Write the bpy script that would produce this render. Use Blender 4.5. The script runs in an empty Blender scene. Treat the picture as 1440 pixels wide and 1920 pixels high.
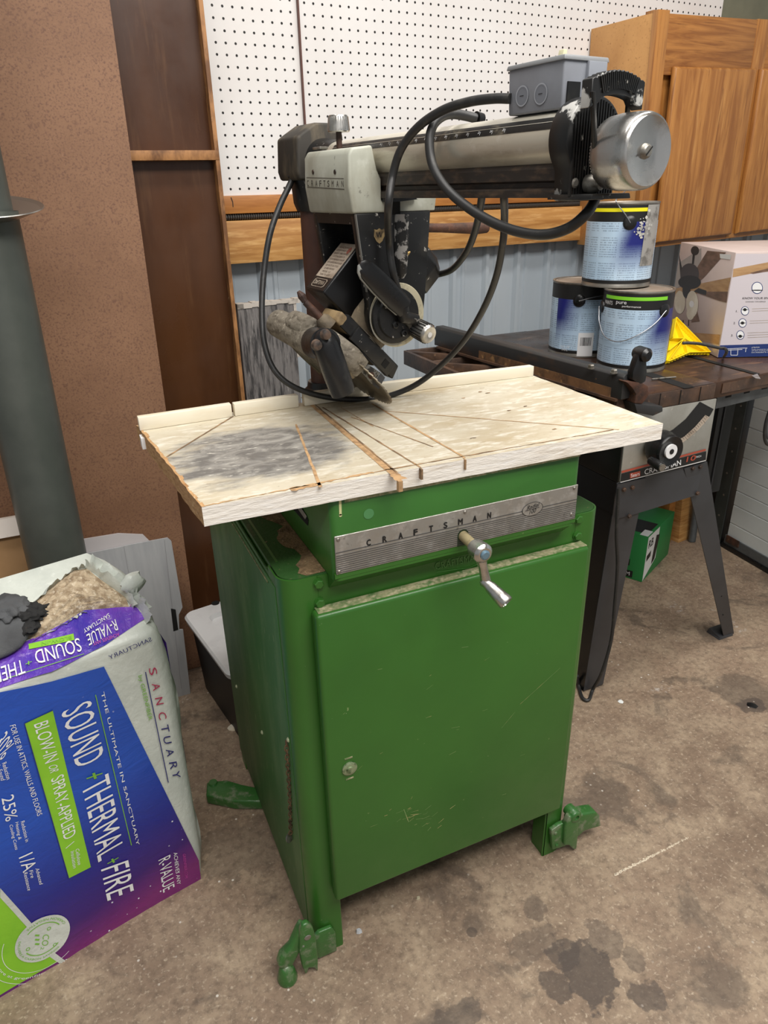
import bpy, bmesh, math, random
from mathutils import Vector, Matrix
random.seed(7)
sc = bpy.context.scene
C = bpy.context.collection
V = Vector
# ------------------------------------------------------------------ camera
CAMP = V((-.20392332, -.82404209, 1.26938552)); YAW, PIT, ROL, FPX = .41325972, .42949912, -.02405169, 1328.77587
_f = V((math.sin(YAW)*math.cos(PIT), math.cos(YAW)*math.cos(PIT), -math.sin(PIT)))
_r = V((math.cos(YAW), -math.sin(YAW), 0)); _u = _r.cross(_f)
CR = math.cos(ROL)*_r + math.sin(ROL)*_u; CU = -math.sin(ROL)*_r + math.cos(ROL)*_u
cd = bpy.data.cameras.new('camera'); cam = bpy.data.objects.new('camera', cd); C.objects.link(cam)
cam.matrix_world = Matrix(((CR.x, CU.x, -_f.x, CAMP.x), (CR.y, CU.y, -_f.y, CAMP.y), (CR.z, CU.z, -_f.z, CAMP.z), (0, 0, 0, 1)))
cd.sensor_fit = 'VERTICAL'; cd.sensor_height = 36; cd.lens = FPX*36/1920; cd.clip_start = .02
sc.camera = cam
# ------------------------------------------------------------------ light
sc.view_settings.view_transform = 'Standard'; sc.view_settings.look = 'None'
sc.view_settings.exposure = 0.08; sc.view_settings.gamma = 1
w = bpy.data.worlds.new('shop_air'); sc.world = w; w.use_nodes = True
w.node_tree.nodes['Background'].inputs[0].default_value = (.95, .97, 1, 1)
w.node_tree.nodes['Background'].inputs[1].default_value = .40
def area(name, loc, rot, sx, sy, power, col=(1, .97, .93)):
    l = bpy.data.lights.new(name, 'AREA'); l.shape = 'RECTANGLE'; l.size = sx; l.size_y = sy; l.energy = power; l.color = col
    o = bpy.data.objects.new(name, l); C.objects.link(o); o.location = loc; o.rotation_euler = rot; return o
area('shop_light_front', (.1, -1.6, 2.95), (.32, 0, .1), 2.4, .4, 52)
area('shop_light_side', (1.1, -1.0, 2.95), (.1, -.15, -.1), 2.4, .4, 40)
area('shop_light_middle', (.5, .1, 2.95), (-.12, 0, .1), 2.6, .3, 36)

# ------------------------------------------------------------------ pixel rays -> points on real planes of the room
def ray(px, py): return _f + CR*((px-720)/FPX) - CU*((py-960)/FPX)
def az(px, py, z): d = ray(px, py); return CAMP + d*((z-CAMP.z)/d.z)
def ay(px, py, y): d = ray(px, py); return CAMP + d*((y-CAMP.y)/d.y)
def ax(px, py, x): d = ray(px, py); return CAMP + d*((x-CAMP.x)/d.x)
class Plane:
    def __init__(s, o, e1, e2, fn=None):
        s.o = V(o); s.e1 = V(e1).normalized(); s.e2 = V(e2).normalized(); s.n = s.e1.cross(s.e2).normalized(); s.fn = fn
        if s.n.dot(CAMP - s.o) < 0: s.n = -s.n
    def st(s, px, py):
        d = ray(px, py); k = (s.o-CAMP).dot(s.n)/d.dot(s.n); P = CAMP + d*k - s.o
        a, b, c = s.e1.dot(s.e1), s.e1.dot(s.e2), s.e2.dot(s.e2); u, v = P.dot(s.e1), P.dot(s.e2); D = a*c-b*b
        return V(((u*c-v*b)/D, (v*a-u*b)/D))
    def pos(s, q, off=0):
        h = s.fn(q[0], q[1]) if s.fn else 0
        return s.o + s.e1*q[0] + s.e2*q[1] + s.n*(off+h)
# ------------------------------------------------------------------ materials
def nd(t, typ, **k):
    n = t.nodes.new(typ)
    for a, b in k.items(): setattr(n, a, b)
    return n
def math_(t, op, a, b=None, c=None, clamp=False):
    n = nd(t, 'ShaderNodeMath', operation=op, use_clamp=clamp)
    for i, x in enumerate((a, b, c)):
        if x is None: continue
        if hasattr(x, 'default_value') or hasattr(x, 'links'): t.links.new(x, n.inputs[i])
        else: n.inputs[i].default_value = x
    return n.outputs[0]
def mixc(t, fac, a, b):
    n = nd(t, 'ShaderNodeMix', data_type='RGBA')
    for s, x in ((n.inputs['Factor'], fac), (n.inputs[6], a), (n.inputs[7], b)):
        if isinstance(x, (int, float)): s.default_value = x
        elif isinstance(x, tuple): s.default_value = (*x[:3], 1)
        else: t.links.new(x, s)
    return n.outputs[2]
def coords(t, kind='Object', stretch=(1, 1, 1), loc=(0, 0, 0), rot=(0, 0, 0)):
    tc = nd(t, 'ShaderNodeTexCoord'); m = nd(t, 'ShaderNodeMapping')
    m.inputs['Scale'].default_value = stretch; m.inputs['Location'].default_value = loc; m.inputs['Rotation'].default_value = rot
    t.links.new(tc.outputs[kind], m.inputs[0]); return m.outputs[0]
def noise(t, scale, lo, hi, stretch=(1, 1, 1), detail=6, rough=.6, loc=(0, 0, 0), dist=0, rot=(0, 0, 0)):
    n = nd(t, 'ShaderNodeTexNoise'); n.inputs['Scale'].default_value = scale; n.inputs['Detail'].default_value = detail
    n.inputs['Roughness'].default_value = rough; n.inputs['Distortion'].default_value = dist
    t.links.new(coords(t, 'Object', stretch, loc, rot), n.inputs['Vector'])
    r = nd(t, 'ShaderNodeMapRange'); r.inputs[1].default_value = lo; r.inputs[2].default_value = hi
    t.links.new(n.outputs['Fac'], r.inputs[0]); return r.outputs[0]
def sr(r, g, b):
    f = lambda c: (c/255/12.92 if c <= 10 else ((c/255+.055)/1.055)**2.4)
    return (f(r), f(g), f(b))
def newmat(name):
    m = bpy.data.materials.new(name); m.use_nodes = True; t = m.node_tree
    return m, t, t.nodes['Principled BSDF']
def mat(name, base, layers=(), rough=.5, metal=0, bump=None, rlayer=None, coat=0, spec=None, alpha=None):
    """layers: (colour, scale, lo, hi[, stretch]) noise-masked colours over the base; bump: (scale, strength[, stretch])"""
    m, t, b = newmat(name); c = tuple(base)
    for i, L in enumerate(layers):
        st = L[4] if len(L) > 4 else (1, 1, 1); dist = L[5] if len(L) > 5 else 0
        c = mixc(t, noise(t, L[1], L[2], L[3], st, loc=(i*3.1, i*1.7, i*2.3), dist=dist), c, tuple(L[0]))
    if isinstance(c, tuple): b.inputs['Base Color'].default_value = (*c, 1)
    else: t.links.new(c, b.inputs['Base Color'])
    b.inputs['Roughness'].default_value = rough; b.inputs['Metallic'].default_value = metal
    if coat: b.inputs['Coat Weight'].default_value = coat; b.inputs['Coat Roughness'].default_value = .15
    if spec is not None: b.inputs['Specular IOR Level'].default_value = spec
    if alpha is not None: b.inputs['Alpha'].default_value = alpha
    if rlayer:
        n = noise(t, rlayer[0], .3, .7); r = nd(t, 'ShaderNodeMapRange'); r.inputs[3].default_value = rlayer[1]; r.inputs[4].default_value = rlayer[2]
        t.links.new(n, r.inputs[0]); t.links.new(r.outputs[0], b.inputs['Roughness'])
    if bump:
        h = noise(t, bump[0], 0, 1, bump[2] if len(bump) > 2 else (1, 1, 1), detail=4)
        bp = nd(t, 'ShaderNodeBump'); bp.inputs['Strength'].default_value = bump[1]; bp.inputs['Distance'].default_value = .004
        t.links.new(h, bp.inputs['Height']); t.links.new(bp.outputs[0], b.inputs['Normal'])
    return m
GREEN = sr(54, 108, 38)
M = {}
M['green'] = mat('green_paint', GREEN, [(sr(48, 97, 34), 3, .35, .7), (sr(150, 165, 110), 60, .72, .78), (sr(200, 205, 170), 190, .74, .77)], rough=.33, rlayer=(30, .28, .42))
M['green_dusty'] = mat('green_paint_dusty', sr(52, 104, 46), [(sr(100, 130, 82), 12, .45, .8, (1, 1.4, .35)), (sr(140, 155, 112), 90, .62, .78, (1, 1, .25)), (sr(165, 172, 135), 220, .69, .75)], rough=.5)
M['green_deck'] = mat('green_paint_sawdust', sr(44, 86, 36), [(sr(96, 92, 62), 14, .58, .72, (2.5, .6, 1)), (sr(150, 128, 96), 90, .66, .72), (sr(205, 200, 170), 160, .70, .74)], rough=.6, bump=(150, .3))
M['green_top'] = mat('green_paint_dust_ledge', sr(60, 105, 50), [(sr(150, 145, 110), 30, .35, .6), (sr(178, 168, 138), 130, .45, .65)], rough=.7)
M['green_cast'] = mat('green_cast_paint', sr(52, 104, 46), [(sr(120, 130, 105), 35, .52, .66), (sr(150, 148, 140), 45, .68, .72)], rough=.35, bump=(60, .35), coat=.3)
M['dark'] = mat('dark_gap', sr(14, 13, 11), rough=.9)
M['alu'] = mat('worn_aluminium', sr(168, 165, 158), [(sr(205, 203, 198), 55, .5, .75), (sr(120, 116, 108), 80, .62, .75)], rough=.42, metal=.7, rlayer=(60, .35, .6))
M['ink'] = mat('black_ink', sr(24, 24, 24), rough=.5)
M['chrome'] = mat('dull_chrome', sr(198, 196, 192), [(sr(140, 134, 122), 26, .5, .72), (sr(225, 225, 225), 60, .66, .72)], rough=.2, metal=.95, rlayer=(25, .1, .45))
M['steel'] = mat('brushed_steel_tube', sr(206, 200, 184), [(sr(160, 150, 130), 10, .5, .8, (1, 1, 6)), (sr(225, 222, 212), 40, .6, .8)], rough=.3, metal=.5)
M['castgrey'] = mat('grey_cast_paint', sr(176, 178, 165), [(sr(140, 136, 120), 14, .45, .75, (1, 1, .5)), (sr(112, 112, 104), 75, .66, .74), (sr(196, 198, 188), 30, .6, .8)], rough=.5)
M['black'] = mat('chipped_black_paint', sr(22, 22, 22), [(sr(50, 47, 42), 25, .5, .8), (sr(160, 156, 148), 95, .64, .68), (sr(120, 104, 80), 30, .72, .76)], rough=.36)
M['blackplain'] = mat('black_plastic', sr(22, 22, 23), [(sr(48, 47, 46), 40, .6, .8)], rough=.3, rlayer=(30, .2, .45))
M['blackchip'] = mat('black_paint_bare_edges', sr(28, 28, 28), [(sr(175, 174, 170), 26, .58, .61)], rough=.35)
M['motor'] = mat('dusty_motor_casting', sr(126, 112, 90), [(sr(70, 62, 52), 22, .45, .7), (sr(165, 148, 118), 60, .6, .75)], rough=.7, bump=(120, .3))
M['guard'] = mat('dusty_guard_casting', sr(128, 120, 106), [(sr(84, 76, 64), 60, .46, .66, (1, 1, 2)), (sr(168, 160, 144), 120, .56, .72)], rough=.75, bump=(90, .5))
M['rust'] = mat('rusty_iron', sr(84, 52, 36), [(sr(48, 34, 28), 30, .4, .65), (sr(120, 82, 56), 80, .6, .75)], rough=.7, bump=(90, .4))
M['rustpipe'] = mat('rusty_column', sr(88, 56, 44), [(sr(60, 40, 34), 18, .4, .7)], rough=.5)
M['rail'] = mat('greasy_black_rail', sr(44, 38, 34), [(sr(92, 74, 58), 40, .5, .75, (1, 1, 3))], rough=.5)
M['rearcap'] = mat('scuffed_black_rubber', sr(52, 48, 42), [(sr(112, 100, 80), 30, .5, .78, (1, 1, .3))], rough=.7)
M['rubber'] = mat('black_cord_rubber', sr(40, 40, 40), [(sr(70, 68, 64), 60, .55, .8)], rough=.45)
M['cream'] = mat('cream_scale', sr(196, 188, 160), [(sr(140, 128, 100), 60, .5, .7)], rough=.5)
M['switchgrey'] = mat('grey_plastic_box', sr(142, 146, 154), [(sr(128, 130, 136), 12, .4, .7), (sr(170, 170, 168), 80, .68, .74)], rough=.4)
M['ivory'] = mat('ivory_plastic', sr(232, 226, 188), rough=.4)
M['bolt'] = mat('zinc_bolt', sr(150, 146, 138), [(sr(90, 80, 66), 80, .5, .7)], rough=.4, metal=.7)
M['label'] = mat('dirty_paper_label', sr(176, 162, 146), [(sr(120, 104, 88), 25, .45, .75)], rough=.55)
M['kerf'] = mat('bare_kerf_wood', sr(188, 152, 110), [(sr(132, 100, 68), 60, .45, .7)], rough=.9)
M['kerfdark'] = mat('dark_kerf', sr(110, 88, 66), [(sr(168, 134, 96), 45, .42, .62), (sr(60, 48, 38), 30, .6, .7)], rough=.9)
M['rawedge'] = mat('raw_board_edge', sr(190, 150, 104), [(sr(150, 108, 66), 60, .45, .7, (1, 1, 4)), (sr(215, 185, 145), 140, .6, .7)], rough=.9, bump=(160, .8))
M['edgepaint'] = mat('white_painted_edge', sr(238, 232, 222), [(sr(212, 198, 178), 30, .5, .75, (.3, 1, 2)), (sr(246, 243, 238), 90, .55, .7, (.4, 1, 3))], rough=.7, bump=(90, .5, (.4, 1, 2)))
M['fence'] = mat('painted_fence_wood', sr(232, 224, 204), [(sr(208, 188, 150), 14, .48, .75, (.3, 1, 1)), (sr(110, 92, 70), 120, .76, .79)], rough=.6)
M['flange'] = mat('galvanised_flange', sr(170, 168, 162), rough=.3, metal=.9)
M['stove'] = mat('grey_stove_pipe', sr(82, 87, 82), [(sr(100, 104, 98), 5, .4, .7), (sr(200, 200, 190), 260, .8, .82)], rough=.42, metal=.35)
M['hardboard'] = mat('brown_hardboard', sr(142, 105, 78), [(sr(126, 91, 66), 5, .4, .7), (sr(112, 78, 60), 240, .5, .64), (sr(158, 120, 96), 300, .6, .75)], rough=.65)
M['kraft'] = mat('kraft_cardboard', sr(178, 140, 98), [(sr(160, 124, 84), 6, .4, .7)], rough=.8)
M['whiteboard'] = mat('white_grey_cardboard', sr(176, 177, 178), [(sr(160, 161, 164), 10, .4, .7, (4, 1, .5))], rough=.6)
M['whiteplastic'] = mat('white_plastic', sr(222, 222, 222), [(sr(200, 200, 200), 8, .5, .7)], rough=.35)
M['sawtop'] = mat('stained_saw_top', sr(74, 52, 38), [(sr(44, 32, 26), 5, .42, .62), (sr(120, 92, 64), 40, .66, .74), (sr(104, 74, 50), 9, .58, .7, (1, 4, 1))], rough=.28, rlayer=(7, .16, .5))
M['sawiron'] = mat('rusty_cast_iron', sr(90, 66, 50), [(sr(56, 44, 38), 14, .42, .62), (sr(126, 96, 72), 60, .62, .74)], rough=.5, bump=(60, .3))
M['darksteel'] = mat('dark_grey_steel', sr(62, 63, 66), [(sr(48, 48, 50), 5, .4, .7), (sr(110, 84, 66), 60, .72, .78)], rough=.42)
M['nearblack'] = mat('black_steel_cover', sr(17, 17, 18), [(sr(38, 36, 34), 20, .6, .8)], rough=.3)
M['fenceblack'] = mat('painted_rip_fence', sr(46, 46, 46), [(sr(92, 66, 44), 12, .56, .74, (1, .4, 1)), (sr(132, 98, 64), 60, .72, .78)], rough=.45)
M['sawpanel'] = mat('silver_panel', sr(176, 174, 166), [(sr(140, 136, 124), 9, .4, .75), (sr(206, 202, 190), 70, .66, .74)], rough=.42, metal=.5)
M['redline'] = mat('red_orange_paint', sr(168, 74, 54), rough=.5)
M['white'] = mat('white_print', sr(232, 232, 232), rough=.5)
M['yellow'] = mat('yellow_plastic', sr(240, 208, 20), rough=.4)
M['ruler'] = mat('yellow_ruler', sr(222, 190, 60), rough=.5)
M['galv'] = mat('grey_angle_iron', sr(98, 102, 104), [(sr(70, 72, 74), 12, .4, .7)], rough=.45, metal=.3)
M['lumber'] = mat('pine_lumber', sr(196, 146, 84), [(sr(166, 114, 58), 3.2, .4, .62, (1, 1, 14), 1.2), (sr(214, 168, 108), 9, .52, .7, (1, 1, 8)), (sr(120, 74, 34), 16, .74, .8, (1, 1, 3))], rough=.55)
M['lumber2'] = mat('amber_pine_trim', sr(188, 126, 62), [(sr(160, 100, 46), 4, .4, .65, (1, 1, 12), 1)], rough=.5)
M['conduit'] = mat('flex_conduit', sr(60, 56, 52), rough=.5)
M['oak'] = mat('honey_oak', sr(178, 122, 62), [(sr(146, 92, 42), 7, .42, .62, (5, 5, .35), 1.2), (sr(120, 72, 32), 26, .56, .72, (5, 5, .25), .6), (sr(198, 146, 84), 12, .6, .75, (4, 4, .3))], rough=.38, coat=.15)
M['oakh'] = mat('honey_oak_cross_grain', sr(172, 116, 58), [(sr(136, 84, 38), 7, .42, .62, (.4, .4, 6), 1.2), (sr(116, 70, 32), 26, .56, .72, (.3, .3, 7), .6)], rough=.38, coat=.15)
M['particle'] = mat('particle_board', sr(200, 150, 92), [(sr(178, 128, 74), 6, .4, .7), (sr(160, 112, 64), 150, .58, .7)], rough=.6)
M['shelfwood'] = mat('dark_stained_plywood', sr(82, 50, 28), [(sr(66, 38, 20), 4, .4, .68, (2, 2, .4)), (sr(100, 68, 42), 12, .58, .8, (3, 3, .3))], rough=.33, rlayer=(5, .22, .45))
M['shelfedge'] = mat('worn_wood_edge', sr(172, 122, 74), [(sr(112, 74, 42), 26, .45, .6, (1, 1, .4)), (sr(226, 204, 160), 60, .66, .72)], rough=.6)
M['greypanel'] = mat('weathered_grey_panel', sr(112, 108, 106), [(sr(52, 50, 50), 34, .46, .62, (3, 3, .35)), (sr(150, 146, 142), 60, .62, .72, (3, 3, .4))], rough=.8, bump=(60, .8, (3, 3, .4)))
M['greyedge'] = mat('pale_panel_edge', sr(190, 182, 172), [(sr(140, 132, 124), 50, .5, .7)], rough=.8)
M['bagwhite'] = mat('white_film', sr(206, 211, 202), [(sr(186, 192, 184), 14, .4, .75), (sr(224, 228, 220), 60, .6, .75)], rough=.32, bump=(70, .35))
M['baglime'] = mat('lime_print', sr(140, 200, 50), [(sr(122, 184, 44), 7, .4, .7)], rough=.3, bump=(40, .2))
M['magenta'] = mat('magenta_print', sr(190, 70, 160), rough=.4)
M['navy'] = mat('navy_print', sr(36, 40, 110), rough=.4)
M['crimson'] = mat('crimson_print', sr(176, 42, 84), rough=.4)
M['limeink'] = mat('green_print', sr(120, 180, 60), rough=.4)
M['fluff'] = mat('cellulose_fluff', sr(196, 178, 150), [(sr(150, 130, 104), 70, .42, .6), (sr(226, 212, 188), 120, .55, .7)], rough=.95, bump=(140, 1))
M['glove'] = mat('grey_knit_glove', sr(98, 100, 102), [(sr(74, 75, 77), 12, .4, .7), (sr(104, 100, 92), 90, .66, .76)], rough=.95, bump=(260, .6, (1, 6, 1)))
M['gloveblk'] = mat('black_glove_cuff', sr(38, 38, 38), [(sr(80, 66, 50), 24, .62, .74)], rough=.9, bump=(120, .6))
M['rygreen'] = mat('green_carton', sr(40, 132, 66), rough=.5)
M['cartonwhite'] = mat('white_carton', sr(226, 228, 226), rough=.5)
M['cartonpink'] = mat('pale_room_print', sr(206, 190, 184), [(sr(190, 172, 166), 4, .4, .7)], rough=.45)
M['cartonside'] = mat('pale_lilac_print', sr(204, 196, 200), rough=.45)
M['printwood'] = mat('printed_wood_beam', sr(186, 150, 108), [(sr(160, 122, 82), 16, .4, .7, (1, 1, 6))], rough=.45)
M['printblade'] = mat('printed_fan_blade', sr(128, 100, 84), [(sr(96, 74, 60), 20, .4, .65, (1, 1, 4))], rough=.45)
M['printdark'] = mat('printed_fan_bronze', sr(46, 40, 38), rough=.4)
M['printglow'] = mat('printed_glass_shade', sr(206, 196, 176), [(sr(236, 230, 212), 9, .5, .7)], rough=.4)
M['navyband'] = mat('navy_band', sr(34, 54, 110), rough=.4)
M['canmetal'] = mat('paint_can_metal', sr(150, 146, 138), [(sr(110, 104, 96), 20, .45, .7)], rough=.35, metal=.7)
M['lid'] = mat('dusty_can_lid', sr(166, 152, 138), [(sr(130, 118, 106), 14, .4, .7)], rough=.5, metal=.3)
M['canstripe_y'] = mat('yellow_stripe', sr(236, 226, 30), rough=.35)
M['canstripe_g'] = mat('green_stripe', sr(130, 210, 50), rough=.35)
M['spatter'] = mat('dried_white_paint', sr(200, 198, 190), [(sr(150, 148, 142), 30, .5, .7)], rough=.6)
M['tape'] = mat('clear_tape_clip', sr(220, 200, 180), rough=.2)

# --- special: concrete floor
def floor_mat():
    m, t, b = newmat('shop_concrete')
    c = mixc(t, noise(t, 1.6, .38, .66), sr(154, 132, 111), sr(126, 106, 88))
    c = mixc(t, noise(t, 9, .42, .7, loc=(3, 1, 0)), c, sr(172, 152, 128))
    c = mixc(t, noise(t, 60, .45, .75, detail=8, rough=.75), c, sr(98, 82, 68))
    c = mixc(t, noise(t, 130, .56, .74, loc=(1, 4, 2)), c, sr(190, 172, 150))
    c = mixc(t, math_(t, 'MULTIPLY', noise(t, 5, .56, .62, loc=(7, 3, 1), dist=.6), .55), c, sr(78, 68, 60))
    c = mixc(t, math_(t, 'MULTIPLY', noise(t, 2.2, .66, .7, loc=(2, 8, 1)), noise(t, 70, .52, .62)), c, sr(200, 192, 184))
    # oil blotches seen at the lower right
    tc = nd(t, 'ShaderNodeTexCoord'); geo = tc.outputs['Object']
    for (bx, by, rx, ry, s) in OIL:
        mp = nd(t, 'ShaderNodeMapping'); mp.inputs['Location'].default_value = (-bx/rx, -by/ry, 0); mp.inputs['Scale'].default_value = (1/rx, 1/ry, 0)
        t.links.new(geo, mp.inputs[0]); ln = nd(t, 'ShaderNodeVectorMath', operation='LENGTH'); t.links.new(mp.outputs[0], ln.inputs[0])
        k = math_(t, 'ADD', ln.outputs['Value'], math_(t, 'MULTIPLY', math_(t, 'SUBTRACT', noise(t, 26, 0, 1, loc=(bx, by, 0)), .5), 1.9))
        r = nd(t, 'ShaderNodeMapRange'); r.inputs[1].default_value = 1.0; r.inputs[2].default_value = .88; r.inputs[3].default_value = 0; r.inputs[4].default_value = s
        t.links.new(k, r.inputs[0]); c = mixc(t, r.outputs[0], c, sr(74, 64, 58))
    # tiny pale flecks
    vo = nd(t, 'ShaderNodeTexVoronoi'); vo.inputs['Scale'].default_value = 34; t.links.new(geo, vo.inputs['Vector'])
    r = nd(t, 'ShaderNodeMapRange'); r.inputs[1].default_value = .10; r.inputs[2].default_value = .06; t.links.new(vo.outputs['Distance'], r.inputs[0])
    c = mixc(t, math_(t, 'MULTIPLY', r.outputs[0], noise(t, 3, .5, .62, loc=(5, 5, 5))), c, sr(214, 206, 194))
    t.links.new(c, b.inputs['Base Color'])
    rr = nd(t, 'ShaderNodeMapRange'); rr.inputs[3].default_value = .45; rr.inputs[4].default_value = .75
    t.links.new(noise(t, 4, .3, .7), rr.inputs[0]); t.links.new(rr.outputs[0], b.inputs['Roughness'])
    bp = nd(t, 'ShaderNodeBump'); bp.inputs['Strength'].default_value = .25; bp.inputs['Distance'].default_value = .003
    t.links.new(noise(t, 90, 0, 1), bp.inputs['Height']); t.links.new(bp.outputs[0], b.inputs['Normal'])
    return m
OIL = []
for (px, py, rx, ry, s) in ((1100, 1820, .045, .07, .8), (1060, 1790, .03, .03, .7), (1215, 1870, .03, .03, .7), (1000, 1700, .03, .025, .5), (1045, 1850, .025, .03, .7), (860, 1905, .05, .025, .6), (885, 1748, .012, .012, .6), (1000, 1770, .05, .03, .45), (1130, 1760, .03, .04, .5), (1190, 1800, .018, .03, .5), (1410, 1322, .04, .03, .7), (450, 1590, .1, .08, .35)):
    p = az(px, py, 0); OIL.append((p.x, p.y, rx, ry, s))
def peg_mat(name, u0, z0):
    m, t, b = newmat(name); tc = nd(t, 'ShaderNodeTexCoord'); sx = nd(t, 'ShaderNodeSeparateXYZ'); t.links.new(tc.outputs['Object'], sx.inputs[0])
    def cell(o, off): return math_(t, 'SUBTRACT', math_(t, 'FRACT', math_(t, 'ADD', math_(t, 'DIVIDE', math_(t, 'SUBTRACT', o, off), .0254), 400.5)), .5)
    x = cell(sx.outputs[0], u0); z = cell(sx.outputs[2], z0)
    d = math_(t, 'SQRT', math_(t, 'ADD', math_(t, 'MULTIPLY', x, x), math_(t, 'MULTIPLY', z, z)))
    r = nd(t, 'ShaderNodeMapRange'); r.inputs[1].default_value = .125; r.inputs[2].default_value = .098; t.links.new(d, r.inputs[0])
    c = mixc(t, noise(t, 3, .4, .8), sr(232, 229, 226), sr(222, 216, 212)); c = mixc(t, noise(t, 40, .755, .77), c, sr(150, 120, 96))
    c = mixc(t, r.outputs[0], c, sr(20, 16, 14)); t.links.new(c, b.inputs['Base Color']); b.inputs['Roughness'].default_value = .45
    bp = nd(t, 'ShaderNodeBump'); bp.invert = True; bp.inputs['Distance'].default_value = .004; t.links.new(r.outputs[0], bp.inputs['Height']); t.links.new(bp.outputs[0], b.inputs['Normal'])
    return m
def table_mat():
    m, t, b = newmat('painted_plywood_top')
    c = mixc(t, noise(t, 6, .42, .72, (1, 2.4, 1)), sr(198, 189, 168), sr(178, 162, 132))
    c = mixc(t, noise(t, 30, .5, .68, (1, 3, 1)), c, sr(218, 212, 197))
    c = mixc(t, noise(t, 70, .62, .72, (1, 2.5, 1), detail=8), c, sr(160, 142, 114))
    c = mixc(t, math_(t, 'MULTIPLY', noise(t, 3.5, .54, .74, (1, 1.6, 1), loc=(3, 7, 0), dist=.8), .55), c, sr(168, 156, 132))
    c = mixc(t, noise(t, 22, .70, .73, (1, 1.6, 1), loc=(4, 2, 0)), c, sr(104, 88, 70))
    tc = nd(t, 'ShaderNodeTexCoord')
    mp = nd(t, 'ShaderNodeMapping'); mp.vector_type = 'POINT'; cx, cy = (az(490, 848, .93)-V((.25, .2, 0))).xy
    mp.inputs['Location'].default_value = (-cx/.135, -cy/.115, 0); mp.inputs['Scale'].default_value = (1/.135, 1/.115, 0)
    t.links.new(tc.outputs['Object'], mp.inputs[0]); ln = nd(t, 'ShaderNodeVectorMath', operation='LENGTH'); t.links.new(mp.outputs[0], ln.inputs[0])
    k = math_(t, 'ADD', ln.outputs['Value'], math_(t, 'MULTIPLY', math_(t, 'SUBTRACT', noise(t, 14, 0, 1, (1, 2, 1)), .5), 1.1))
    r = nd(t, 'ShaderNodeMapRange'); r.inputs[1].default_value = 1.12; r.inputs[2].default_value = .82; t.links.new(k, r.inputs[0])
    g = mixc(t, noise(t, 24, .4, .66, (1, 1.8, 1), detail=9, dist=.8), sr(96, 94, 92), sr(160, 157, 150))
    g = mixc(t, noise(t, 60, .6, .7, (1, 2.5, 1)), g, sr(196, 192, 182))
    c = mixc(t, math_(t, 'MULTIPLY', r.outputs[0], .93), c, g)
    t.links.new(c, b.inputs['Base Color']); b.inputs['Roughness'].default_value = .55
    bp = nd(t, 'ShaderNodeBump'); bp.inputs['Strength'].default_value = .3; bp.inputs['Distance'].default_value = .002
    t.links.new(noise(t, 50, 0, 1, (1, 3, 1)), bp.inputs['Height']); t.links.new(bp.outputs[0], b.inputs['Normal'])
    return m
M['floor'] = floor_mat(); M['table'] = table_mat()
M['sheet'] = mat('blue_grey_sheet_metal', sr(172, 180, 186), [(sr(156, 166, 174), 2, .4, .7, (1, 1, .3)), (sr(180, 186, 188), 30, .66, .76, (2, 2, .4))], rough=.5)
M['door_white'] = mat('white_ribbed_steel', sr(214, 217, 215), [(sr(200, 204, 203), 4, .4, .7)], rough=.4)
def bag_art():
    m, t, b = newmat('blue_violet_film'); tc = nd(t, 'ShaderNodeTexCoord'); s = nd(t, 'ShaderNodeSeparateXYZ'); t.links.new(tc.outputs['Object'], s.inputs[0])
    r = nd(t, 'ShaderNodeMapRange'); r.inputs[1].default_value = .03; r.inputs[2].default_value = .34
    t.links.new(math_(t, 'ADD', math_(t, 'SUBTRACT', s.outputs[2], math_(t, 'MULTIPLY', s.outputs[0], .22)), math_(t, 'MULTIPLY', noise(t, 5, 0, 1), .05)), r.inputs[0])
    cr = nd(t, 'ShaderNodeValToRGB'); e = cr.color_ramp.elements
    e[0].position = 0; e[0].color = (*sr(124, 44, 112), 1); e[1].position = 1; e[1].color = (*sr(34, 80, 178), 1)
    for p, c in ((.22, sr(64, 34, 112)), (.5, sr(38, 44, 136))):
        k = e.new(p); k.color = (*c, 1)
    t.links.new(r.outputs[0], cr.inputs[0])
    vo = nd(t, 'ShaderNodeTexVoronoi'); vo.inputs['Scale'].default_value = 60; t.links.new(tc.outputs['Object'], vo.inputs['Vector'])
    rr = nd(t, 'ShaderNodeMapRange'); rr.inputs[1].default_value = .12; rr.inputs[2].default_value = .08; t.links.new(vo.outputs['Distance'], rr.inputs[0])
    c = mixc(t, math_(t, 'MULTIPLY', rr.outputs[0], noise(t, 5, .56, .6)), cr.outputs[0], (.8, .8, .9))
    t.links.new(c, b.inputs['Base Color']); b.inputs['Roughness'].default_value = .24
    bp = nd(t, 'ShaderNodeBump'); bp.inputs['Strength'].default_value = .35; bp.inputs['Distance'].default_value = .006
    t.links.new(noise(t, 16, 0, 1, (1, 1, 2), dist=1), bp.inputs['Height']); t.links.new(bp.outputs[0], b.inputs['Normal'])
    return m
M['bagblue'] = bag_art()
def bag_violet():
    m, t, b = newmat('violet_wrinkled_film')
    c = mixc(t, noise(t, 7, .4, .62), sr(70, 52, 170), sr(130, 70, 190)); c = mixc(t, noise(t, 40, .62, .74, (1, 3, 1)), c, sr(206, 180, 230))
    t.links.new(c, b.inputs['Base Color']); b.inputs['Roughness'].default_value = .22
    bp = nd(t, 'ShaderNodeBump'); bp.inputs['Strength'].default_value = .7; bp.inputs['Distance'].default_value = .01
    t.links.new(noise(t, 18, 0, 1, (2.5, 1, 1), dist=1.4), bp.inputs['Height']); t.links.new(bp.outputs[0], b.inputs['Normal'])
    return m
M['bagviolet'] = bag_violet()
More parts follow.
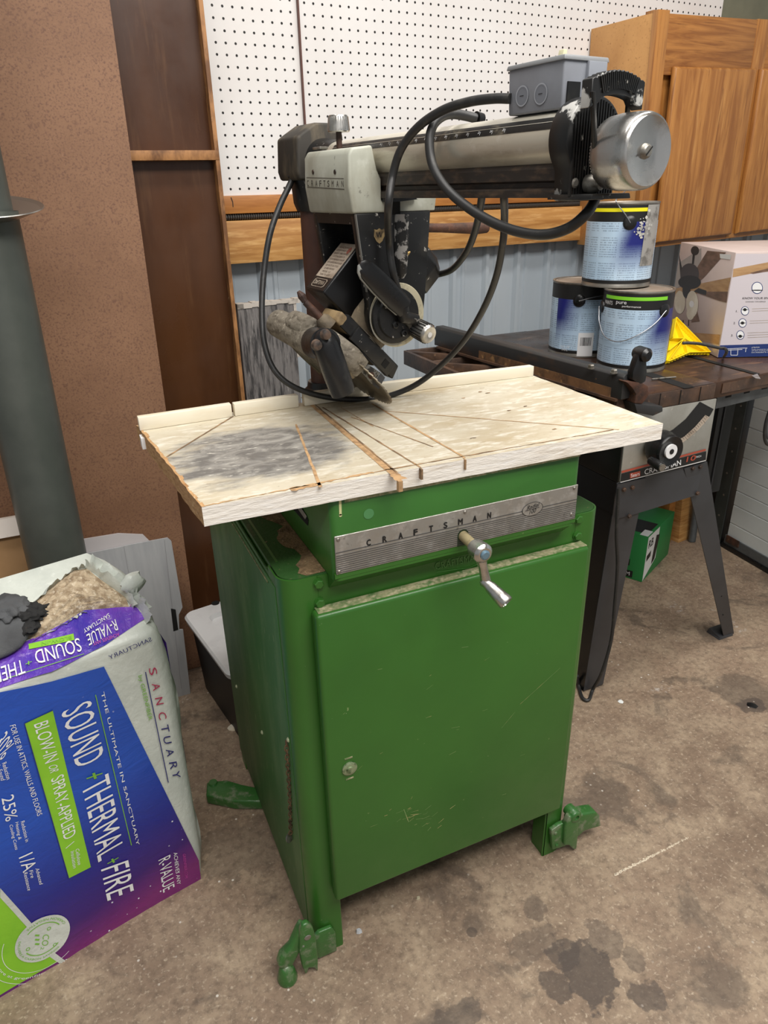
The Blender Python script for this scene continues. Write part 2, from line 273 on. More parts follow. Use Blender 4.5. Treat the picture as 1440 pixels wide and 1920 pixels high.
def can_mat(name, centre, width=.55):
    """pale blue wrap with a deep blue flare at one angle and columns of fine print"""
    m, t, b = newmat(name); tc = nd(t, 'ShaderNodeTexCoord'); s = nd(t, 'ShaderNodeSeparateXYZ'); t.links.new(tc.outputs['Object'], s.inputs[0])
    ang = math_(t, 'ARCTAN2', s.outputs[1], s.outputs[0]); z = s.outputs[2]
    d = math_(t, 'ABSOLUTE', math_(t, 'SUBTRACT', math_(t, 'ADD', ang, math_(t, 'MULTIPLY', math_(t, 'SUBTRACT', .1, z), 3.2)), centre))
    r = nd(t, 'ShaderNodeMapRange'); r.interpolation_type = 'SMOOTHSTEP'; r.inputs[1].default_value = width*1.5; r.inputs[2].default_value = width*.45; t.links.new(d, r.inputs[0])
    zr = nd(t, 'ShaderNodeMapRange'); zr.inputs[1].default_value = .03; zr.inputs[2].default_value = .1; t.links.new(z, zr.inputs[0])
    c = mixc(t, noise(t, 6, .4, .7), sr(176, 202, 224), sr(196, 216, 232))
    # fine print
    ln = math_(t, 'GREATER_THAN', math_(t, 'FRACT', math_(t, 'MULTIPLY', z, 190)), .5)
    q = nd(t, 'ShaderNodeCombineXYZ'); t.links.new(math_(t, 'MULTIPLY', ang, 34), q.inputs[0]); t.links.new(math_(t, 'FLOOR', math_(t, 'MULTIPLY', z, 190)), q.inputs[1])
    nz = nd(t, 'ShaderNodeTexNoise'); nz.inputs['Scale'].default_value = 1.6; nz.inputs['Detail'].default_value = 2; t.links.new(q.outputs[0], nz.inputs['Vector'])
    txt = math_(t, 'MULTIPLY', ln, math_(t, 'GREATER_THAN', nz.outputs['Fac'], .47))
    col = math_(t, 'GREATER_THAN', math_(t, 'FRACT', math_(t, 'MULTIPLY', ang, 1.7)), .14)
    par = math_(t, 'GREATER_THAN', math_(t, 'FRACT', math_(t, 'MULTIPLY', z, 17)), .16)
    txt = math_(t, 'MULTIPLY', math_(t, 'MULTIPLY', txt, col), par)
    c = mixc(t, math_(t, 'MULTIPLY', txt, .5), c, sr(80, 90, 112))
    c = mixc(t, math_(t, 'MULTIPLY', r.outputs[0], zr.outputs[0]), c, sr(28, 34, 112))
    t.links.new(c, b.inputs['Base Color']); b.inputs['Roughness'].default_value = .35
    bp = nd(t, 'ShaderNodeBump'); bp.inputs['Strength'].default_value = .2; bp.inputs['Distance'].default_value = .003
    t.links.new(noise(t, 26, 0, 1, (1, 1, 2)), bp.inputs['Height']); t.links.new(bp.outputs[0], b.inputs['Normal'])
    return m
def print_mat(name, base, ink, sx_=260, axis=0, line=170):
    m, t, b = newmat(name); tc = nd(t, 'ShaderNodeTexCoord'); s = nd(t, 'ShaderNodeSeparateXYZ'); t.links.new(tc.outputs['Object'], s.inputs[0])
    return m

# ------------------------------------------------------------------ mesh helpers
class MB:
    def __init__(s): s.v = []; s.f = []; s.mi = []
    def add(s, vs, fs, mi=0):
        n = len(s.v); s.v += [V(v) for v in vs]; s.f += [tuple(i+n for i in f) for f in fs]; s.mi += [mi]*len(fs); return s
    def box(s, a, b, mi=0, F=None):
        (x0, y0, z0), (x1, y1, z1) = a, b
        vs = [(x, y, z) for z in (z0, z1) for y in (y0, y1) for x in (x0, x1)]
        if F: vs = [F(*v) for v in vs]
        return s.add(vs, [(0, 2, 3, 1), (4, 5, 7, 6), (0, 1, 5, 4), (2, 6, 7, 3), (0, 4, 6, 2), (1, 3, 7, 5)], mi)
    def hexa(s, bot, top, mi=0):
        n = len(bot); vs = list(bot)+list(top)
        return s.add(vs, [tuple(range(n))[::-1], tuple(range(n, 2*n))]+[(i, (i+1) % n, n+(i+1) % n, n+i) for i in range(n)], mi)
    def ring(s, rings, closed=True, cap=True, mi=0):
        n = len(rings[0]); vs = [v for r in rings for v in r]; fs = []
        for k in range(len(rings)-1):
            for i in range(n if closed else n-1):
                j = (i+1) % n; fs.append((k*n+i, k*n+j, (k+1)*n+j, (k+1)*n+i))
        if cap: fs += [tuple(range(n))[::-1], tuple(range((len(rings)-1)*n, len(rings)*n))]
        return s.add(vs, fs, mi)
    def cyl(s, p0, p1, r0, r1=None, n=24, mi=0, cap=True):
        return s.lathe(p0, p1, [(0, r0), (1, r0 if r1 is None else r1)], n, mi, cap)
    def lathe(s, p0, p1, prof, n=24, mi=0, cap=True):
        p0 = V(p0); p1 = V(p1); d = p1-p0; a = d.normalized(); e = a.orthogonal().normalized(); g = a.cross(e)
        return s.ring([[p0+d*h+(e*math.cos(2*math.pi*i/n)+g*math.sin(2*math.pi*i/n))*r for i in range(n)] for h, r in prof], True, cap, mi)
    def tube(s, pts, r, n=10, mi=0, cap=True):
        pts = [V(p) for p in pts]; rs = r if isinstance(r, (list, tuple)) else [r]*len(pts); rings = []; prev = None
        for i, p in enumerate(pts):
            d = (pts[min(i+1, len(pts)-1)]-pts[max(i-1, 0)]).normalized()
            if prev is None: e = d.orthogonal().normalized()
            else: e = (prev-d*prev.dot(d)).normalized()
            prev = e; g = d.cross(e)
            rings.append([p+(e*math.cos(2*math.pi*k/n)+g*math.sin(2*math.pi*k/n))*rs[i] for k in range(n)])
        return s.ring(rings, True, cap, mi)
    def prism(s, poly, F, a, b, mi=0):
        return s.hexa([F(p[0], p[1], a) for p in poly], [F(p[0], p[1], b) for p in poly], mi)
def spline(pts, k=8):
    pts = [V(p) for p in pts]; P = [2*pts[0]-pts[1]]+pts+[2*pts[-1]-pts[-2]]; out = []
    for i in range(1, len(P)-2):
        for j in range(k):
            t = j/k; a, b, c, d = P[i-1], P[i], P[i+1], P[i+2]
            out.append(.5*((2*b)+(c-a)*t+(2*a-5*b+4*c-d)*t*t+(3*b-a-3*c+d)*t**3))
    return out+[pts[-1]]
def world_loc(o):
    return V((0, 0, 0)) if o is None else V(o['_w'])
def obj(name, mb, m, parent=None, bevel=0, smooth=32, seg=2, origin=None):
    """one mesh object; mb in world coordinates"""
    me = bpy.data.meshes.new(name); org = world_loc(parent) if origin is None else V(origin)
    me.from_pydata([v-org for v in mb.v], [], mb.f)
    for x in (m if isinstance(m, (list, tuple)) else [m]): me.materials.append(x)
    for p, i in zip(me.polygons, mb.mi): p.material_index = i
    bm = bmesh.new(); bm.from_mesh(me); bmesh.ops.remove_doubles(bm, verts=bm.verts, dist=1e-6); bmesh.ops.recalc_face_normals(bm, faces=bm.faces)
    if bevel:
        es = [e for e in bm.edges if len(e.link_faces) == 2 and e.calc_face_angle(0) > .6]
        bmesh.ops.bevel(bm, geom=es, offset=bevel, segments=seg, affect='EDGES', profile=.5, clamp_overlap=True)
    for f in bm.faces: f.smooth = True
    for e in bm.edges:
        if len(e.link_faces) != 2 or e.calc_face_angle(0) > math.radians(smooth): e.smooth = False
    bm.to_mesh(me); bm.free()
    o = bpy.data.objects.new(name, me); C.objects.link(o); o['_w'] = tuple(org)
    if parent: o.parent = parent; o.location = org-world_loc(parent)
    else: o.location = org
    return o
def thing(name, label, cat, loc, group=None):
    o = bpy.data.objects.new(name, None); C.objects.link(o); o.location = loc; o['_w'] = tuple(loc); o.empty_display_size = .05
    return tag(o, label, cat, group)
def tag(o, label, cat, group=None, kind=None):
    o['label'] = label; o['category'] = cat
    if group: o['group'] = group
    if kind: o['kind'] = kind
    return o
def struct(o): o['kind'] = 'structure'; return o
def text_tris(s, cuts=0):
    cu = bpy.data.curves.new('t', 'FONT'); cu.body = s; cu.resolution_u = 3; o = bpy.data.objects.new('t', cu); C.objects.link(o)
    dg = bpy.context.evaluated_depsgraph_get(); me = bpy.data.meshes.new_from_object(o.evaluated_get(dg)); bpy.data.objects.remove(o)
    bm = bmesh.new(); bm.from_mesh(me); bmesh.ops.triangulate(bm, faces=bm.faces)
    if cuts: bmesh.ops.subdivide_edges(bm, edges=[e for e in bm.edges if e.calc_length() > .25], cuts=cuts, use_grid_fill=False); bmesh.ops.triangulate(bm, faces=bm.faces)
    vs = [(v.co.x, v.co.y) for v in bm.verts]; bm.verts.index_update(); fs = [tuple(v.index for v in f.verts) for f in bm.faces]; bm.free()
    x0 = min(v[0] for v in vs); x1 = max(v[0] for v in vs); y0 = min(v[1] for v in vs); y1 = max(v[1] for v in vs)
    return [((x-x0)/(x1-x0), (y-y0)/(y1-y0)) for x, y in vs], fs, (x1-x0)/(y1-y0)
def text(s, pl, a, b, top, off=.0006, cuts=0, mb=None, bold=0):
    """lettering on a plane: baseline a->b, cap height reached at top (all in plane coordinates)"""
    mb = mb or MB(); vs, fs, _ = text_tris(s, cuts); a = V(a); b = V(b); t = V(top)-a
    offs = [(0, 0)] if not bold else [(0, 0), (bold, 0), (-bold, 0), (0, bold), (0, -bold)]
    for k, (ox, oy) in enumerate(offs):
        mb.add([pl.pos(a+(b-a)*x+t*y+V((ox, oy)), off+k*.00005) for x, y in vs], fs)
    return mb
def patch(pl, poly, off=.0004, grid=.02):
    """polygon in plane coordinates, cut to a grid so that it follows the surface"""
    bm = bmesh.new(); bm.faces.new([bm.verts.new((p[0], p[1], 0)) for p in poly])
    if grid:
        for ax_ in (0, 1):
            lo = min(p[ax_] for p in poly); hi = max(p[ax_] for p in poly); n = int((hi-lo)/grid)
            for i in range(1, n+1):
                co = [0, 0, 0]; co[ax_] = lo+i*grid; no = [0, 0, 0]; no[ax_] = 1
                bmesh.ops.bisect_plane(bm, geom=bm.verts[:]+bm.edges[:]+bm.faces[:], plane_co=co, plane_no=no)
    bm.verts.index_update(); mb = MB(); mb.add([pl.pos((v.co.x, v.co.y), off) for v in bm.verts], [tuple(v.index for v in f.verts) for f in bm.faces]); bm.free(); return mb
def line(pl, a, b, wd, off=.0006):
    a = V(a); b = V(b); d = (b-a).normalized(); n = V((-d.y, d.x))*wd/2
    return MB().add([pl.pos(q, off) for q in (a-n, b-n, b+n, a+n)], [(0, 1, 2, 3)])
def join(*mbs):
    r = MB()
    for m in mbs: r.add(m.v, m.f); r.mi[-len(m.f):] = m.mi
    return r
def disc(pl, c, r, off=.0006, n=28, r2=0, a0=0, a1=2*math.pi):
    mb = MB(); c = V(c)
    k = n+1; o = [pl.pos(c+V((math.cos(a0+(a1-a0)*i/n), math.sin(a0+(a1-a0)*i/n)))*r, off) for i in range(k)]
    q = [pl.pos(c+V((math.cos(a0+(a1-a0)*i/n), math.sin(a0+(a1-a0)*i/n)))*max(r2, 1e-5), off) for i in range(k)]
    return mb.add(o+q, [(i, i+1, k+i+1, k+i) for i in range(n)])
def screw(mb, p, n, r, h=.0015):
    p = V(p); n = V(n).normalized(); mb.lathe(p-n*.0005, p+n*h, [(0, r), (.5, r), (1, r*.6)], 12)
def hexbolt(mb, p, n, r, h):
    p = V(p); n = V(n).normalized(); mb.lathe(p-n*.001, p+n*h, [(0, r*1.12), (.25, r*1.12)], 16); mb.lathe(p, p+n*h, [(0, r), (.8, r), (1, r*.8)], 6)
I3 = lambda x, y, z: V((x, y, z))
# ------------------------------------------------------------------ the room
PHI = .0744; W0 = V((.5187, 1.2477, 0)); EX = V((math.cos(PHI), math.sin(PHI), 0)); NW = V((-math.sin(PHI), math.cos(PHI), 0)); UP = V((0, 0, 1))
def W(u, off, z): return W0 + EX*u - NW*off + UP*z
def wall_u(px, py, off=0):
    d = ray(px, py); k = ((W0-CAMP).dot(NW)-off)/d.dot(NW); P = CAMP+d*k; return (P-W0).dot(EX), P.z
F_W = lambda u, off, z: W(u, off, z)
struct(obj('floor', MB().box((-3.5, -3.2, -.08), (3.6, 1.75, 0)), M['floor'], origin=(0, 0, 0)))
mb = MB(); prof = []; u = -3.4
while u < 3.0:                                     # trapezoid ribs of the liner sheet
    prof += [(u, .0), (u+.052, .0), (u+.060, .014), (u+.072, .014), (u+.080, 0), (u+.098, .0), (u+.102, .005), (u+.112, .005), (u+.116, 0)]; u += .132
mb.ring([[W(a, -.045+b, z) for a, b in prof] for z in (-.0, 2.9)], closed=False, cap=False)
mb.box((-3.4, -.12, 0), (3.1, -.05, 3.1), F=F_W)
struct(obj('wall_back', mb, M['sheet'], origin=W0))
struct(obj('wall_right', MB().box((3.1, -3.2, 0), (3.2, 1.5, 3.1)), M['sheet']))
struct(obj('wall_left', MB().box((-2.7, -3.2, 0), (-2.6, 1.3, 3.1)), M['sheet']))
struct(obj('ceiling', MB().box((-2.7, -3.2, 3.1), (3.2, 1.75, 3.15)), mat('shop_ceiling', sr(205, 202, 196), rough=.9)))
# pegboard: grid of holes is 25.4 mm
def pegboard(u0, u1, z0, z1, hu, hz, label):
    mb = MB().box((u0, -.012, z0), (u1, -.006, z1), F=lambda u, o, z: V((u, o, z)))
    o = obj('pegboard', mb, peg_mat('white_pegboard', hu, hz), bevel=.0006, seg=1)
    for v in o.data.vertices: v.co.y = -v.co.y
    o.data.flip_normals(); o.rotation_euler = (0, 0, PHI); o.location = W0
    return tag(o, label, 'pegboard', None)
pegboard(-.0195, 1.56, 1.2587, 2.42, 0, 1.7029, 'wide white pegboard panel on the wall behind the arm and the oak cabinet')
pegboard(-1.24, -.0215, 1.2575, 2.42, -.0397, 1.7055, 'white pegboard panel left of the seam, beside the dark shelf unit')
struct(obj('trim_2', MB().box((-.0222, -.004, 1.2575), (-.0192, .0055, 2.42), F=F_W), mat('seam_brown', sr(96, 58, 48)), origin=W0))
# girts of the wall
def plank(name, u0, u1, z0, z1, o0, o1, m, label, cat='board', bev=.002):
    return tag(obj(name, MB().box((u0, o0, z0), (u1, o1, z1), F=F_W), m, bevel=bev, origin=W((u0+u1)/2, o0, z0)), label, cat)
plank('wall_plank', -1.9, 2.4, 1.087, 1.196, -.03, .012, M['lumber'], 'wide knotty pine board across the wall, below the dark conduit', 'board')
plank('trim_board', -1.9, 2.4, 1.2135, 1.2575, -.03, .004, M['lumber2'], 'narrow amber wood strip directly under the pegboard', 'board')
mb = MB(); u = -1.4; ring = []
while u < 1.9: mb.lathe(W(u, -.006, 1.205), W(u+.0062, -.006, 1.205), [(0, .0055), (.3, .0085), (.7, .0085), (1, .0055)], 10, cap=False); u += .0064
tag(obj('flexible_conduit', mb, M['conduit'], origin=W(-1.4, 0, 1.2)), 'dark ribbed flexible conduit running between the two wall boards', 'conduit')
plank('wall_panel', 1.536, 2.1, 1.70, 2.42, -.03, -.012, mat('grey_green_panel', sr(120, 120, 100), [(sr(100, 100, 84), 6, .4, .7)]), 'grey green panel at the upper right, beyond the pegboard edge', 'panel')
# pencil marks on the trim strip
PW = Plane(W(0, .0045, 0), EX, UP); m_ = MB()
for (x, y, x2, y2) in ((433, 370, 437, 388), (563, 367, 568, 384)):
    a, b = PW.st(x, y), PW.st(x2, y2); m_ = join(m_, line(PW, a, (a+b)/2+V((.002, 0)), .002), line(PW, (a+b)/2+V((.002, 0)), b, .002))
mk = obj('pencil_mark', m_, M['ink']); mk['kind'] = 'structure'; mk.name = 'trim_3'

# ------------------------------------------------------------------ left side: shelf unit, hardboard, pipe, boxes
YS = 1.085
root = thing('shelf_unit', 'tall dark stained wooden shelf unit with worn pale edges, behind the hardboard sheet', 'shelf unit', (-.1, YS, 0))
obj('back_panel', MB().box((-.62, YS+.035, 0), (.212, YS+.045, 2.3)), M['shelfwood'], root)
xe = .222
mb = MB(); zs = [0, .3, .55, .76, .9, 1.1, 1.3, 1.36, 1.5, 1.7, 2.3]
obj('side_board', MB().box((xe-.0105, YS, 0), (xe, YS+.05, 2.3)), M['shelfedge'], root, bevel=.0015)
obj('side_board', MB().box((-.63, YS, 0), (-.61, YS+.05, 2.3)), M['shelfedge'], root, bevel=.0015)
obj('shelf_board', MB().box((-.61, YS-.001, 1.338), (xe-.0005, YS+.035, 1.3595)), M['shelfedge'], root, bevel=.0015)['label'] = 'pale raw shelf edge'
# hardboard sheet: leans slightly against the shelf unit
hp = Plane((0, .965, 0), (1, 0, 0), (0, .045, 1))
c_top = hp.st(205, 0); c_bot = hp.st(360, 1125)
dx = (c_top-c_bot)/(c_top.y-c_bot.y)
tr = c_bot+dx*(2.3-c_bot.y); br = c_bot+dx*(0.002-c_bot.y)
poly = [(-1.0, .002), tuple(br), tuple(tr), (-1.0, 2.3)]
mb = MB().hexa([hp.pos(p, .003) for p in poly], [hp.pos(p, -.002) for p in poly])
tag(obj('hardboard_sheet', mb, M['hardboard'], origin=(-.4, .965, 0)), 'tall plain brown hardboard sheet leaning in front of the dark shelf unit', 'board')
# stove pipe
root = thing('stove_pipe', 'upright grey metal pipe with a flared steel collar at the far left', 'pipe', (-.318, .75, 0))
cA = ay(97-0, 1000, .75); top = V((-.2985, .75, 1.25)); d = (top-V((cA.x, .75, cA.z))); bot = V((cA.x, .75, cA.z))-d*(cA.z/d.z)
rp = .0615; dirp = (top-bot).normalized()
obj('lower_pipe', MB().lathe(bot, top-dirp*.004, [(0, rp), (.9, rp), (.985, rp), (1, rp+.001)], 40, cap=False), M['stove'], root)
obj('upper_pipe', MB().lathe(top-dirp*.03, top+dirp*1.0, [(0, .054), (1, .054)], 40), M['stove'], root)
ct = top
tc_ = (CAMP-ct); tc_.z = 0; dc_ = (dirp+tc_.normalized()*.17).normalized()
obj('collar', MB().lathe(ct-dc_*.014, ct+dc_*.006, [(0, rp-.002), (.1, rp+.008), (.7, .098), (1, .107), (.92, .108), (.2, .07), (.15, .055)], 48, cap=False), M['flange'], root)['label'] = 'shiny flared steel collar'
# kraft box far left, behind the pipe
root = thing('cardboard_box', 'plain brown cardboard box with a white flap, far left behind the pipe', 'box', (-.52, .83, 0))
P = az(0, 1010, .0)
zb = ay(20, 1007, .86).z
obj('carton', MB().box((-.75, .875, 0), (-.33, .94, zb)), M['kraft'], root, bevel=.003)
obj('flap', MB().hexa([V((-.75, .862, zb)), V((-.30, .862, zb)), V((-.30, .872, zb)), V((-.75, .872, zb))], [V((-.75, .89, zb+.035)), V((-.31, .89, zb+.035)), V((-.31, .90, zb+.035)), V((-.75, .90, zb+.035))]), mat('torn_white_flap', sr(214, 204, 194), [(sr(190, 160, 130), 30, .55, .7)]), root)
# grey white cardboard flat
root = thing('flattened_carton', 'flattened grey white cardboard carton with a hand slot, standing behind the insulation bag', 'cardboard', (-.16, .86, 0))
cp = Plane((0, .855, 0), (1, 0, 0), (0, .10, 1)); q = cp.st
out = [q(357, 1297), q(352, 1303), q(341, 1150), q(321, 1014), q(316, 1008), q(300, 1011), q(220, 1025), q(150, 1039), ]
sh = [tuple(p) for p in out]+[(q(150, 1039).x-.03, .002), (q(357, 1297).x, .002)]
sh = [q(326, 1311), q(357, 1300), q(343, 1180), q(336, 1180), q(335, 1152), q(342, 1138), q(321, 1014), q(314, 1008), q(232, 1023), q(232, 1024), q(150, 1040)]
sh = [tuple(p) for p in sh]+[(q(150, 1040).x-.04, .01)]
mb = MB().hexa([cp.pos(p, .0025) for p in sh], [cp.pos(p, -.0025) for p in sh]); obj('front_sheet', mb, M['whiteboard'], root, smooth=20)
sh2 = [q(150, 1040), q(150, 1013), q(222, 1000), q(268, 1001), q(278, 1012), q(232, 1022)]
cp2 = Plane((0, .862, 0), (1, 0, 0), (0, .10, 1)); sh2 = [cp2.st(*a) for a in ((140, 1060), (148, 1012), (222, 1000), (268, 1002), (280, 1014), (285, 1060))]
obj('rear_flap', MB().hexa([cp2.pos(p, .001) for p in sh2], [cp2.pos(p, -.003) for p in sh2]), mat('pale_flap', sr(196, 190, 190)), root)
mb = join(line(cp, q(232, 1024), q(262, 1190), .0012, .0028), line(cp, q(308, 1012), q(340, 1290), .0016, .0028))
obj('crease', mb, mat('cardboard_crease', sr(150, 150, 152)), root)
obj('hand_slot', MB().add([cp.pos(q(*a), .0029) for a in ((320, 1140), (329, 1142), (334, 1180), (325, 1183))], [(0, 1, 2, 3)]), M['dark'], root)
# white plastic tray behind the green cabinet
zt = .235; a = az(343, 1150, zt); b = az(431, 1268, zt); c = az(420, 1120, zt); e1 = (b-a).normalized(); e2 = V((-e1.y, e1.x, 0)); e2 = e2 if e2.x > 0 else -e2
L = (b-a).length-.004
root = thing('plastic_tray', 'white plastic tray with round hole on black tub, between carton and green cabinet', 'tray', (a.x, a.y, 0))
FT = lambda x, y, z: a+e1*x+e2*y+UP*(z-zt)
lv = [(.0, .02, zt-.02), (0, .02, zt-.002)]
mb = MB()
def rrect(x0, y0, x1, y1, r, z, n=5):
    pts = []
    for cx, cy, s in ((x1-r, y1-r, 0), (x0+r, y1-r, 1), (x0+r, y0+r, 2), (x1-r, y0+r, 3)):
        for i in range(n+1): t = math.pi/2*(s+i/n); pts.append(FT(cx+r*math.cos(t), cy+r*math.sin(t), z))
    return pts
mb.ring([rrect(0, 0, L, .24, .025, zt-.02), rrect(-.003, -.003, L+.003, .243, .027, zt-.006), rrect(.002, .002, L-.002, .238, .024, zt), rrect(.05, .05, L-.02, .19, .02, zt), rrect(.055, .055, L-.025, .185, .018, zt-.012)])
obj('tray_top', mb, M['whiteplastic'], root)
h = az(404, 1131, zt)
obj('hole', MB().cyl(h-UP*.001, h+UP*.0012, .011), M['dark'], root)
obj('tub', MB().ring([rrect(.02, .02, L-.02, .22, .02, .0), rrect(.01, .01, L-.01, .23, .02, zt-.02)]), mat('black_tub', sr(16, 15, 14), rough=.5), root)
# grey weathered panel behind the table, left
u0, _ = wall_u(441, 570, .10); u1, z1 = wall_u(551, 562, .10)
root = thing('weathered_panel', 'rough weathered grey panel with pale top edge, leaning on the wall behind the saw table', 'panel', tuple(W((u0+u1)/2, .1, 0)))
obj('panel_board', MB().box((max(u0-.06, -.2915), .075, 0), (u1, .10, z1), F=F_W), M['greypanel'], root, bevel=.002)
mb = MB(); pts = []
for i in range(14):
    uu = u0-.06+(u1-u0+.06)*i/13; uu = max(uu, -.2915); mb.box((uu, .073, z1-.008+random.uniform(-.003, .002)), (max(uu+(u1-u0+.06)/13, uu+.003), .102, z1+random.uniform(.001, .004)), F=F_W)
mb.box((u1-.004, .07, z1-.16), (u1+.006, .1, z1-.002), F=F_W)
obj('panel_edge', mb, M['greyedge'], root)

# ------------------------------------------------------------------ green cabinet
CW, CDp, CH = .5512, .566, .7821; xd0, xd1, zd0, zd1, yd = .040, .511, .1517, .7321, -.0247
root = cab = thing('steel_cabinet', 'green painted steel saw cabinet with one door, standing on stubby legs in the centre', 'cabinet', (CW/2, CDp/2, 0))
R = .028; wf = .053
def col(x0, y0, sx, sy, name):
    """corner post: rounded sheet going sx along x and sy along y"""
    pts = []; cx, cy = x0+R*sx, y0+R*sy
    pts.append((x0+wf*sx, y0)); 
    for i in range(9):
        t = math.pi/2*i/8; pts.append((cx-R*sx*math.sin(t), cy-R*sy*math.cos(t)))
    pts.append((x0, y0+.06*sy)); th = .0022
    inner = [(x+(th*sx if abs(y-y0) > 1e-6 or True else 0), y+th*sy) for x, y in pts]
    ring = pts+inner[::-1]
    mb = MB().ring([[V((x, y, 0)) for x, y in ring], [V((x, y, CH-.001)) for x, y in ring]])
    return obj(name, mb, M['green'], cab)
for x0, y0, sx, sy in ((0, 0, 1, 1), (CW, 0, -1, 1), (0, CDp, 1, -1), (CW, CDp, -1, -1)): col(x0, y0, sx, sy, 'corner_post')
z0s = .012
obj('side_panel', MB().hexa([V((0.0005, .03, .02)), V((.003, .03, .02)), V((.003, CDp-.03, .045)), V((.0005, CDp-.03, .045))], [V((0.0005, .03, CH-.012)), V((.003, .03, CH-.012)), V((.003, CDp-.03, CH-.012)), V((.0005, CDp-.03, CH-.012))]), M['green_dusty'], root)
obj('side_panel', MB().box((-.0012, .028, .03), (.0004, CDp-.02, CH-.02)), M['green_dusty'], root, bevel=.0008)['label'] = 'dusty green side panel facing left'
obj('side_panel', MB().box((CW-.003, .03, .03), (CW-.0005, CDp-.03, CH-.012)), M['green_dusty'], root)
obj('rear_panel', MB().box((.03, CDp-.003, .05), (CW-.03, CDp-.001, CH-.012)), M['green_dusty'], root)
obj('bottom_pan', MB().box((.01, .01, .15), (CW-.01, CDp-.01, .155)), M['green_dusty'], root)
# folded lip along the left side
mb = MB().ring([[V((-.0020, y, CH-.030)), V((-.0012, y, CH-.026)), V((.013, y, CH+.0005)), V((.016, y, CH+.0012)), V((.017, y, CH-.003)), V((.002, y, CH-.034))] for y in (.062, CDp-.02)])
obj('folded_lip', mb, M['green'], root)
obj('lip_line', MB().tube([V((-.0018, .062, CH-.029)), V((-.0018, CDp-.02, CH-.029))], .0012, 6), M['green_top'], root)
# deck
def rr(x0, y0, x1, y1, r, z, n=8):
    pts = []
    for cx, cy, s in ((x1-r, y1-r, 0), (x0+r, y1-r, 1), (x0+r, y0+r, 2), (x1-r, y0+r, 3)):
        for i in range(n+1): t = math.pi/2*(s+i/n); pts.append(V((cx+r*math.cos(t), cy+r*math.sin(t), z)))
    return pts
obj('deck', MB().ring([rr(.004, .003, CW-.004, CDp-.004, R-.003, CH-.006), rr(.004, .003, CW-.004, CDp-.004, R-.003, CH)]), M['green_deck'], root, smooth=20)
obj('front_rail', MB().box((wf+.001, .0012, zd1-.012), (CW-wf-.001, .004, CH-.002)), M['green'], root)
# door: folded sheet with soft edges
mb = MB(); 
obj('door', MB().box((xd0, yd, zd0), (xd1, -.0012, zd1-.0005)), M['green'], root, bevel=.006, seg=4); door = C.objects[-1] if False else [o for o in root.children if o.name.startswith('door')][0]
obj('dust_ledge', MB().box((xd0+.006, yd+.006, zd1-.001), (xd1-.002, -.0015, zd1+.0004)), M['green_top'], door)['label'] = 'sawdust on the door top'
lk = ay(655, 1440, yd); n = V((0, -1, 0))
obj('lock', MB().lathe(lk, lk+n*.006, [(0, .0125), (.4, .0125), (.6, .0105), (.62, .006), (1, .0055)], 28), mat('worn_lock', sr(150, 165, 130), [(sr(90, 110, 76), 90, .5, .6)], rough=.35, metal=.5), door)
mb = MB()
for dz in (.021, -.021): mb.box((lk.x-.007, yd-.001, lk.z+dz-.0012), (lk.x+.006, yd+.001, lk.z+dz+.0012))
obj('lock_mark', mb, M['green_top'], door)
for (x, y) in ((597, 1094), (599, 1130), (1084, 973), (1082, 1004)):
    p = ay(x, y, -.0005); mb = MB(); hexbolt(mb, p, n, .0072, .0055); obj('bolt', mb, M['green'], root)
rnd = random.Random(21); mb = MB(); pdoor = Plane((0, yd, 0), (1, 0, 0), (0, 0, 1)); qd = pdoor.st
for i in range(46):
    cx_, cy_ = (765+rnd.gauss(0, 34), 1535+rnd.gauss(0, 11)) if i < 30 else (rnd.uniform(640, 1050), rnd.uniform(1200, 1500))
    l_ = rnd.uniform(4, 16); a_ = -.45+rnd.gauss(0, .25); mb = join(mb, line(pdoor, qd(cx_, cy_), qd(cx_+l_*math.cos(a_), cy_+l_*math.sin(a_)), rnd.uniform(.0004, .0009), .0004))
mb = join(mb, line(pdoor, qd(757, 1517), qd(766, 1541), .0011, .0004), line(pdoor, qd(975, 1320), qd(1050, 1252), .0005, .0004), line(pdoor, qd(940, 1365), qd(965, 1335), .0005, .0004))
obj('door_scratch', mb, mat('paint_scratch', sr(120, 152, 92), [(sr(186, 176, 120), 50, .5, .6)]), door)
# embossed name on the rail
pe = Plane((0, .0012, 0), (1, 0, 0), (0, 0, 1)); q = pe.st
mb = text('CRAFTSMAN', pe, q(816, 1068), q(900, 1049), q(815, 1055), .0012)
mb = join(mb, line(pe, q(818, 1072), q(880, 1064), .0012, .0012), line(pe, q(880, 1064), q(905, 1052), .0012, .0012))
obj('embossed_name', mb, mat('green_relief', sr(76, 130, 62), rough=.35), root)
# chain on the left side
mb = MB(); pa_ = V((-.004, .0395, .475)); pb_ = V((-.005, .074, .235)); N = 26
ct_ = spline([pa_, V((-.005, .041, .43)), V((-.004, .055, .34)), pb_], 24)
acc = [0]
for i in range(1, len(ct_)): acc.append(acc[-1]+(ct_[i]-ct_[i-1]).length)
def along(s):
    for i in range(1, len(acc)):
        if acc[i] >= s: k = (s-acc[i-1])/(acc[i]-acc[i-1]); return ct_[i-1].lerp(ct_[i], k)
    return ct_[-1]
for i in range(N):
    p = along(acc[-1]*(i+.5)/N); d = (along(min(acc[-1], acc[-1]*(i+1)/N))-along(acc[-1]*i/N)).normalized(); sidev = V((1, 0, 0)) if i % 2 else d.cross(V((1, 0, 0))).normalized()
    lp = [p+d*math.cos(t)*.0066+sidev*math.sin(t)*.0032 for t in [2*math.pi*j/12 for j in range(13)]]
    mb.tube(lp, .0010, 6, cap=False)
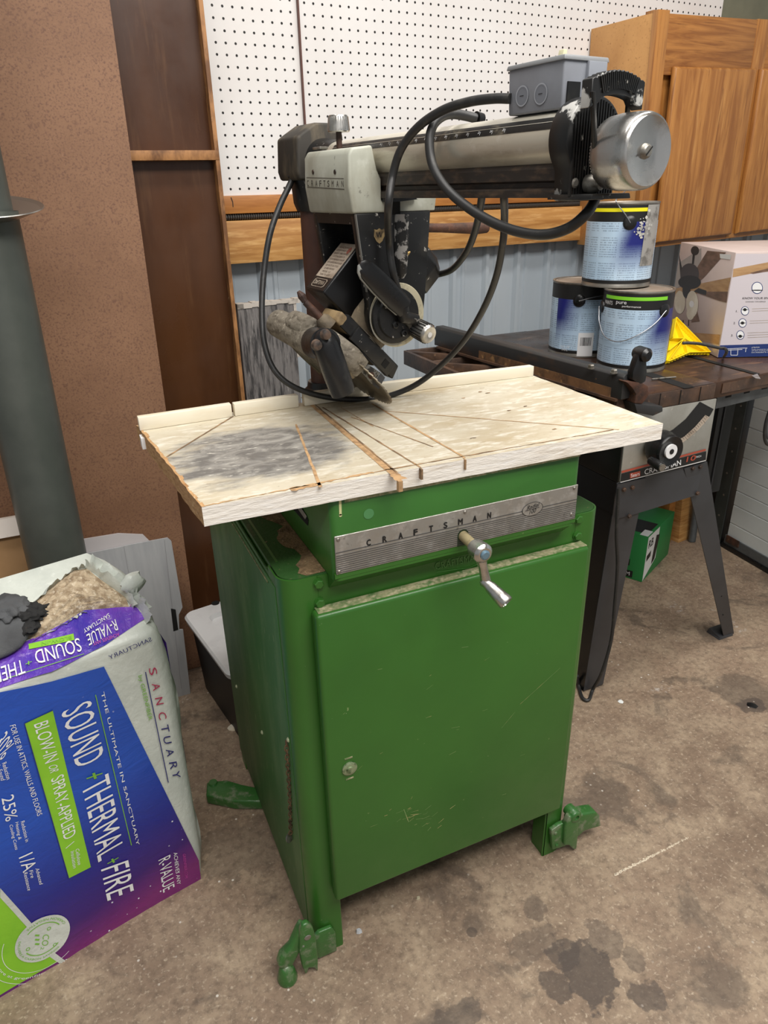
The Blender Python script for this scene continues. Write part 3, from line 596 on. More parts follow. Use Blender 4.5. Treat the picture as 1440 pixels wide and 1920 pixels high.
ch = obj('chain', mb, mat('rusty_chain', sr(120, 96, 70), [(sr(70, 54, 40), 60, .45, .6)], rough=.6, metal=.4), root)
obj('hook_plate', MB().lathe(pb_+V((-.001, .004, -.012)), pb_+V((-.0025, .006, -.0125)), [(0, .0095), (1, .0085)], 16), M['bolt'], ch)
for (x, y) in ((541, 1387), (492, 1373), (444, 1287)):
    p = ax(x, y, -.0012); mb = MB(); mb.lathe(p, p+V((-.003, 0, 0)), [(0, .0042), (.5, .004), (1, .002)], 12); obj('rivet', mb, mat('pale_rivet', sr(170, 176, 140), rough=.4), root)
# caster brackets on the legs
def yprism(pts, y, dy):
    ps_ = [ay(p[0], p[1], y) for p in pts]; return MB().hexa([p for p in ps_], [p+V((0, dy, 0)) for p in ps_])
def castpart(name, mb, par, bev=.0035): return obj(name, mb, M['green_cast'], par, bevel=bev, seg=3, smooth=60)
cb = castpart('caster_bracket', yprism([(563, 1747), (568, 1736), (578, 1732), (587, 1740), (593, 1760), (597, 1798), (597, 1824), (590, 1816), (580, 1816), (574, 1830), (567, 1812), (562, 1786)], -.028, .012), cab)
castpart('bracket_leaf', yprism([(590, 1757), (598, 1749), (622, 1739), (629, 1748), (632, 1783), (600, 1797), (592, 1798)], -.009, .008), cb, .002)
castpart('bracket_arm', yprism([(558, 1752), (566, 1738), (578, 1742), (572, 1764), (564, 1785), (550, 1812), (536, 1822), (522, 1816), (528, 1798), (546, 1780)], -.022, .020), cb, .005)
tp = az(536, 1824, 0); tp = V((tp.x, -.016, 0))
castpart('bracket_toe', MB().lathe(tp+UP*.0005, tp+UP*.040, [(0, .0175), (.12, .018), (.45, .0155), (.8, .0120), (.95, .008), (1, .003)], 22), cb, 0)
p = ay(577, 1758, -.0285); obj('bracket_hole', MB().lathe(p, p+V((0, -.001, 0)), [(0, .0062), (1, .0050)], 16), M['bolt'], cb)
cb = castpart('caster_bracket', yprism([(1060, 1550), (1068, 1532), (1079, 1530), (1086, 1545), (1084, 1572), (1082, 1592), (1076, 1594), (1068, 1586), (1058, 1586)], -.020, .014), cab)
castpart('bracket_leaf', yprism([(1034, 1558), (1048, 1548), (1066, 1540), (1074, 1552), (1070, 1578), (1060, 1587), (1036, 1594)], -.0125, .010), cb, .002)
p = ay(1078, 1530, -.016); castpart('bracket_knuckle', MB().lathe(p+V((0, .022, 0)), p-V((0, .006, 0)), [(0, .0125), (.9, .0135), (1, .0105), (1, .006), (.9, .0058)], 22), cb, 0)
castpart('bracket_arm', yprism([(1070, 1545), (1076, 1536), (1092, 1527), (1118, 1523), (1125, 1530), (1128, 1550), (1112, 1554), (1096, 1559), (1080, 1574)], -.012, .026), cb, .004)
for (x, y) in ((1042, 1562), (1044, 1585)): p = ay(x, y, -.0128); mb = MB(); screw(mb, p, (0, -1, 0), .004, .002); obj('bracket_bolt', mb, M['green_cast'], cb)
pts = [az(x, y, .028) for x, y in ((388, 1466), (425, 1462), (452, 1470), (492, 1478), (498, 1502), (440, 1502), (386, 1491))]
cb = castpart('caster_bracket', MB().hexa([V((p_.x, p_.y, .002)) for p_ in pts], pts), cab)
castpart('bracket_toe', MB().lathe(V((pts[0].x+.012, pts[0].y-.01, .0)), V((pts[0].x+.012, pts[0].y-.01, .032)), [(0, .016), (.6, .015), (1, .009)], 18), cb, 0)
for (x0, z1_) in ((CW-wf, .155),):
    obj('leg_flange', MB().box((x0, .0, 0.0), (x0+.002, .04, z1_)), M['green'], root)
# ------------------------------------------------------------------ radial arm saw
HT = .93
saw = root = thing('radial_arm_saw', 'old radial arm saw with chrome knob and white painted table, on the green cabinet', 'saw', (.25, .2, CH))
xb0, xb1, yb, zb = .0685, .4708, -.0299, .9033; zp0, zp1 = .7942, .8515
# green base housing under the table
mb = MB().ring([rr(xb0, yb, xb1, .40, .010, CH+.0005, 4), rr(xb0, yb, xb1, .40, .010, zb-.005, 4), rr(xb0+.003, yb+.003, xb1-.003, .397, .008, zb, 4)])
base = obj('base_housing', mb, M['green'], root, smooth=40)
mb = MB().ring([[V((x, yb-.0005, CH+.012)), V((x, yb-.0005, zp0-.007)), V((x, -.0005, zp0-.036)), V((x, .0, CH+.012))] for x in (xb0+.001, xb1-.001)]); obj('base_apron', mb, M['green'], base)
rnd = random.Random(8); mb = MB(); P0 = [V((xb0-.0005, .005+.012*i, CH+.0009)) for i in range(34)]; P1 = [V((xb0-.008-.022*abs(math.sin(i*.37+1))-rnd.uniform(0, .008), .005+.012*i, CH+.0005)) for i in range(34)]
mb.add(P0+P1, [(i, i+1, 35+i, 34+i) for i in range(33)]); obj('sawdust_drift', mb, mat('sawdust', sr(136, 112, 82), [(sr(96, 78, 54), 60, .45, .65), (sr(180, 156, 122), 160, .58, .7)], rough=1, bump=(160, 1)), base)
mb = MB(); mb.box((xb0+.02, yb-.0006, zb-.006), (xb1-.004, yb+.001, zb-.001)); obj('dust_line', mb, M['green_top'], base)
pl_ = Plane((0, yb-.0015, 0), (1, 0, 0), (0, 0, 1)); q = pl_.st
name_plate = obj('name_plate', MB().box((xb0+.003, yb-.0016, zp0), (xb1-.003, yb+.001, zp1)), M['alu'], root, bevel=.0005, seg=1)
name_plate['label'] = 'scratched aluminium name plate with fine lines'
x0_, x1_ = xb0+.003, xb1-.003; zz = zp0+.033
mb = line(pl_, (x0_, zz), (x1_, zz), .0010)
for i in range(9): 
    z_ = zp0+.0025+i*.0032; mb = join(mb, line(pl_, (x0_, z_), (x1_, z_), .0009))
obj('plate_line', mb, mat('engraved_line', sr(70, 70, 70), rough=.5), name_plate)
mb = MB(); letters = [(691, 1017), (721, 1010.5), (751, 1004), (779, 997.5), (808, 991), (835, 984.5), (863, 978), (890, 972), (917, 966)]
for ch_, (x, y) in zip('CRAFTSMAN', letters):
    c0 = q(x, y); wd = .0056 if ch_ != 'M' else .0068; hh = .0086
    text(ch_, pl_, c0+V((-wd/2, -hh/2)), c0+V((wd/2, -hh/2)), c0+V((-wd/2, hh/2)), .0006, mb=mb, bold=.0005)
obj('plate_lettering', mb, M['ink'], name_plate)
ec = q(998, 954); mb = MB(); F_ = lambda t, k: pl_.pos(ec+V((math.cos(t)*.0185*k, math.sin(t)*.0110*k)), .0010)
N = 40; mb.add([F_(2*math.pi*i/N, 1) for i in range(N)]+[F_(2*math.pi*i/N, .955) for i in range(N)], [(i, (i+1) % N, N+(i+1) % N, N+i) for i in range(N)])
obj('badge_ring', mb, M['ink'], name_plate)
mb = MB(); mb.add([pl_.pos(ec+V((math.cos(2*math.pi*i/N)*.0176, math.sin(2*math.pi*i/N)*.0104)), .0008) for i in range(N)], [tuple(range(N))]); obj('badge_field', mb, M['alu'], name_plate)
mb = text('Radial', pl_, ec+V((-.0105, .0005)), ec+V((.010, .0025)), ec+V((-.0085, .0068)), .0012); text('100', pl_, ec+V((-.0055, -.0078)), ec+V((.0055, -.0062)), ec+V((-.004, -.0012)), .0012, mb=mb); mb = join(mb, line(pl_, ec+V((-.013, -.0006)), ec+V((.012, .0008)), .0007, .0013))
obj('badge_lettering', mb, M['ink'], name_plate)
for (x, y) in ((634, 1012), (636, 1072), (1077, 915), (1071, 964), (872, 960)):
    p = ay(x, y, yb-.0016); mb = MB(); screw(mb, p, (0, -1, 0), .0028); obj('plate_screw', mb, M['bolt'], name_plate)
hc = ay(868, 1003, yb-.0016); mb = MB(); mb.box((hc.x-.009, yb-.0020, zp0), (hc.x+.009, yb-.0014, hc.z)); mb.cyl(V((hc.x, yb-.0014, hc.z)), V((hc.x, yb-.0021, hc.z)), .009)
obj('shaft_cutout', mb, mat('green_shadow_gap', sr(30, 50, 24), rough=.6), name_plate)
# drips of paint on the housing
mb = MB()
for (x, y, x2, y2, wd) in ((638, 933, 639, 967, .0035),): a = q(x, y); b = q(x2, y2); mb = join(mb, line(Plane((0, yb, 0), (1, 0, 0), (0, 0, 1)), a, b, wd), disc(Plane((0, yb, 0), (1, 0, 0), (0, 0, 1)), b, wd*.6))
obj('paint_drip', mb, mat('cream_paint_drip', sr(206, 204, 150), rough=.3), base)
mb = disc(Plane((0, yb, 0), (1, 0, 0), (0, 0, 1)), q(692, 964), .0075); obj('pale_spot', mb, mat('pale_green_spot', sr(80, 138, 86), rough=.3), base)
# slot on the left face of the housing
mb = MB().add([V((xb0-.0006, .162, .868)), V((xb0-.0006, .075, .868)), V((xb0-.0006, .070, .828)), V((xb0-.0006, .078, .818)), V((xb0-.0006, .150, .842))], [(0, 1, 2, 3, 4)])
a, b, c, d = [ax(x, y, xb0-.0008) for x, y in ((546, 951), (566, 951), (578, 975), (577, 986))]
obj('side_slot', MB().add([a, b, c, d], [(0, 1, 2, 3)]), M['dark'], base)
obj('slot_latch', MB().add([ax(x, y, xb0-.0014) for x, y in ((557, 952), (563, 950), (575, 968), (572, 974))], [(0, 1, 2, 3)]), M['alu'], base)
# elevation crank
sh0 = V((hc.x, yb, hc.z)); hub = sh0+V((0, -.048, -.004))
e_ = obj('crank_shaft', MB().cyl(sh0+V((0, .01, 0)), hub+V((0, .01, 0)), .0075), mat('dusty_shaft', sr(150, 138, 104), [(sr(90, 80, 60), 60, .5, .7)], rough=.6), root)
cr = obj('crank_hub', MB().lathe(hub+V((0, .016, 0)), hub+V((0, -.014, 0)), [(0, .009), (.1, .0125), (.6, .0145), (.85, .0145), (.93, .0125), (1, .010)], 28), M['chrome'], root)
obj('hub_bolt', MB().lathe(hub+V((0, -.013, 0)), hub+V((0, -.017, 0)), [(0, .0072), (.6, .0072), (1, .005)], 12), mat('bluish_bolt', sr(120, 150, 168), rough=.3, metal=.6), cr)
g1 = ay(911, 1090, hub.y-.004)
obj('crank_arm', MB().tube([hub+V((.001, -.002, -.010)), hub.lerp(g1, .5)+V((0, 0, 0)), g1], [.0085, .0065, .0075], 12), M['chrome'], root, smooth=50)
g2 = ay(950, 1131, g1.y-.035)
obj('crank_grip', MB().lathe(g1+V((-.003, .004, .002)), g2, [(0, .006), (.08, .0085), (.2, .007), (.35, .009), (.7, .0105), (.95, .0115), (1, .0105), (1, .007), (.93, .0065)], 24), M['chrome'], root, smooth=50)
# table
def tz(x, y, z=HT): return az(x, y, z)
TL, TR_, BR_, BL_ = tz(378, 951), tz(1243.5, 794), tz(1005, 706), tz(266, 810)
ext = V((0, .04, 0)); BRx = BR_+ext; BLx = BL_+(BL_-TL)*.12; corners = [TL, TR_, BRx, BLx]; thk = .0255
mb = MB()
def lerp2(u, v): return (TL.lerp(TR_, u)).lerp(BLx.lerp(BRx, u), v)
n = 44
random.seed(3)
edge = [TL.lerp(TR_, i/n)+V((0, random.uniform(-.0006, .0006), 0)) for i in range(n+1)]+[TR_.lerp(BRx, i/20)+V((random.uniform(-.0012, .001), 0, 0)) for i in range(1, 21)]+[BRx.lerp(BLx, i/10) for i in range(1, 10)]+[BLx.lerp(TL, i/26)+V((random.uniform(-.001, .001), 0, 0)) for i in range(0, 26)]
mb.add([p for p in edge], [tuple(range(len(edge)))])
tb = obj('table_top', mb, M['table'], root)
nE = len(edge); mb = MB()
low = [p-UP*thk for p in edge]; up_ = [V(p) for p in edge]
mb.add(up_+low, [(i, (i+1) % nE, nE+(i+1) % nE, nE+i) for i in range(nE) if not (n+20+10 <= i+1)]+[tuple(range(nE, 2*nE))])
obj('painted_edge', mb, M['edgepaint'], tb)['label'] = 'white painted front edge of the board'
mb = MB(); k0 = n+30-1
mb.add(up_[k0:]+[up_[0]]+low[k0:]+[low[0]], []); m_n = nE-k0+1
mb.f = [(i, i+1, m_n+i+1, m_n+i) for i in range(m_n-1)]; mb.mi = [0]*len(mb.f)
obj('raw_edge', mb, M['rawedge'], tb)['label'] = 'bare sawn left end of the board'
mb = MB()
for i in range(m_n-1):                              # chewed upper corner of the raw end
    a = up_[(k0+i)]; b = up_[(k0+i+1) % nE]; w_ = random.uniform(.002, .006)
    mb.add([a+UP*.0003, b+UP*.0003, b+V((w_, 0, .0003)), a+V((w_, 0, .0003))], [(0, 1, 2, 3)])
obj('chewed_corner', mb, M['rawedge'], tb)
pt = Plane((0, 0, HT), (1, 0, 0), (0, 1, 0)); q = pt.st
def kerf(x0, y0, x1, y1, w0, w1, m, wob=.0006, k=22):
    a, b = q(x0, y0), q(x1, y1); d = (b-a).normalized(); nn = V((-d.y, d.x)); L_ = []; R_ = []
    for i in range(k+1):
        c_ = a.lerp(b, i/k); w_ = (w0+(w1-w0)*i/k)/2
        L_.append(pt.pos(c_+nn*(w_+random.uniform(-wob, wob)), .0005)); R_.append(pt.pos(c_-nn*(w_+random.uniform(-wob, wob)), .0005))
    mb = MB().add(L_+R_, [(i, i+1, k+2+i, k+1+i) for i in range(k)]); return obj('saw_kerf', mb, m, tb)
kerf(567, 745, 738, 889, .007, .010, M['kerf']); kerf(738, 889, 752, 900, .011, .016, M['kerf'], .002, 4)
kerf(574, 745, 745, 887, .0022, .003, M['kerfdark'])
kerf(605, 764, 789, 877, .0026, .0030, M['kerfdark']); kerf(697, 757, 872, 859, .0035, .004, M['kerf']); kerf(658, 782, 812, 838, .0018, .002, M['kerfdark'])
kerf(640, 765, 700, 800, .0015, .0015, M['kerf'])
kerf(555, 796, 601, 914, .0035, .004, M['kerf']); kerf(437, 781, 313, 857, .0032, .0032, M['kerfdark'], .0003)
kerf(722, 771, 1161, 806, .002, .0022, M['kerf'], .0004, 40)
kerf(383, 949, 700, 886, .0024, .005, M['kerf'], .0016, 40); kerf(700, 886, 1150, 806, .0025, .0022, M['kerfdark'], .0012, 40); kerf(545, 919, 602, 908, .012, .006, M['kerf'], .003, 8)
for i, (x, y) in enumerate(((915, 737), (900, 735), (985, 762), (955, 770), (868, 747), (1040, 805))):
    c0 = q(x, y); pts = [pt.pos(c0+V((math.cos(t)*.006*random.uniform(.4, 1), math.sin(t)*.003*random.uniform(.4, 1))), .0006) for t in [2*math.pi*j/9 for j in range(9)]]
    obj('burn_spot', MB().add(pts, [tuple(range(9))]), M['kerfdark'], tb)
# notch where the wide kerf leaves the front edge
for (x, y, w_) in ((750, 902, .006), (790, 880, .003), (872, 862, .002)):
    p = tz(x, y); mb = MB().box((p.x-w_/2, p.y-.0022, HT-.014), (p.x+w_/2, p.y+.004, HT+.0004)); obj('edge_notch', mb, M['kerf'] if w_ > .004 else M['kerfdark'], tb)
# fence in four lengths
fy = .312
def fence(xa, xb_, za, zb2, ya, yb2, top_dy=.015):
    mb = MB().hexa([V((xa, ya, HT+.0003)), V((xb_, yb2, HT+.0003)), V((xb_, yb2+top_dy, HT+.0003)), V((xa, ya+top_dy, HT+.0003))], [V((xa, ya, za)), V((xb_, yb2, zb2)), V((xb_, yb2+top_dy, zb2)), V((xa, ya+top_dy, za))])
    return obj('fence_strip', mb, M['fence'], root, bevel=.0012)
xs = [ay(x, 770, fy).x for x in (262, 435, 440, 562, 575)]
fence(BL_.x-.002, xs[1], .9515, .9515, fy-.006, fy); fence(xs[2], xs[3], .951, .951, fy, fy+.002)
fence(xs[4]-.002, ay(702, 740, fy+.004).x, .951, .951, fy+.002, fy+.004); fence(ay(704, 740, fy+.004).x, BR_.x-.003, .951, .950, fy+.004, BR_.y+.004)
obj('end_cleat', MB().box((BL_.x-.004, BL_.y-.014, HT-.024), (BL_.x+.004, BL_.y+.008, HT-.006)), M['white'], tb)
# --- arm frame: t along the arm towards the front, s towards the left, z up
a7 = math.radians(7); R0 = V((.234, .44, 0)); FD = V((math.sin(a7), -math.cos(a7), 0)); SD = V((-math.cos(a7), -math.sin(a7), 0))
A = lambda t, s, z: R0+FD*t+SD*s+UP*z
SZ = lambda s, z, t: A(t, s, z)
def asd(px, py, s): d = ray(px, py); k = (s-(CAMP-R0).dot(SD))/d.dot(SD); P = CAMP+d*k; return ((P-R0).dot(FD), P.z)
def atd(px, py, t): d = ray(px, py); k = (t-(CAMP-R0).dot(FD))/d.dot(FD); P = CAMP+d*k; return ((P-R0).dot(SD), P.z)
obj('column', MB().cyl(A(0, 0, CH+.001), A(0, 0, 1.29), .0262, n=32), M['rustpipe'], root)
obj('column_base', MB().lathe(A(0, 0, CH+.05), A(0, 0, .938), [(0, .045), (.8, .045), (.9, .034), (1, .032)], 28), M['black'], root)
ZC = 1.309; RT = .0278
arm = obj('arm_tube', MB().cyl(A(.03, 0, ZC), A(.607, 0, ZC), RT, n=48), M['steel'], root)
def arc(r, t0, t1, a0, a1, k=10):
    mb = MB(); P0 = [A(t0, r*math.cos(a0+(a1-a0)*i/k), ZC+r*math.sin(a0+(a1-a0)*i/k)) for i in range(k+1)]; P1 = [A(t1, r*math.cos(a0+(a1-a0)*i/k), ZC+r*math.sin(a0+(a1-a0)*i/k)) for i in range(k+1)]
    return mb.add(P0+P1, [(i, i+1, k+2+i, k+1+i) for i in range(k)])
obj('scale_band', arc(RT+.0004, .12, .606, math.radians(21), math.radians(48)), mat('sooty_scale_band', sr(40, 38, 34), [(sr(136, 126, 106), 18, .52, .7, (1, 1, 1), 1), (sr(22, 21, 20), 30, .4, .6)], rough=.4), arm)
obj('scale_rib', arc(RT+.0008, .12, .606, math.radians(35.2), math.radians(36.4), 2), M['steel'], arm)
mb = MB(); ps = Plane(A(0, 0, 0), FD, UP)
for i, num in enumerate(['6', '7', '8', '9', '10', '11', '12', '20', '21', '22', '23', '24', '25']):
    t_ = .265+i*.0215; ang = math.radians(27); c0 = A(t_, (RT+.0007)*math.cos(ang), ZC+(RT+.0007)*math.sin(ang)); e2 = (SD*-math.sin(ang)+UP*math.cos(ang))
    pq = Plane(c0, FD, e2); text(num, pq, (0, 0), (.0016*len(num), 0), (0, .0026), .0003, mb=mb); mb.add(line(pq, (.0045, -.002), (.0045, .002), .0004, .0003).v, [(0, 1, 2, 3)])
obj('scale_numbers', mb, M['white'], arm)
# lower rail: channel profile
rail_prof = [(-.021, 1.283), (-.021, 1.272), (-.016, 1.270), (-.016, 1.2655), (-.024, 1.263), (-.024, 1.2555), (.024, 1.2555), (.024, 1.263), (.016, 1.2655), (.016, 1.270), (.021, 1.272), (.021, 1.283), (.016, 1.292), (-.016, 1.292)]
obj('arm_rail', MB().prism(rail_prof, SZ, .05, .612), M['rail'], root, smooth=20)
# rear casting (black) over the column
rc = [(-.043, 1.288), (-.036, 1.352), (-.012, 1.366), (.012, 1.366), (.036, 1.352), (.047, 1.345), (.050, 1.296), (.046, 1.283), (-.03, 1.283)]
obj('rear_housing', MB().prism(rc, SZ, -.035, .045), M['rearcap'], root, bevel=.004, seg=3)
obj('rear_neck', MB().lathe(A(.03, 0, ZC), A(.10, 0, ZC), [(0, .036), (.4, .034), (1, RT+.001)], 32), M['black'], root)
obj('column_sleeve', MB().lathe(A(0, 0, 1.235), A(0, 0, 1.30), [(0, .031), (.2, .036), (1, .040)], 28), M['black'], root)
# end cap
arch = [(-.024, 1.2525), (-.026, 1.280)]+[(-.0372*math.cos(t), ZC+.0372*math.sin(t)) for t in [math.radians(x) for x in range(-27, 208, 9)]]+[(.026, 1.280), (.024, 1.2525)]
ec_ = obj('end_cap', MB().prism(arch, SZ, .6075, .634), M['blackchip'], root, bevel=.002, seg=2, smooth=40)
mb = MB()
for i in range(17):
    s_ = -.029+i*.0036; hh = math.sqrt(max(0, .0335**2-s_**2)); mb.box((.633, s_-.0009, 1.257), (.6362, s_+.0009, ZC+hh), F=lambda t, s, z: A(t, s, z))
obj('cap_ribs', mb, M['black'], ec_)
mb = MB(); screw(mb, A(.6355, .0235, 1.269), FD, .0048, .002); obj('cap_screw', mb, M['bolt'], ec_)
mb = MB(); mb.prism([(-.026, 1.254), (.030, 1.254), (.028, 1.259), (-.024, 1.259)], SZ, .604, .665); obj('cap_foot', mb, M['black'], ec_, bevel=.001)
# swinging latch with ribbed grip
TGp = .668; mb = MB()
for (xa, ya, xb_, yb_) in ((1117, 335, 1111, 172), (1176, 215, 1180, 170)):
    (s0, z0_), (s1, z1_) = atd(xa, ya, TGp-.012), atd(xb_, yb_, TGp+.009); mb.hexa([A(TGp-.014, s0-.0019, z0_), A(TGp-.014, s0+.0019, z0_), A(TGp-.010, s0+.0019, z0_), A(TGp-.010, s0-.0019, z0_)], [A(TGp+.007, s1-.0019, z1_), A(TGp+.007, s1+.0019, z1_), A(TGp+.0115, s1+.0019, z1_), A(TGp+.0115, s1-.0019, z1_)])
lt = obj('latch_bar', mb, M['black'], root, bevel=.0006)
s0, z0_ = atd(1096, 165, TGp); s1, z1_ = atd(1198, 165, TGp); sm, zm = atd(1147, 132, TGp)
cs = (s0+s1)/2; hw = abs(s0-s1)/2-.001; sag = .0085; Rg = (hw*hw+sag*sag)/(2*sag); zc_ = zm-Rg; half = math.asin(hw/Rg); prof = []
for i in range(53):
    t = -half+2*half*i/52; r_ = Rg-(.0011 if i % 4 < 2 and 3 < i < 49 else 0); prof.append((cs+r_*math.sin(t), zc_+r_*math.cos(t)))
th_ = .0195
inn = [(cs+Rg*math.sin(-half+2*half*i/20)*.99, zc_+Rg*math.cos(-half+2*half*i/20)-(th_+(.003 if i < 4 or i > 16 else 0))) for i in range(21)]
obj('latch_grip', MB().prism(prof+inn[::-1], SZ, TGp-.005, TGp+.008), M['blackchip'], root, bevel=.0008, seg=1)
mb = MB(); 
for i in range(3, 23): 
    t = -half+2*half*(i+.5)/26; e_t = V((cs+(Rg-.0085)*math.sin(t), zc_+(Rg-.0085)*math.cos(t))); dd = V((math.sin(t), math.cos(t)))*.0068; nn = V((math.cos(t), -math.sin(t)))*.0007
    p4 = [e_t-dd-nn, e_t-dd+nn, e_t+dd+nn, e_t+dd-nn]; mb.prism([tuple(p) for p in p4], SZ, TGp+.007, TGp+.0095)
obj('grip_ribs', mb, M['black'], lt)
# chrome knob
K = lambda t: A(t, -.001, 1.2945)
kn = obj('arm_knob', MB().lathe(K(.658), K(.702), [(0, .010), (0, .0305), (.04, .0322), (.30, .0335), (.70, .0335), (.88, .0330), (.96, .0318), (1, .0295), (.985, .0280), (.93, .020), (.90, .012), (.895, .0004)], 72), M['chrome'], root, smooth=40)
mb = MB()
for i in range(72):
    t = 2*math.pi*i/72; c0 = K(.6585)+(SD*math.cos(t)+UP*math.sin(t))*.0317; tg = -SD*math.sin(t)+UP*math.cos(t)
    mb.add([c0-tg*.0006, c0+tg*.0006, c0+tg*.0006+FD*.008+(SD*math.cos(t)+UP*math.sin(t))*.0008, c0-tg*.0006+FD*.008+(SD*math.cos(t)+UP*math.sin(t))*.0008], [(0, 1, 2, 3)])
obj('knurling', mb, M['chrome'], kn)
mb = MB(); mb.lathe(K(.696), K(.7020), [(0, .0078), (.3, .0068), (.7, .0060), (.93, .0045), (1, .002)], 24); sc_ = obj('knob_screw', mb, M['bolt'], kn)
dv = (SD*.7-UP*.7).normalized(); dn = (SD*.7+UP*.7).normalized(); c0 = K(.7023)
obj('screw_slot', MB().add([c0+dv*.0055+dn*.0007, c0-dv*.0055+dn*.0007, c0-dv*.0055-dn*.0007, c0+dv*.0055-dn*.0007], [(0, 1, 2, 3)]), M['dark'], kn)
mb = MB(); mb.lathe(A(.636, .006, 1.268), A(.652, .004, 1.268), [(0, .009), (.5, .0095), (1, .006)], 18); obj('lock_spindle', mb, M['bolt'], ec_)
# grey switch box on the arm
bt0, bt1, bs0, bs1, bz0, bz1 = .517, .600, -.041, .015, 1.3368, 1.3800
def brr(t0, t1, s0, s1, z): return [A(t0, s0, z), A(t1, s0, z), A(t1, s1, z), A(t0, s1, z)]
sb = obj('switch_box', MB().ring([brr(bt0+.001, bt1-.001, bs0+.001, bs1-.001, bz0), brr(bt0, bt1, bs0, bs1, bz1)]), M['switchgrey'], root, bevel=.002, seg=3)
obj('box_lid', MB().ring([brr(bt0-.002, bt1+.002, bs0-.004, bs1+.002, bz1-.001), brr(bt0-.001, bt1+.001, bs0-.003, bs1+.001, bz1+.0035)]), mat('grey_box_lid', sr(136, 138, 140), rough=.45), sb, bevel=.001)
pk = Plane(A(0, bs1, 0), FD, UP)
for (x, y) in ((979, 180), (1014, 176)):
    c0 = pk.st(x, y)
    ko = obj('knockout', join(disc(pk, c0, .0085, .0004, r2=.0073), disc(pk, c0, .0073, .0003)), M['switchgrey'], sb)
    ko.data.materials[0] = mat('grey_knockout', sr(122, 126, 134), rough=.4)
    obj('knockout_slot', line(pk, c0+V((-.003, 0)), c0+V((.003, 0)), .0007, .0008), M['ink'], sb)
    obj('knockout_ring', disc(pk, c0, .0098, .0003, r2=.0085), mat('pale_ring', sr(166, 170, 178), rough=.35), sb)
mb = MB().box((bt1-.002, bs1-.023, bz0+.001), (bt1+.0012, bs1-.006, bz0+.024), F=lambda t, s, z: A(t, s, z)); obj('box_recess', mb, M['black'], sb)
mb = MB().box((bt1-.002, bs0+.001, bz0+.001), (bt1+.0040, bs0+.026, bz1-.001), F=lambda t, s, z: A(t, s, z)); obj('front_boss', mb, M['switchgrey'], sb, bevel=.0004)
(t0, z0_) = asd(1052, 98, -.012)
obj('toggle', MB().hexa([A(t0-.004, -.010, bz1+.003), A(t0+.004, -.010, bz1+.003), A(t0+.004, -.016, bz1+.003), A(t0-.004, -.016, bz1+.003)], [A(t0-.001, -.010, bz1+.013), A(t0+.006, -.010, bz1+.013), A(t0+.006, -.015, bz1+.013), A(t0-.001, -.015, bz1+.013)]), M['ivory'], sb, bevel=.0006)
# carriage
cp_ = [(-.060, 1.318), (-.072, 1.302), (-.076, 1.272), (-.070, 1.236), (.070, 1.236), (.0755, 1.272), (.073, 1.310), (.068, 1.3185), (.050, 1.323), (.036, 1.3235), (.026, 1.316), (.019, 1.290), (.019, 1.283), (-.019, 1.283), (-.026, 1.300), (-.036, 1.32)]
cg = [(.0, 0)]
LEFT = [(.070, 1.2365), (.0755, 1.272), (.0735, 1.311), (.068, 1.3195), (.036, 1.3225), (.0335, 1.312), (.030, 1.290), (.022, 1.278), (.0225, 1.2525), (-.06, 1.2525), (-.072, 1.27), (-.070, 1.2365)]
RIGHT = [(-.060, 1.253), (-.060, 1.31), (-.070, 1.308), (-.0755, 1.272)]
car = obj('carriage', MB().prism([(.070, 1.2365), (.0755, 1.272), (.0735, 1.311), (.068, 1.3195), (.036, 1.3225), (.033, 1.308), (.029, 1.292), (.0225, 1.280), (.0225, 1.2525), (.0, 1.2525), (.0, 1.2365)], SZ, .122, .262), M['castgrey'], root, bevel=.0035, seg=3)
obj('carriage_bridge', MB().prism([(.0005, 1.2368), (.0005, 1.2522), (-.024, 1.2524), (-.024, 1.29), (-.03, 1.318), (-.066, 1.315), (-.0745, 1.272), (-.070, 1.2368)], SZ, .124, .2605), M['castgrey'], car, bevel=.0015)
obj('carriage_slot', MB().box((.2615, -.007, 1.2335), (.2635, .006, 1.2555), F=lambda t, s, z: A(t, s, z)), M['dark'], car)
obj('rail_shadow_plate', MB().prism([(-.034, 1.2525), (-.03, 1.2557), (.0225, 1.2557), (.0225, 1.2505), (-.005, 1.2505)], SZ, .262, .268), M['nearblack'], car)
psd = Plane(A(0, .0750, 1.272), FD, UP, None)
def side_pt(x, y, off=.0008):                       # left flank of the carriage
    t_, z_ = asd(x, y, .0745); s_ = .0755-.0020*max(0, (z_-1.272))/.039-.0055*max(0, (1.272-z_))/.0355
    return A(t_, s_+off, z_)
class Flank:
    n = SD
    def st(s, x, y): return V(asd(x, y, .0748))
    def pos(s, q, off=0):
        z_ = q[1]; s_ = .0755-.0020*max(0, (z_-1.272))/.039-.0055*max(0, (1.272-z_))/.0355; return A(q[0], s_+off, z_)
fl = Flank(); mb = MB()
for ch_, x in zip('CRAFTSMAN', (578, 586.2, 593.8, 601.5, 609, 616.5, 624.5, 633.5, 643)):
    c0 = fl.st(x, 343.5+(x-578)*.02); wd = .0062; hh = .0082; text(ch_, fl, c0+V((-wd/2, -hh/2)), c0+V((wd/2, -hh/2)), c0+V((-wd/2, hh/2)), .0003, mb=mb)
obj('cast_name', mb, mat('grimy_letters', sr(66, 62, 54), rough=.6), car)
mb = join(line(fl, fl.st(575, 333), fl.st(645, 335), .0009, .0003), line(fl, fl.st(577, 350.5), fl.st(646, 355), .0012, .0004)); obj('cast_line', mb, mat('grime_line', sr(84, 80, 70), rough=.6), car)
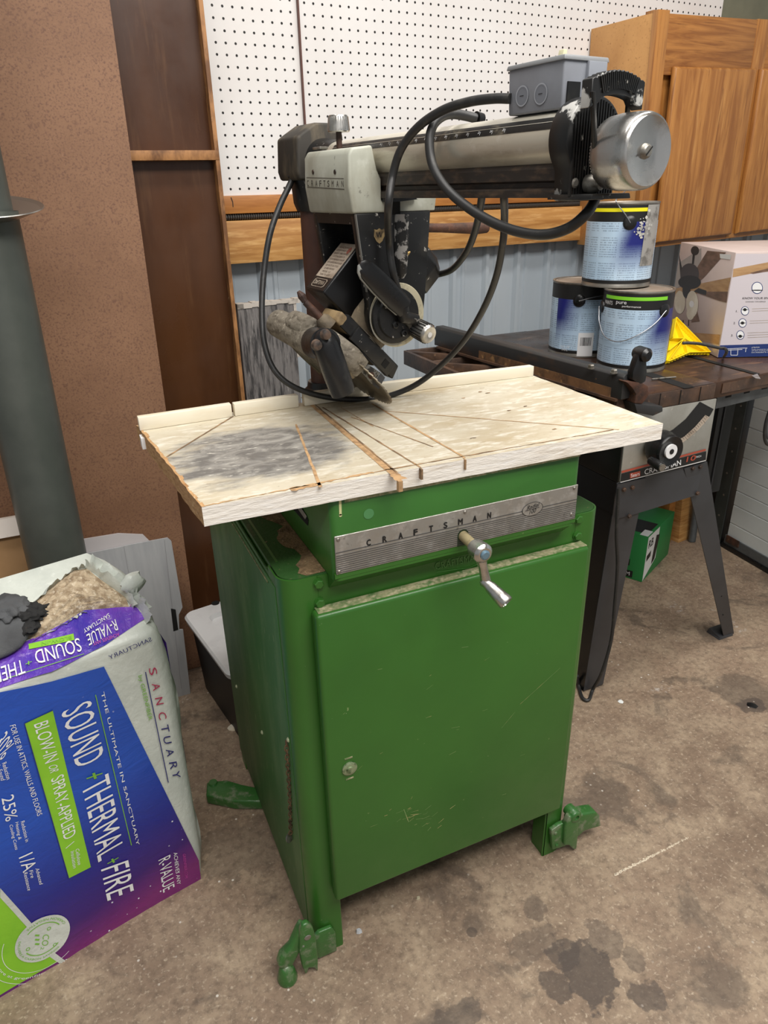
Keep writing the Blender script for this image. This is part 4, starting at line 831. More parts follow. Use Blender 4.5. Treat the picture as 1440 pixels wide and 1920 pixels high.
for (x, y) in ((587, 322.5), (628, 322.5)):
    c0 = fl.pos(fl.st(x, y), .0002); mb = MB().lathe(c0, c0+SD*.0008, [(0, .0034), (1, .0030)], 14); obj('set_screw', mb, M['rail'], car)
# chrome clamp knob on a rusty stem
ks = .045; (t1, zt1), (t2, zb1), (t3, zs) = asd(634, 216, ks), asd(635, 248, ks), asd(634, 278, ks)
tk = (t1+t2)/2
obj('clamp_stem', MB().cyl(A(tk, ks, 1.318), A(tk, ks, zb1), .0042), M['rust'], root)
ck = obj('clamp_knob', MB().lathe(A(tk, ks, zb1), A(tk, ks, zt1), [(0, .010), (0, .0150), (.06, .0158), (.5, .0148), (.94, .0138), (1, .0130), (1, .004)], 48), M['chrome'], root)
mb = MB()
for i in range(26):
    t = 2*math.pi*i/26; rd = FD*math.cos(t)+SD*math.sin(t); tg = -FD*math.sin(t)+SD*math.cos(t); b0 = A(tk, ks, zb1+.002)+rd*.0156; b1 = A(tk, ks, zt1-.002)+rd*.0138
    mb.hexa([b0-tg*.0008, b0+tg*.0008, b0+tg*.0008+rd*.0008, b0-tg*.0008+rd*.0008], [b1-tg*.0008, b1+tg*.0008, b1+tg*.0008+rd*.0008, b1-tg*.0008+rd*.0008])
obj('knob_flute', mb, M['chrome'], ck)
mb = MB(); p = A(.128, .052, 1.322); mb.box((.125, .046, 1.3225), (.150, .060, 1.3262), F=lambda t, s, z: A(t, s, z)); obj('carriage_pad', mb, M['bolt'], car, bevel=.0008)
# --- yoke
PZ = 1.098
def yoke_plate(t0, t1, name):
    prof = [(.064, 1.236), (.0665, 1.20), (.057, 1.15)]
    prof = [(.066, 1.2365), (.060, 1.19), (.0515, 1.13)]+[(.050*math.cos(t), PZ+.050*math.sin(t)) for t in [math.radians(x) for x in range(15, -195, -15)]]+[(-.0545, 1.14), (-.0615, 1.2365)]
    return obj(name, MB().prism(prof, SZ, t0, t1), M['black'], root, bevel=.002, seg=2, smooth=40)
yk = yoke_plate(.246, .262, 'front_yoke'); yoke_plate(.125, .139, 'rear_yoke')
obj('yoke_top', MB().prism([(-.060, 1.2362), (.066, 1.2362), (.064, 1.222), (-.058, 1.222)], SZ, .13, .255), M['black'], root)
mb = MB().lathe(A(.259, -.0105, 1.233), A(.262, -.006, 1.145), [(0, .0125), (.9, .011), (1, .006)], 20); obj('yoke_rib', mb, mat('flaking_paint_rib', sr(30, 30, 30), [(sr(165, 163, 160), 60, .50, .55)], rough=.4), yk)
obj('yoke_edge', MB().prism([(.0664, 1.236), (.0604, 1.19), (.0519, 1.13), (.0509, 1.13), (.0594, 1.19), (.0654, 1.236)], SZ, .2585, .2632), mat('bare_edge', sr(150, 150, 146), rough=.4, metal=.5), yk)
c0 = V(atd(711, 441, .2625)); pyk = Plane(A(.2625, 0, 0), -SD, UP); cc = pyk.st(711, 441)
shield = [(-.0085, .0085), (-.004, .0072), (0, .0092), (.004, .0072), (.0085, .0085), (.009, -.001), (.005, -.008), (0, -.0115), (-.005, -.008), (-.009, -.001)]
sd_ = obj('shield_emblem', MB().add([pyk.pos(cc+V(p), .0004) for p in shield], [tuple(range(10))]), mat('tan_emblem', sr(150, 128, 88), [(sr(90, 74, 52), 90, .45, .6)]), yk)
mb = text('W', pyk, cc+V((-.0055, -.0035)), cc+V((.0055, -.0035)), cc+V((-.0055, .0045)), .0009); obj('emblem_mark', mb, M['ink'], yk)
mb = MB(); cc = V(atd(760, 478, .264)); mb.lathe(A(.2645, cc.x+.007, cc.y-.003), A(.2665, cc.x-.007, cc.y+.004), [(0, .001), (.2, .003), (.6, .0035), (1, .001)], 10); obj('brass_pointer', mb, mat('tan_brass', sr(180, 150, 90), rough=.4, metal=.5), yk)
# bevel scale disc and index plate
pv = lambda t: A(t, .001, PZ-.006)
dsc = obj('bevel_scale', MB().lathe(pv(.262), pv(.2665), [(0, .0475), (.8, .0475), (1, .0465)], 56), M['cream'], root)
obj('bevel_hub', MB().lathe(pv(.2665)+SD*.006, pv(.276)+SD*.006, [(0, .0415), (.5, .0405), (.6, .034), (1, .032)], 48), M['black'], dsc)
mb = disc(Plane(pv(.2668), -SD, UP), (-.006, 0), .0440, .0004, 48, .0425, math.radians(95), math.radians(285)); obj('hub_rim', mb, M['alu'], dsc)
phb = Plane(pv(.276), -SD, UP)
for (x, y) in ((741, 609), (757, 625), (764, 602)):
    c1 = phb.st(x, y); p = phb.pos(c1); mb = MB(); mb.lathe(p, p+FD*.0035, [(0, .0062), (.8, .0058), (1, .004), (1, .0035), (.2, .003)], 6 if y != 602 else 4); obj('hub_nut', mb, M['blackchip'], dsc)
# bevel lever: long flat paddle
pa0, pa1 = A(.285, *atd(757, 578, .285)), A(.300, *atd(680, 496, .306)); ax_ = (pa1-pa0).normalized(); sdv = FD.cross(ax_).normalized(); rings = []
for h, wv, tv in ((-.02, .006, .005), (0, .0125, .009), (.25, .0140, .009), (.6, .0138, .0082), (.88, .0120, .007), (.97, .0085, .005), (1.02, .003, .002)):
    c1 = pa0.lerp(pa1, h); wv *= 1.22; rings.append([c1+sdv*wv*math.copysign(abs(math.cos(t))**.7, math.cos(t))+FD*tv*math.copysign(abs(math.sin(t))**.7, math.sin(t)) for t in [2*math.pi*i/20 for i in range(20)]])
lev = obj('bevel_lever', MB().ring(rings), M['blackplain'], root, smooth=50)
# bare alloy showing on the left rim of the lever
rim = []
for h, wv, tv in ((.05, .0130, .0075), (.3, .0142, .0078), (.6, .0140, .0074), (.88, .0124, .0066), (.97, .0095, .005), (1.03, .003, .002)):
    c1 = pa0.lerp(pa1, h); sg = -1 if sdv.dot(SD) < 0 else 1
    rim.append([c1+sdv*sg*wv*1.25*math.cos(t)+FD*tv*1.06*math.sin(t) for t in [math.radians(x) for x in range(-40, 66, 15)]])
obj('bare_lever_rim', MB().ring(rim, closed=False, cap=False), mat('bare_alloy', sr(176, 178, 174), [(sr(60, 60, 60), 60, .62, .66)], rough=.4, metal=.4), lev)
obj('lever_boss', MB().tube([pa0+ax_*.004, pv(.284)+SD*.001, A(.286, *atd(782, 600, .286))], [.010, .011, .008], 14), M['black'], root)
# fluted clear/chrome knob at the right of the pivot
kd = (FD*.72-SD*.62-UP*.28).normalized(); k0 = A(.272, *atd(779, 614, .272)); k1 = A(.305, *atd(806, 628, .305)); kd = (k1-k0)
fk = obj('index_knob', MB().lathe(k0, k1, [(0, .009), (.0, .012), (.1, .0145), (.8, .0150), (.93, .0142), (1, .0122), (1, .004), (.95, .0005)], 40), M['chrome'], root)
mb = MB(); kn_ = kd.normalized(); e_ = kn_.orthogonal().normalized(); g_ = kn_.cross(e_)
for i in range(20):
    t = 2*math.pi*i/20; rd = e_*math.cos(t)+g_*math.sin(t); tg = -e_*math.sin(t)+g_*math.cos(t); b0 = k0.lerp(k1, .08)+rd*.0142; b1 = k0.lerp(k1, .86)+rd*.0150
    mb.hexa([b0-tg*.0007, b0+tg*.0007, b0+tg*.0007+rd*.0009, b0-tg*.0007+rd*.0009], [b1-tg*.0007, b1+tg*.0007, b1+tg*.0007+rd*.0009, b1-tg*.0007+rd*.0009])
obj('index_flute', mb, M['black'], fk)
mb = MB(); mb.cyl(k1, k1+kn_*.0008, .004); obj('index_rivet', mb, M['white'], fk)
obj('index_neck', MB().cyl(pv(.272)-SD*.006, k0, .011), M['black'], fk)
# --- motor, tilted about the pivot
B_ = math.radians(44); E2 = SD*math.cos(B_)-UP*math.sin(B_); E3 = SD*math.sin(B_)+UP*math.cos(B_); PO = A(0, 0, PZ-.004)
Mo = lambda t, a, b: PO+FD*t+E2*a+E3*b
mt = .193
motor = obj('motor_body', MB().lathe(Mo(mt, -.108, 0), Mo(mt, .058, 0), [(0, .030), (.03, .042), (.12, .0485), (.35, .0495), (.85, .0495), (.97, .046), (1, .040)], 48), M['motor'], root)
obj('motor_endbell', MB().lathe(Mo(mt, -.120, 0), Mo(mt, -.07, 0), [(0, .02), (.05, .044), (.3, .053), (1, .053)], 10), M['black'], root, bevel=.002)
tb0, tb1 = .160, .222
jb = obj('terminal_box', MB().box((tb0, -.050, .030), (tb1, .050, .0975), F=Mo), M['nearblack'], root, bevel=.003, seg=3)
pj_ = Plane(Mo(0, 0, .0978), FD, -E2)
obj('spec_label', MB().box((tb0+.002, -.0475, .0970), (tb1-.002, .0475, .0981), F=Mo), M['nearblack'], jb, bevel=.0004, seg=1)
LB = lambda t, a, off=.0984: Mo(tb0+t*(tb1-tb0), a, off)
class LP:
    n = E3
    def pos(s, q, off=0): return Mo(tb0+q[0], q[1], .0982+off)
lp = LP(); Wd = tb1-tb0
mb = MB().add([lp.pos(p, .0001) for p in ((.004, -.040), (Wd-.004, -.040), (Wd-.004, .024), (.004, .024))], [(0, 1, 2, 3)]); obj('label_paper', mb, M['label'], jb)
mb = MB()
for i, (s_, a0, a1) in enumerate((('RADIAL', .012, .044), ('KEEP SAW HEAD LOCKED', .008, .054), ('USE RIGHT SPEED FOR BEST', .007, .054), ('CUTTING RESULTS', .012, .048), ('TO STOP THE MOTOR TURN OFF', .007, .054), ('SWITCH BEFORE CHANGING BLADE', .007, .054), ('120 VOLTS  60 CYCLE', .010, .05), ('OIL HERE MONTHLY', .012, .046), ('MODEL 113.', .014, .04), ('TURN TO LOCK', .012, .046))):
    y_ = -.034+i*.0058; text(s_, lp, (a0, y_+.0033), (a1, y_+.0033), (a0, y_), .0003, mb=mb)
obj('label_print', mb, mat('brown_label_ink', sr(84, 66, 56)), jb)
mb = MB(); N = 20; mb.add([lp.pos((.047+.0045*math.cos(2*math.pi*i/N), -.0275+.0062*math.sin(2*math.pi*i/N)), .0005) for i in range(N)], [tuple(range(N))]); obj('label_seal', mb, mat('faded_red_seal', sr(156, 92, 78)), jb)
pts = [(.010, .030), (.014, .0275), (Wd-.014, .0275), (Wd-.010, .030), (Wd-.010, .040), (Wd-.014, .0425), (.014, .0425), (.010, .040)]
mb = MB().add([lp.pos(p, .0003) for p in pts], [tuple(range(8))]); obj('badge_plate', mb, M['label'], jb)
ctr = V((Wd/2, .035)); mb = MB().add([lp.pos(ctr+(V(p)-ctr)*.88, .0005) for p in pts], [tuple(range(8))]); obj('badge_inner', mb, M['nearblack'], jb)
mb = text('CRAFTSMAN', lp, (.015, .0385), (Wd-.015, .0385), (.015, .0315), .0008, bold=.0002); obj('badge_name', mb, M['label'], jb)
# cradle band between motor and guard
obj('motor_flange', MB().lathe(Mo(mt, .050, 0), Mo(mt, .072, 0), [(0, .056), (.2, .060), (.8, .060), (1, .054)], 40), M['guard'], root)
obj('yoke_saddle', MB().prism([(.052, .058), (.074, .058), (.074, -.072), (.052, -.066)], lambda a, b, t: Mo(t, a, b), .226, .252), M['black'], root, bevel=.002)
obj('saddle_plate', MB().prism([(.055, .034), (.078, .034), (.078, -.058), (.055, -.058)], lambda a, b, t: Mo(t, a, b), .250, .256), M['black'], root, bevel=.001)
obj('motor_ledge', MB().prism([(.056, .070), (.074, .066), (.074, .034), (.056, .034)], lambda a, b, t: Mo(t, a, b), .196, .252), mat('tan_dusty_ledge', sr(164, 140, 102), [(sr(110, 92, 68), 40, .5, .7)], rough=.8), motor, bevel=.004, seg=3)
obj('arbor_bolt_slot', MB().prism([(.060, -.036), (.072, -.036), (.072, -.046), (.060, -.046)], lambda a, b, t: Mo(t, a, b), .2555, .2568), M['dark'], root)
# blade
GA = .098; gc = .172; gb_ = -.024
N = 60; prof = []
for i in range(N*2):
    t = math.pi*i/N; r_ = .1050 if i % 2 == 0 else .0980; prof.append((gc+r_*math.cos(t+.03*(i % 2)), gb_+r_*math.sin(t+.03*(i % 2))))
FB = lambda t, b, a: Mo(t, a, b)
bl = obj('saw_blade', MB().prism(prof, FB, GA-.001, GA+.001), mat('tarnished_blade', sr(132, 122, 104), [(sr(80, 62, 48), 20, .5, .7)], rough=.4, metal=.6), root, smooth=20)
obj('arbor_nut', MB().lathe(Mo(mt, .06, 0), Mo(mt, GA+.014, 0), [(0, .012), (.5, .026), (.78, .026), (.8, .012), (1, .011)], 12), M['rust'], root)
# guard: shallow hood over the upper half of the blade
def hood(r):
    pts = [(gc+r*.80, gb_+.012)]
    for i in range(31): t = math.radians(24+156*i/30); pts.append((gc+r*math.cos(t), gb_+r*math.sin(t)))
    pts.append((gc-r, gb_-.034)); return pts
rings = []
for a, r in ((.082, .104), (.084, .111), (.090, .1135), (.104, .1135), (.112, .110), (.116, .102)): rings.append([Mo(t, a, b) for t, b in hood(r)])
guard = obj('blade_guard', MB().ring(rings), M['guard'], root, smooth=50, bevel=0)
obj('guard_lip', MB().tube([Mo(t, .116, b) for t, b in hood(.100)], .0028, 8), M['motor'], guard)
mb = MB().ring([[Mo(t, a, b) for t, b in hood(.096)[1:-1:3]] for a in (.116, .1185)]); obj('guard_face', mb, M['guard'], guard)
# dust channel along the upper rim of the guard
c0 = A(.085, *atd(518, 604, .085)); c1 = A(.215, *atd(592, 642, .215))
obj('dust_chute', MB().lathe(c0, c1, [(0, .008), (.02, .0175), (.07, .0225), (.7, .024), (1, .025)], 30), M['guard'], guard, smooth=60)
# black spark elbow at the front: cylinder with domed top
d0 = A(.292, *atd(612, 650, .292)); d1 = A(.296, *atd(644, 738, .296)); dd = (d1-d0).normalized()
el = obj('dust_elbow', MB().lathe(d0-dd*.024, d1, [(0, .004), (.04, .011), (.12, .0170), (.22, .0196), (.5, .0195), (.93, .0188), (.99, .018), (1, .014)], 36), M['blackplain'], root, smooth=60)
obj('elbow_neck', MB().lathe(d0-dd*.004, c1, [(0, .022), (1, .024)], 24), M['blackplain'], el)
for (x, y) in ((596, 648), (613, 628)):
    p = A(.313, *atd(x, y, .313)); mb = MB(); mb.lathe(p-FD*.006, p+FD*.002, [(0, .008), (.8, .0065), (1, .003)], 16); obj('elbow_boss', mb, mat('rusty_boss', sr(92, 74, 62), [(sr(40, 36, 34), 60, .45, .6)]), el)
# guard clamp wing screw
w0 = A(.235, *atd(603, 598, .235)); w1 = A(.225, *atd(572, 566, .225)); w2 = A(.22, *atd(559, 546, .22))
ws = obj('wing_screw', MB().tube([w0, w0.lerp(w1, .5), w1], [.0062, .0056, .0050], 12), M['rust'], root)
obj('wing', MB().tube([w1, w1.lerp(w2, .5)+UP*.001, w2], [.0045, .0062, .0025], 10), M['rust'], ws)
obj('screw_boss', MB().lathe(w0+(w1-w0)*.1, w0-(w1-w0)*.5, [(0, .008), (.3, .012), (1, .013)], 16), M['motor'], root)
# anti-kick bracket with hole by the blade
q0 = [A(.262, *atd(x, y, .262)) for x, y in ((664, 683), (676, 674), (714, 699), (698, 721))]
br_ = obj('guard_bracket', MB().hexa([p-FD*.003 for p in q0], q0), mat('speckled_steel', sr(120, 118, 112), [(sr(52, 50, 48), 90, .48, .56)], rough=.45, metal=.5), root, bevel=.0008)
obj('bracket_block', MB().hexa([A(.258, *atd(x, y, .258)) for x, y in ((698, 721), (714, 699), (722, 708), (710, 730))], [A(.235, *atd(x, y, .235)) for x, y in ((698, 721), (714, 699), (722, 708), (710, 730))]), M['darksteel'], br_)
p = A(.2625, *atd(696, 704, .2625)); obj('bracket_hole', MB().cyl(p, p+FD*.0006, .0055), M['rust'], br_)
p = A(.24, *atd(716, 690, .24)); mb = MB(); mb.tube([p, p+E3*.004-SD*.012, p+UP*.006-SD*.020], .0045, 10); obj('pawl_lever', mb, M['rust'], br_)
# height / miter lock handle, rusty, behind the yoke
h0 = A(.215, -.05, 1.212); h1 = A(.20, *atd(895, 428, .20)); h2 = A(.195, *atd(911, 427, .195))
obj('miter_handle', MB().tube([h0, h0.lerp(h1, .5), h1, h2], [.0065, .007, .0095, .0085], 14), M['rust'], root, smooth=60)
# --- power cords (black rubber)
def cord(pts, r, label=None):
    o = obj('power_cord', MB().tube(spline(pts, 10), r, 12), M['rubber'], saw, smooth=60)
    return o
aP = lambda x, y, t: A(t, *atd(x, y, t))
sP = lambda x, y, s: A(asd(x, y, s)[0], s, asd(x, y, s)[1])
cord([sP(957, 185, .016), sP(925, 185, .022), sP(880, 191, .03), sP(830, 207, .04), sP(784, 238, .05), sP(752, 280, .058), sP(736, 330, .064), sP(728, 390, .074), aP(729, 450, .290), aP(737, 510, .290), aP(752, 560, .280), aP(765, 590, .27)], .0052)
cord([sP(893, 222, -.026), sP(872, 217, -.012), sP(850, 214, .005), sP(830, 218, .022), sP(812, 236, .036), sP(805, 268, .044), sP(812, 312, .046), sP(836, 352, .044), sP(872, 385, .04), sP(920, 415, .035), sP(970, 434, .03), sP(1020, 440, .022), sP(1065, 428, .012), sP(1098, 402, .004), aP(1114, 378, .62), aP(1118, 362, .60)], .0056)
cord([A(.005, .046, 1.292), aP(547, 338, .005), aP(525, 385, .01), aP(506, 440, .02), aP(495, 510, .03), aP(491, 580, .05), aP(495, 640, .07), aP(512, 690, .09), aP(545, 722, .11), aP(600, 742, .13), aP(665, 749, .14), aP(725, 743, .15), aP(780, 721, .18), aP(830, 682, .22), aP(872, 636, .27), aP(906, 580, .33), aP(930, 520, .38), aP(943, 455, .42), aP(946, 405, .44), sP(945, 372, -.018), sP(944, 345, -.016)], .0050)
cord([sP(903, 345, -.018), sP(903, 372, -.02), aP(893, 425, .37), aP(876, 470, .32), aP(850, 503, .26), aP(824, 514, .22), aP(800, 516, .20)], .0050)
mb = MB(); p = sP(893, 222, -.026); mb.lathe(p, p-SD*.01, [(0, .008), (1, .006)], 14); obj('cord_gland', mb, M['blackplain'], saw)
# ------------------------------------------------------------------ insulation bag
from mathutils import noise as mn
def wob(s, t): return .0035*mn.noise(V((s*9, t*7, 1.3)))+.0012*mn.noise(V((s*40, t*22, 4.1)))
B0 = V((-.523, .166, 0)); B1 = V((-.145, .256, 0)); e1 = (B1-B0).normalized()
bp_ = Plane(B0, e1, (0, .077, .997), wob); bq = bp_.st
TF = .57
bk = V((-e1.y, e1.x, 0)); sp = Plane(bp_.o+bp_.e2*TF, e1, bk*.12+UP*.055, lambda s, t: .004*mn.noise(V((s*14, t*14, 7)))); sq = sp.st
bag = root = thing('insulation_bag', 'large torn open plastic bag of loose fill insulation with blue, lime and white print', 'bag', tuple(B0.lerp(B1, .5)+bk*.12))
_sil = sorted([(p.y, p.x-.003) for p in [bq(*a) for a in ((389, 1641), (388, 1600), (372, 1500), (352, 1380), (340, 1300), (326, 1230), (306, 1180))]])
def sr_(t):
    for (t0, s0), (t1, s1) in zip(_sil, _sil[1:]):
        if t <= t1: return s0+(s1-s0)*max(0, (t-t0))/(t1-t0)
    return _sil[-1][1]
rings = []
def bagring(t):
    pts = []; d0 = -.0025; sR = sr_(t); sL = -.20; r_ = .03; dep = .215
    base = lambda s, d: bp_.o+bp_.e1*s+bp_.e2*t+bk*d+UP*(-(.077*0))
    for i in range(24):
        s_ = sL+r_+(sR-sL-2*r_)*i/23; pts.append(bp_.pos((s_, t), -.0012))
    for i in range(1, 9): a_ = math.pi/2*i/9; pts.append(base(sR-r_+r_*math.sin(a_), r_*(1-math.cos(a_))+.001))
    for i in range(10): pts.append(base(sR+.006*math.sin(i*1.3+t*20), r_+(dep-2*r_)*i/9))
    for i in range(14): pts.append(base(sR-r_-(sR-sL-2*r_)*i/13, dep))
    for i in range(8): pts.append(base(sL, dep-r_-(dep-2*r_)*i/7))
    return pts
for t in [.002, .012]+[.03+.027*i for i in range(20)]+[.566]: rings.append(bagring(min(t, TF)))
def topring(e_in, k):
    base = bagring(TF); c_ = sum(base, V())/len(base); out = []
    for p in base:
        p2 = p.lerp(c_, e_in); dd_ = (p2-sp.o).dot(bk); out.append(V((p2.x, p2.y, TF+max(-.02, dd_*.055/.12)*k)))
    return out
rings += [topring(.02, .6), topring(.10, .95), topring(.3, .97), topring(.7, .95)]
body = obj('bag_body', MB().ring(rings), M['bagwhite'], root, smooth=60)
# printed areas on the front
# art
poly = [bq(195, 1250), bq(150, 1262), bq(97, 1276), bq(0, 1297), V((-.19, .555)), V((-.19, .32)), V((-.19, .01)), bq(120, 1803), bq(376, 1647), bq(372, 1612), bq(283, 1430)]
obj('blue_print', patch(bp_, poly, .0010, .018), M['bagblue'], body, smooth=60)
obj('green_print', patch(bp_, [bq(0, 1672), bq(55, 1735), bq(118, 1806), V((bq(118, 1806).x-.005, .006)), V((-.19, .006)), V((-.19, .30))], .0016, .018), M['baglime'], body, smooth=60)
obj('white_band', join(patch(bp_, [bq(0, 1664), bq(62, 1734), bq(57, 1745), bq(0, 1682)], .0020, .02), patch(bp_, [bq(96, 1780), bq(124, 1800), bq(117, 1808), bq(90, 1790)], .0020, .02)), M['bagwhite'], body)
cc = bq(80, 1758); rC = (bq(128, 1750)-cc).length
obj('white_roundel', disc(bp_, cc, rC, .0026, 40), M['bagwhite'], body)
def on_face(s, x0, y0, x1, y1, xt, yt, m, name='lettering', off=.003, cuts=1, bold=0, pl=None, par=None):
    f = (pl or bp_).st; o = obj(name, text(s, pl or bp_, f(x0, y0), f(x1, y1), f(xt, yt), off, cuts, bold=bold), m, par or body, smooth=60); return o
on_face('CO', 80, 1750, 77, 1771, 92, 1750, M['limeink']); on_face('2', 76, 1773, 75, 1778, 82, 1773, M['limeink'])
mb = join(disc(bp_, cc, rC*.72, .0031, 24, rC*.68, math.radians(20), math.radians(130)), disc(bp_, cc, rC*.72, .0031, 24, rC*.68, math.radians(200), math.radians(310)))
for (x, y) in ((91, 1739), (102, 1768), (52, 1778)): mb = join(mb, disc(bp_, bq(x, y), .0035, .0032, 14, .0022))
for i in range(3): mb = join(mb, line(bp_, bq(73, 1752+i*8), bq(65, 1752+i*8), .0032, .0031))
obj('roundel_emblem', mb, M['limeink'], body)
obj('roundel_arc', join(disc(bp_, cc, rC*1.45, .0024, 40, rC*1.43, math.radians(150), math.radians(300)), disc(bp_, cc, rC*1.9, .0024, 40, rC*1.88, math.radians(140), math.radians(300))), M['white'], body)
class Arc:
    """lettering along an arc around a point of the bag"""
    def __init__(s, pl, c, r): s.pl = pl; s.c = V(c); s.r = r; s.n = pl.n
    def pos(s, q, off=0): a_ = q[0]/s.r; rr_ = s.r-q[1]; return s.pl.pos(s.c+V((math.cos(a_), math.sin(a_)))*rr_, off)
for (txt, rr_, a0, a1, hh, mt_) in (('Learn more at greenfiber.com', rC*1.72, 150, 290, .006, M['white']), ('CARBON NEGATIVE', rC*.9, 10, 120, .0042, M['limeink']), ('DELIVERS A CARBON SAVINGS', rC*.9, 150, 300, .0036, M['limeink'])):
    ar = Arc(bp_, cc, rr_); obj('arc_lettering', text(txt, ar, (math.radians(a0)*rr_, 0), (math.radians(a1)*rr_, 0), (math.radians(a0)*rr_, hh), .0032, 0), mt_, body)
obj('green_box', patch(bp_, [bq(45, 1355), bq(98, 1330), bq(170, 1625), bq(128, 1645)], .0018, .02), M['baglime'], body)
obj('box_border', join(line(bp_, bq(45, 1355), bq(98, 1330), .0012, .0026), line(bp_, bq(45, 1355), bq(128, 1645), .0012, .0026)), M['navy'], body)
WH = M['white']
on_face('SOUND', 113, 1334, 143, 1443, 169, 1309, WH); on_face('THERMAL', 153, 1475, 184, 1616, 203, 1449, WH); on_face('FIRE', 189, 1630, 201, 1688, 240, 1612, WH)
on_face('+', 160, 1454, 164, 1465, 190, 1444, M['limeink'], off=.0034); on_face('+', 199, 1615, 203, 1622, 220, 1604, M['limeink'], off=.0034)
on_face('THE ULTIMATE IN SANCTUARY', 188, 1297, 256, 1585, 194, 1295, WH)
obj('rule', line(bp_, bq(178, 1301), bq(246, 1584), .0014, .003), M['limeink'], body)
on_face('BLOW-IN', 62, 1357, 84, 1432, 89, 1348, WH); on_face('OR', 90, 1436, 94, 1450, 107, 1432, WH); on_face('SPRAY-APPLIED', 95, 1461, 119, 1574, 119, 1450, WH)
on_face('Cellulose', 140, 1590, 145, 1620, 147, 1588, WH); on_face('Insulation', 131, 1594, 136, 1626, 138, 1592, WH)
obj('box_rule', line(bp_, bq(138, 1575), bq(122, 1588), .0012, .0028), WH, body)
on_face('FOR USE IN ATTICS, WALLS AND FLOORS', 16, 1360, 68, 1530, 28, 1356, WH)
on_face('30%', -14, 1400, 1, 1425, 12, 1368, WH); on_face('Reduction', 3, 1430, 12, 1461, 11, 1426, WH); on_face('in Sound', -8, 1434, 1, 1462, 1, 1432, WH)
on_face('25%', 2, 1496, 10, 1540, 25, 1487, WH); on_face('Reduction in', 38, 1539, 47, 1577, 45, 1536, WH); on_face('Heating &', 26, 1541, 32, 1573, 34, 1539, WH); on_face('Cooling Costs', 15, 1546, 26, 1592, 23, 1544, WH)
on_face('1/A', 34, 1606, 42, 1634, 60, 1594, WH); on_face('Advanced', 65, 1626, 73, 1656, 72, 1624, WH); on_face('Fire', 53, 1630, 57, 1644, 60, 1628, WH); on_face('Resistance', 43, 1634, 51, 1668, 50, 1632, WH)
on_face('GREENFIBER.COM', 341, 1599, 346, 1645, 346, 1598, M['magenta']); on_face('ACHIEVES ANY', 324, 1597, 331, 1657, 331, 1595, WH); on_face('R-VALUE', 296, 1612, 305, 1673, 318, 1600, WH)
for ch_, (x, y), mt_ in zip('SANCTUARY', ((279, 1259), (285, 1288), (291, 1315), (297, 1343), (302, 1367), (306, 1388), (311, 1411), (317, 1435), (322, 1452)), ('crimson',)*4+('navy',)*5):
    c0 = bq(x, y); text_dir = (bq(x+3, y+13)-c0)*.5; upd = (bq(x+14, y-3)-c0)
    mb = text(ch_, bp_, c0-text_dir, c0+text_dir, c0-text_dir+upd, .003, 1); obj('side_letter', mb, M[mt_], body)
obj('side_rule', line(bp_, bq(272, 1259), bq(314, 1465), .0016, .003), M['navy'], body)
on_face('by GREENFIBER', 256, 1267, 276, 1351, 266, 1264, M['limeink'])
on_face('SANCTUARY', 284, 1200, 205, 1236, 281, 1193, M['navy'], off=.0035)
# shoulder: violet wrinkled film with upside down print
vp = [(276, 1158), (255, 1140), (200, 1140), (157, 1146), (117, 1169), (64, 1198), (0, 1226), (-60, 1250), (-60, 1322), (0, 1292), (97, 1262), (196, 1212)]
vio = obj('violet_shoulder', patch(sp, [sq(*p) for p in vp], .0030, .012), M['bagviolet'], body, smooth=60)
on_face('SOUND', 148, 1199, 64, 1224, 155, 1224, WH, pl=sp, off=.006, par=vio); on_face('THERMAL', 44, 1240, -60, 1275, 49, 1266, WH, pl=sp, off=.006, par=vio)
on_face('R-VALUE', 216, 1164, 162, 1194, 222, 1184, M['white'], pl=sp, off=.006, par=vio); on_face('SANCTUARY', 204, 1153, 156, 1184, 207, 1160, M['white'], pl=sp, off=.006, par=vio)
on_face('ACHIEVES ANY', 223, 1189, 174, 1209, 225, 1195, M['magenta'], pl=sp, off=.006, par=vio)
on_face('+', 60, 1241, 48, 1246, 61, 1248, M['limeink'], pl=sp, off=.006, par=vio)
obj('green_tab', patch(sp, [sq(*p) for p in ((138, 1190), (140, 1202), (55, 1220), (54, 1210))], .0045, .02), M['baglime'], vio)
on_face('BLOW-IN', 134, 1195, 78, 1207, 135, 1201, M['limeink'], pl=sp, off=.006, par=vio)
obj('shoulder_rule', line(sp, sq(158, 1229), sq(-40, 1292), .0012, .005), M['limeink'], vio)
# fluff
fp = [(242, 1139), (236, 1122), (205, 1100), (178, 1079), (164, 1066), (140, 1070), (112, 1090), (84, 1112), (60, 1136), (44, 1160), (40, 1195), (64, 1201), (118, 1171), (158, 1147), (200, 1143)]
fq = [sq(*p) for p in fp]; cf = sum(fq, V((0, 0)))/len(fq); bm = MB(); rings = []
dense = []
for i in range(len(fq)):
    for k in range(6): dense.append(fq[i].lerp(fq[(i+1) % len(fq)], k/6))
for k in range(19):
    r_ = 1-k/18.5; rings.append([sp.pos(cf+(p-cf)*r_, .002+.022*(1-r_**2)+(.005*mn.noise(V((p.x*r_*30+cf.x, p.y*r_*30, 3)))+.004*mn.noise(V(((cf+(p-cf)*r_).x*90, (cf+(p-cf)*r_).y*90, 5))))*min(1, 3*(1-r_)+.15)) for p in dense])
bm.ring(rings)
obj('insulation_fluff', bm, M['fluff'], root, smooth=70)['label'] = 'beige shredded cellulose insulation'
